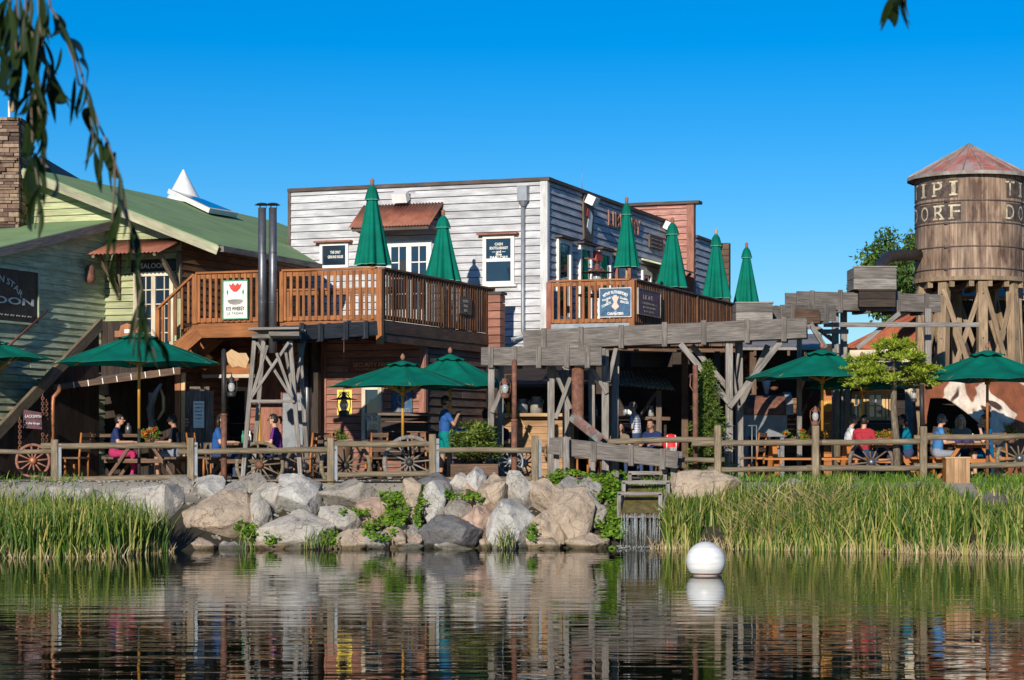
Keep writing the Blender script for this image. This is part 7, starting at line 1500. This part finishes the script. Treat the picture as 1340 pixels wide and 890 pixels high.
BL = [(150, 238, 645, 698, 'pale', 'large flat pale boulder left of the tan block, above the left reeds'), (62, 132, 647, 668, 'pale', 'low pale boulder by the first fence post'), (141, 162, 657, 675, 'tan', 'small orange tan rock at the top of the left reeds'), (128, 146, 651, 667, 'white', 'small whitish rock beside the orange tan one'),
 (211, 254, 634, 657, 'brown', 'dark flat brown boulder at the foot of the second fence post'), (224, 243, 653, 680, 'grey', 'narrow upright grey rock wedged below the dark flat boulder'), (239, 326, 653, 708, 'tan', 'big angular tan and grey block below the second fence post'), (211, 283, 700, 735, 'tan', 'low square tan block half in the water beside the left reeds'),
 (253, 292, 634, 656, 'white', 'speckled pale rock left of the rusty lower lamp pole'), (289, 325, 639, 661, 'grey', 'plain grey rock directly below the left lamp post'), (313, 349, 629, 652, 'brown', 'mossy grey brown rock at the left trestle foot'), (329, 375, 642, 671, 'pale', 'long pale slab sloping right below the trestle'), (324, 355, 655, 692, 'pale', 'pale upright rock left of the biggest slanting slab'),
 (366, 418, 632, 678, 'white', 'large smooth whitish boulder at the right trestle foot'), (342, 434, 668, 725, 'pale', 'biggest slanting pale slab reaching down to the water'), (320, 375, 705, 728, 'tan', 'low tan rock at the water below the slanting slab'), (288, 324, 710, 732, 'grey', 'rock with green plants at the water left of the low tan one'),
 (421, 497, 638, 669, 'brown', 'long brown grey boulder below the third fence post'), (416, 472, 665, 697, 'pale', 'pale boulder under the long brown grey one'), (464, 512, 657, 686, 'pink', 'pinkish flat faced rock among ivy'), (426, 483, 693, 725, 'tan', 'triangular brown rock at the water right of the slanting slab'), (475, 510, 697, 723, 'grey', 'pointed grey rock at the water'), (499, 531, 684, 721, 'tan', 'tan rock with orange stain at the water'),
 (526, 551, 638, 692, 'tan', 'tall narrow tan rock with ivy on both sides'), (549, 583, 641, 685, 'white', 'whitish cracked rock right of the narrow ivy rock'), (580, 616, 652, 687, 'brown', 'rounded brown grey rock with curved bands'), (550, 591, 629, 647, 'dark', 'dark flat rock at the foot of the fourth fence post'), (588, 613, 629, 650, 'pale', 'small pale rock right of the fourth fence post'),
 (606, 637, 622, 653, 'white', 'bright white grey stone leaning on the wall top below the bush'), (606, 623, 644, 664, 'pink', 'small pinkish stone under the bright leaning one'), (621, 663, 631, 678, 'tan', 'large tan boulder left of the rusty lamp post foot'), (660, 698, 628, 671, 'pale', 'speckled boulder at the foot of the rusty lamp post'), (691, 736, 638, 673, 'tan', 'faceted tan boulder below the fifth fence post'), (726, 760, 633, 658, 'grey', 'grey rock right of the fifth fence post'), (754, 786, 631, 658, 'grey', 'grey rock next to the ivy bank'),
 (548, 632, 677, 720, 'dark', 'large dark slate boulder just above the water'), (603, 646, 664, 708, 'pink', 'pinkish tan rock right above the slate boulder'), (638, 698, 660, 716, 'white', 'largest light grey boulder in the right half of the wall'), (698, 736, 668, 713, 'tan', 'squarish tan rock right of the light grey boulder'), (724, 777, 650, 715, 'tan', 'big upright tan boulder near the right end of the wall'), (760, 786, 652, 686, 'grey', 'rock tucked behind the big upright boulder'), (774, 794, 664, 690, 'brown', 'small shaded rock by the ivy at the wall end'),
 (690, 733, 703, 722, 'tan', 'low tan rock at the water below the squarish one'), (741, 795, 699, 722, 'tan', 'low flat tan rock at the right end of the waterline'), (644, 674, 700, 725, 'white', 'whitish rock with grass tuft at the water'), (534, 553, 701, 717, 'pink', 'small pink rock left of the slate boulder'), (523, 554, 709, 729, 'grey', 'grey rock in the water left of the slate boulder'), (570, 618, 712, 728, 'pale', 'flat pale stone in the water under the slate boulder'), (628, 643, 704, 723, 'tan', 'small tan stone between slate and light grey boulders'), (532, 552, 686, 711, 'grey', 'small grey stone below the narrow ivy rock'), (372, 402, 712, 728, 'brown', 'brown stone in the water under the slanting slab'),
 (882, 962, 618, 660, 'tan', 'wide tan boulder in the reeds right of the sluice'), (1020, 1049, 628, 645, 'grey', 'small grey rock in the grass under the picnic table'), (1090, 1129, 631, 652, 'grey', 'grey rock in the grass below the leaning wheel'), (1166, 1233, 630, 656, 'grey', 'grey boulder below the fence post left of the pale bin'), (1276, 1346, 636, 672, 'pale', 'pale boulder at the right edge above the reeds')]
for i, r in enumerate(BL): boulder(*r, i)

def stones(n, label):
    m = MB(); r_ = np.random.default_rng(5)
    for q in range(n):
        px, py = r_.uniform(240, 790), r_.uniform(645, 722); k = (py - 634) / 82; Y = 41.52 - 1.12 * max(-.1, k); c = at(px, py, Y); c.z = max(min(c.z, 1.26), -.03); g0 = gz(c.x, c.y); c.z = min(1.27, max(g0, -.02)) ; s_ = r_.uniform(.03, .09) if q % 5 else r_.uniform(.1, .17)
        D = r_.normal(size=(10, 3)); D /= np.linalg.norm(D, axis=1)[:, None]; bm = bmesh.new()
        for p in D * np.array([s_, s_ * .9, s_ * .7]): bm.verts.new(p + np.array(c))
        bmesh.ops.convex_hull(bm, input=bm.verts); bm.verts.index_update(); vs_ = [v for v in bm.verts if v.link_faces]; ix = {v: i for i, v in enumerate(vs_)}; m.raw([v.co[:] for v in vs_], [tuple(ix[v] for v in f.verts) for f in bm.faces]); bm.free()
    tag(m.build('rubble', ROCK['brown']), label, 'rubble', kind='stuff')
def pebbles(n):
    m = MB(); r_ = np.random.default_rng(9)
    for q in range(n):
        x = r_.uniform(-12, 2.2); y = r_.uniform(40.9, 41.75); z = min(gz(x, y), 1.27) + (.014 if y > 41.4 else 0.0); s_ = r_.uniform(.012, .045); m.ell((x, y, z), s_ * r_.uniform(.8, 1.4), s_, s_ * .7, 3)
    tag(m.build('gravel', ROCK['grey'], smooth=False), 'loose gravel along the fence foot above the boulders', 'gravel', kind='stuff')
pebbles(900)
stones(240, 'small rubble stones filling the gaps between the boulders')

# ================================================================ reeds, ivy, grass
def blades(name, base, H_, lean, W_, mat, label, cat):
    kp = ~((base[:, 0] > 8.55) & (base[:, 0] < 9.2) & (base[:, 1] > 40.5)); base = base[kp]; H_, lean, W_ = H_[kp], lean[kp], W_[kp]
    n = len(base); az = rng.uniform(0, 6.283, n); ld = np.stack([np.cos(az), np.sin(az), np.zeros(n)], 1); wa = rng.uniform(0, 6.283, n); wd = np.stack([np.cos(wa), np.sin(wa) * .6, np.zeros(n)], 1); ts = [0, .35, .7, 1.0]; ws = [.8, 1.0, .7, .05]; rows = []
    for t, w_ in zip(ts, ws):
        c = base + np.array([0, 0, 1.]) * (H_ * (t - .18 * lean * t * t))[:, None] + ld * (H_ * lean * t ** 2)[:, None]
        rows += [c - wd * (W_ * w_ * .5)[:, None], c + wd * (W_ * w_ * .5)[:, None]]
    v = np.stack(rows, 1).reshape(-1, 3); idx = np.arange(n)[:, None] * 8; f = np.concatenate([idx + np.array([[2 * k, 2 * k + 1, 2 * k + 3, 2 * k + 2]]) for k in range(3)], 1).reshape(-1, 4)
    me = bpy.data.meshes.new(name); me.vertices.add(len(v)); me.vertices.foreach_set('co', v.astype(np.float32).ravel()); me.loops.add(len(f) * 4); me.loops.foreach_set('vertex_index', f.astype(np.int32).ravel()); me.polygons.add(len(f)); me.polygons.foreach_set('loop_start', (np.arange(len(f)) * 4).astype(np.int32)); me.update(calc_edges=True)
    me.materials.append(mat); o = bpy.data.objects.new(name, me); COL.objects.link(o); return tag(o, label, cat, kind='stuff')
def bank(n, x0, x1, ymax, dens=None, front=-.15):
    xs = rng.uniform(x0, x1, n * 2); e = np.array([edge(x) for x in xs]); u = rng.random(n * 2) ** 1.15; ys = e + front + (ymax - e) * u
    nz = np.array([noise.noise(V((x * .9, y * .9, 3))) for x, y in zip(xs, ys)]); k = rng.random(n * 2) < .55 + nz * .9; xs, ys = xs[k], ys[k]
    return np.stack([xs, ys, np.array([max(gz(x, y), -.12) for x, y in zip(xs, ys)])], 1)
b = bank(6600, -13.5, -6.1, 40.5); b = b[(b[:, 0] < -6.3 - np.maximum(0, b[:, 1] - 38.6) * .9)]; n = len(b); h = np.minimum(rng.uniform(.55, 1.15, n), 1.18 - b[:, 2] + rng.uniform(-.15, .22, n)); h = np.maximum(h, .18)
blades('reeds', b, h, rng.uniform(.05, .6, n) ** 1.3, rng.uniform(.018, .042, n), M['reed'], 'dense green reeds on the near left bank', 'reeds')
b = bank(9500, 3.0, 13.5, 41.15); n = len(b); cl = np.array([noise.noise(V((x * .7, y * .5, 8))) for x, y, z in b]); h = np.minimum(rng.uniform(.4, .95, n), 1.10 + .45 * cl - b[:, 2] + rng.uniform(-.2, .25, n)); h = np.maximum(h, .15)
blades('reeds', b, h, rng.uniform(.05, .65, n) ** 1.3, rng.uniform(.018, .042, n), M['reed'], 'tall yellow green reeds along the right bank', 'reeds')
b1 = bank(420, 3.7, 6.4, 40.4); b2 = bank(500, -13, -6.5, 37.9); 
n = len(b1); blades('dry_reeds', b1 + np.array([0, 0, .22]), rng.uniform(.4, .9, n), rng.uniform(.7, 1.6, n), rng.uniform(.012, .022, n), M['dry_reed'], 'straw coloured fallen reeds among the right bank reeds', 'dry reeds')
xs = rng.uniform(2.7, 13, 1600); b3 = np.stack([xs, np.array([edge(x) for x in xs]) + rng.uniform(-.2, .15, 1600), np.full(1600, -.08)], 1); xs = rng.uniform(-13, -6.4, 900); b4 = np.stack([xs, np.array([edge(x) for x in xs]) + rng.uniform(-.2, .12, 900), np.full(900, -.08)], 1); b5 = np.concatenate([b3, b4]); n = len(b5)
blades('dry_reeds', b5, rng.uniform(.14, .42, n), rng.uniform(.1, .7, n), rng.uniform(.014, .026, n), M['dry_reed'], 'pale dead reed stubble along the waterline', 'dry reeds')
xs = np.concatenate([rng.uniform(2.6, 13.5, 5200), rng.uniform(-13, -8.6, 500)]); ys = rng.uniform(40.7, 41.75, len(xs)); b = np.stack([xs, ys, np.array([gz(x, min(y, 41.5)) for x, y in zip(xs, ys)])], 1); n = len(b)
blades('grass', b, rng.uniform(.08, .26, n), rng.uniform(.1, .9, n), rng.uniform(.012, .022, n), M['ivy'], 'short bright grass at the top of the bank below the fence', 'grass')
for px, py, q in ((660, 716, 40), (430, 715, 14), (408, 718, 22), (322, 722, 16)):
    c = at(px, py, 39.75); b = np.array(c) + rng.normal(size=(q, 3)) * np.array([.12, .05, .02]); blades('grass_tuft', b, rng.uniform(.2, .55, q), rng.uniform(.1, .8, q), np.full(q, .018), M['reed'], {660: 'grass tuft growing by the whitish waterline rock', 430: 'few grass blades by the triangular brown rock', 408: 'grass tuft at the foot of the slanting slab', 322: 'grass tuft beside the low tan rock'}[px], 'grass')
def ivy(patches, label, per):
    P0, D0 = [], []
    for (cx_, cy_, rx, ry, dens, dy) in patches:
        for k in range(int(per * dens)):
            a = U(0, 6.283); r_ = math.sqrt(random.random()); px, py = cx_ + rx * r_ * math.cos(a), cy_ + ry * r_ * math.sin(a)
            if noise.noise(V((px * .06, py * .06, 1))) < -.22: continue
            Y = 41.35 - min(1.2, max(0, (py - 634) / 82)) * 1.25 - .30 + dy + U(-.12, .1); P0.append(tuple(at(px, py, Y))); D0.append((U(-1, 1), -.7 + U(-.4, .4), U(-.9, .3)))
    n = len(P0); o = leaf_mesh('ivy', P0, D0, np.tile([0, -.7, .8], (n, 1)) + .4 * rdir(n), rng.uniform(.06, .12, n), rng.uniform(.05, .09, n), M['ivy']); tag(o, label, 'ivy', kind='stuff')
ivy([(762, 632, 45, 14, 1.3, .25), (792, 655, 26, 34, 1.6, .25), (800, 690, 16, 26, .9, .3), (740, 622, 24, 10, .7, .35), (806, 640, 22, 26, 1, .4)], 'bright green ivy bank between the rock wall and the sluice', 620)
ivy([(345, 700, 22, 14, .6, 0), (322, 690, 14, 12, .4, 0), (498, 690, 24, 18, .8, 0), (520, 665, 16, 22, .8, -.02), (555, 645, 14, 14, .5, 0), (600, 645, 24, 7, .5, 0), (432, 702, 12, 12, .35, 0), (470, 668, 26, 6, .35, 0), (622, 652, 10, 8, .25, 0), (695, 690, 6, 16, .3, -.05), (505, 648, 18, 8, .4, 0), (548, 672, 6, 16, .3, 0)], 'patches of ivy creeping between the boulders of the wall', 330)

# ================================================================ ball on the water
t_ = thing('floating_ball', 'big white ball float on the pond', 'ball', at(923.5, 753, 32.5)); c = at(923.5, 753, 32.5); c.z = .222
def ball_mat():
    m, t, b = _new('ball_shell'); g = t.nodes.new('ShaderNodeTexCoord').outputs['Object']; n = _noise(t, _map(t, g, (1, 1, 9)), 1.6, 4, .5); r = _ramp(t, [(.35, (.62, .61, .57)), (.6, (.82, .81, .78))]); t.links.new(n, r.inputs[0]); t.links.new(r.outputs[0], b.inputs['Base Color']); b.inputs['Roughness'].default_value = .38; return m
M['ball'] = ball_mat(); m = MB(); m.ell(c, .308, .308, .308, 24); m.build('shell', M['ball'], t_); m = MB(); m.lathe([(.306, -.2), (.306, -.18)], 40, c, mod=lambda th, k: .80 + .03 * k); m.lathe([(.2125 + .0, -.219), (.226, -.205)], 40, c); m.build('waterline_stain', M['rust'], t_)

# ================================================================ willow beside the camera
t_ = thing('hanging_willow', 'dark willow twigs with narrow leaves hanging into the top corners', 'tree', V((-4.2, 4.6, .5)))
WY = 5.6; m = MB(); m.tube([V((-4.2, 4.6, .45)), V((-4.1, 4.7, 2.5)), V((-3.4, 5.2, 4.3))], [.3, .22, .14], 12); m.build('trunk', M['bark'], t_)
m = MB(); m.tube([V((-3.4, 5.2, 4.3)), V((-2.2, 5.5, 4.1)), V((-1.2, 5.6, 3.75)), V((.3, 5.6, 3.85)), V((1.15, 5.6, 3.62))], [.13, .08, .05, .03, .012], 8); m.build('bough', M['bark'], t_)
strands = [[(30, -60), (38, 0), (44, 60), (40, 120), (43, 200), (52, 255), (46, 300)], [(60, -60), (66, 10), (78, 28), (97, 80), (103, 110), (114, 118), (130, 165), (142, 190), (158, 232), (165, 270), (176, 330), (188, 390), (196, 440), (204, 468)], [(5, -60), (12, 0), (20, 50), (24, 90), (14, 110)], [(50, 60), (62, 90), (70, 112), (78, 118)], [(18, -60), (22, 10), (30, 60), (28, 100)], [(40, 30), (48, 90), (56, 130), (52, 165)], [(34, -60), (34, 20), (26, 70), (20, 120)], [(48, -60), (52, 30), (60, 80), (64, 120)], [(96, 60), (108, 100), (118, 150), (124, 200)], [(150, 200), (150, 250), (146, 300), (150, 340)], [(44, 120), (58, 170), (60, 215)], [(184, 380), (178, 420), (174, 466)], [(1168, -60), (1172, -10), (1170, 8)], [(1186, -60), (1180, -10), (1184, 8)]]
Pn, Dn, Ln = [], [], []; m = MB()
def leaf_px(a, b, wob=.2): p0, p1 = at(*a, WY + U(-wob, wob)), at(*b, WY + U(-wob, wob)); Pn.append(tuple(p0)); d = p1 - p0; Dn.append(tuple(d)); Ln.append(d.length)
for si, st_ in enumerate(strands):
    pts = [at(x, y, WY + .05 * math.sin(k * 1.3 + si)) for k, (x, y) in enumerate(st_)]; m.tube(pts, [.004 - .0025 * k / len(pts) for k in range(len(pts))], 6)
for a, b in [((70, 15), (62, 48)), ((78, 28), (99, 78)), ((80, 62), (63, 108)), ((103, 78), (112, 112)), ((98, 100), (92, 162)), ((112, 112), (93, 158)), ((116, 118), (128, 178)), ((128, 165), (110, 212)), ((127, 175), (128, 240)), ((132, 180), (150, 235)), ((140, 180), (160, 235)), ((141, 208), (146, 250)), ((157, 226), (155, 300)), ((160, 240), (172, 300)), ((158, 260), (150, 330)), ((168, 285), (180, 350)), ((178, 340), (184, 420)), ((186, 380), (180, 470)), ((192, 400), (206, 478)), ((198, 430), (214, 470)), ((196, 440), (190, 478)),
             ((62, 90), (88, 132)), ((66, 106), (90, 140)), ((72, 112), (100, 155)), ((52, 20), (45, 110)), ((30, 22), (48, 118)), ((32, 20), (46, 95)), ((44, 60), (30, 130)), ((40, 110), (28, 150)), ((42, 120), (20, 158)), ((46, 130), (50, 190)), ((44, 140), (34, 205)), ((44, 190), (30, 200)), ((50, 150), (55, 210)), ((46, 200), (58, 262)), ((40, 215), (38, 270)), ((50, 240), (42, 300)), ((48, 250), (50, 310)), ((14, 0), (2, 60)), ((10, 0), (10, 80)), ((20, 40), (2, 98)), ((22, 60), (8, 118)), ((4, 10), (0, 70)), ((22, 0), (26, 70)), ((24, 30), (14, 90)), ((56, -10), (68, 48)), ((40, -10), (28, 50)), ((60, 0), (52, 60)), ((30, 60), (18, 130)), ((26, 80), (12, 132)), ((48, 90), (60, 150)), ((56, 120), (50, 180)), ((28, 70), (14, 124)), ((24, 90), (22, 150)), ((56, 50), (70, 100)), ((60, 80), (52, 138)), ((63, 110), (72, 160)), ((110, 105), (100, 150)), ((116, 140), (130, 190)), ((120, 170), (112, 222)), ((124, 195), (132, 250)), ((150, 250), (160, 310)), ((147, 290), (138, 345)), ((149, 330), (158, 392)), ((57, 165), (48, 215)), ((60, 205), (66, 256)), ((180, 400), (168, 450)), ((175, 440), (182, 486)), ((200, 440), (220, 482)), ((170, 300), (160, 356)), ((76, 20), (92, 58)), ((88, 50), (108, 84)), ((36, 20), (24, 76)), ((16, 20), (4, 74)), ((12, 60), (18, 124)), ((1172, -12), (1152, 32)), ((1178, -10), (1192, 30)), ((1174, -6), (1170, 34)), ((1182, -14), (1160, 20)), ((1186, -10), (1190, 22))]:
    for q in range(1 if a[0] > 62 and a[0] < 1000 else 2): j = lambda v: (v[0] + (U(-5, 5) if q else 0), v[1] + (U(-8, 8) if q else 0)); leaf_px(j(a), j(b))
m.build('twigs', M['bark'], t_)
# narrow leaves with pointed ends: two diamonds blended into a lens outline
lm = MB()
for p, d, L in zip(Pn, Dn, Ln):
    p, d = V(p), V(d).normalized(); s_ = d.cross(V((U(-.7, .7), -1, U(-.2, .2)))).normalized(); nn = s_.cross(d); w_ = L * U(.078, .105); K = 8; cv = U(-.10, .10) * L; L2 = L * 1.05
    ctr = [p + d * (L2 * k / K) + s_ * (cv * math.sin(math.pi * k / K)) - nn * (.05 * L * math.sin(math.pi * k / K)) for k in range(K + 1)]; wd = [w_ * .5 * math.sin(math.pi * (k / K) ** .8) ** .85 + .0006 for k in range(K + 1)]; i = len(lm.v)
    for k in range(K + 1): lm.v += [tuple(ctr[k] - s_ * wd[k]), tuple(ctr[k] - nn * wd[k] * .3), tuple(ctr[k] + s_ * wd[k])]
    for k in range(K):
        for o in (0, 1): lm.f.append((i + 3 * k + o, i + 3 * k + o + 1, i + 3 * k + o + 4, i + 3 * k + o + 3)); lm.uv += [(0, 0)] * 4; lm.mi.append(0); lm.sm.append(True)
lm.build('leaves', M['willow_leaf'], t_)
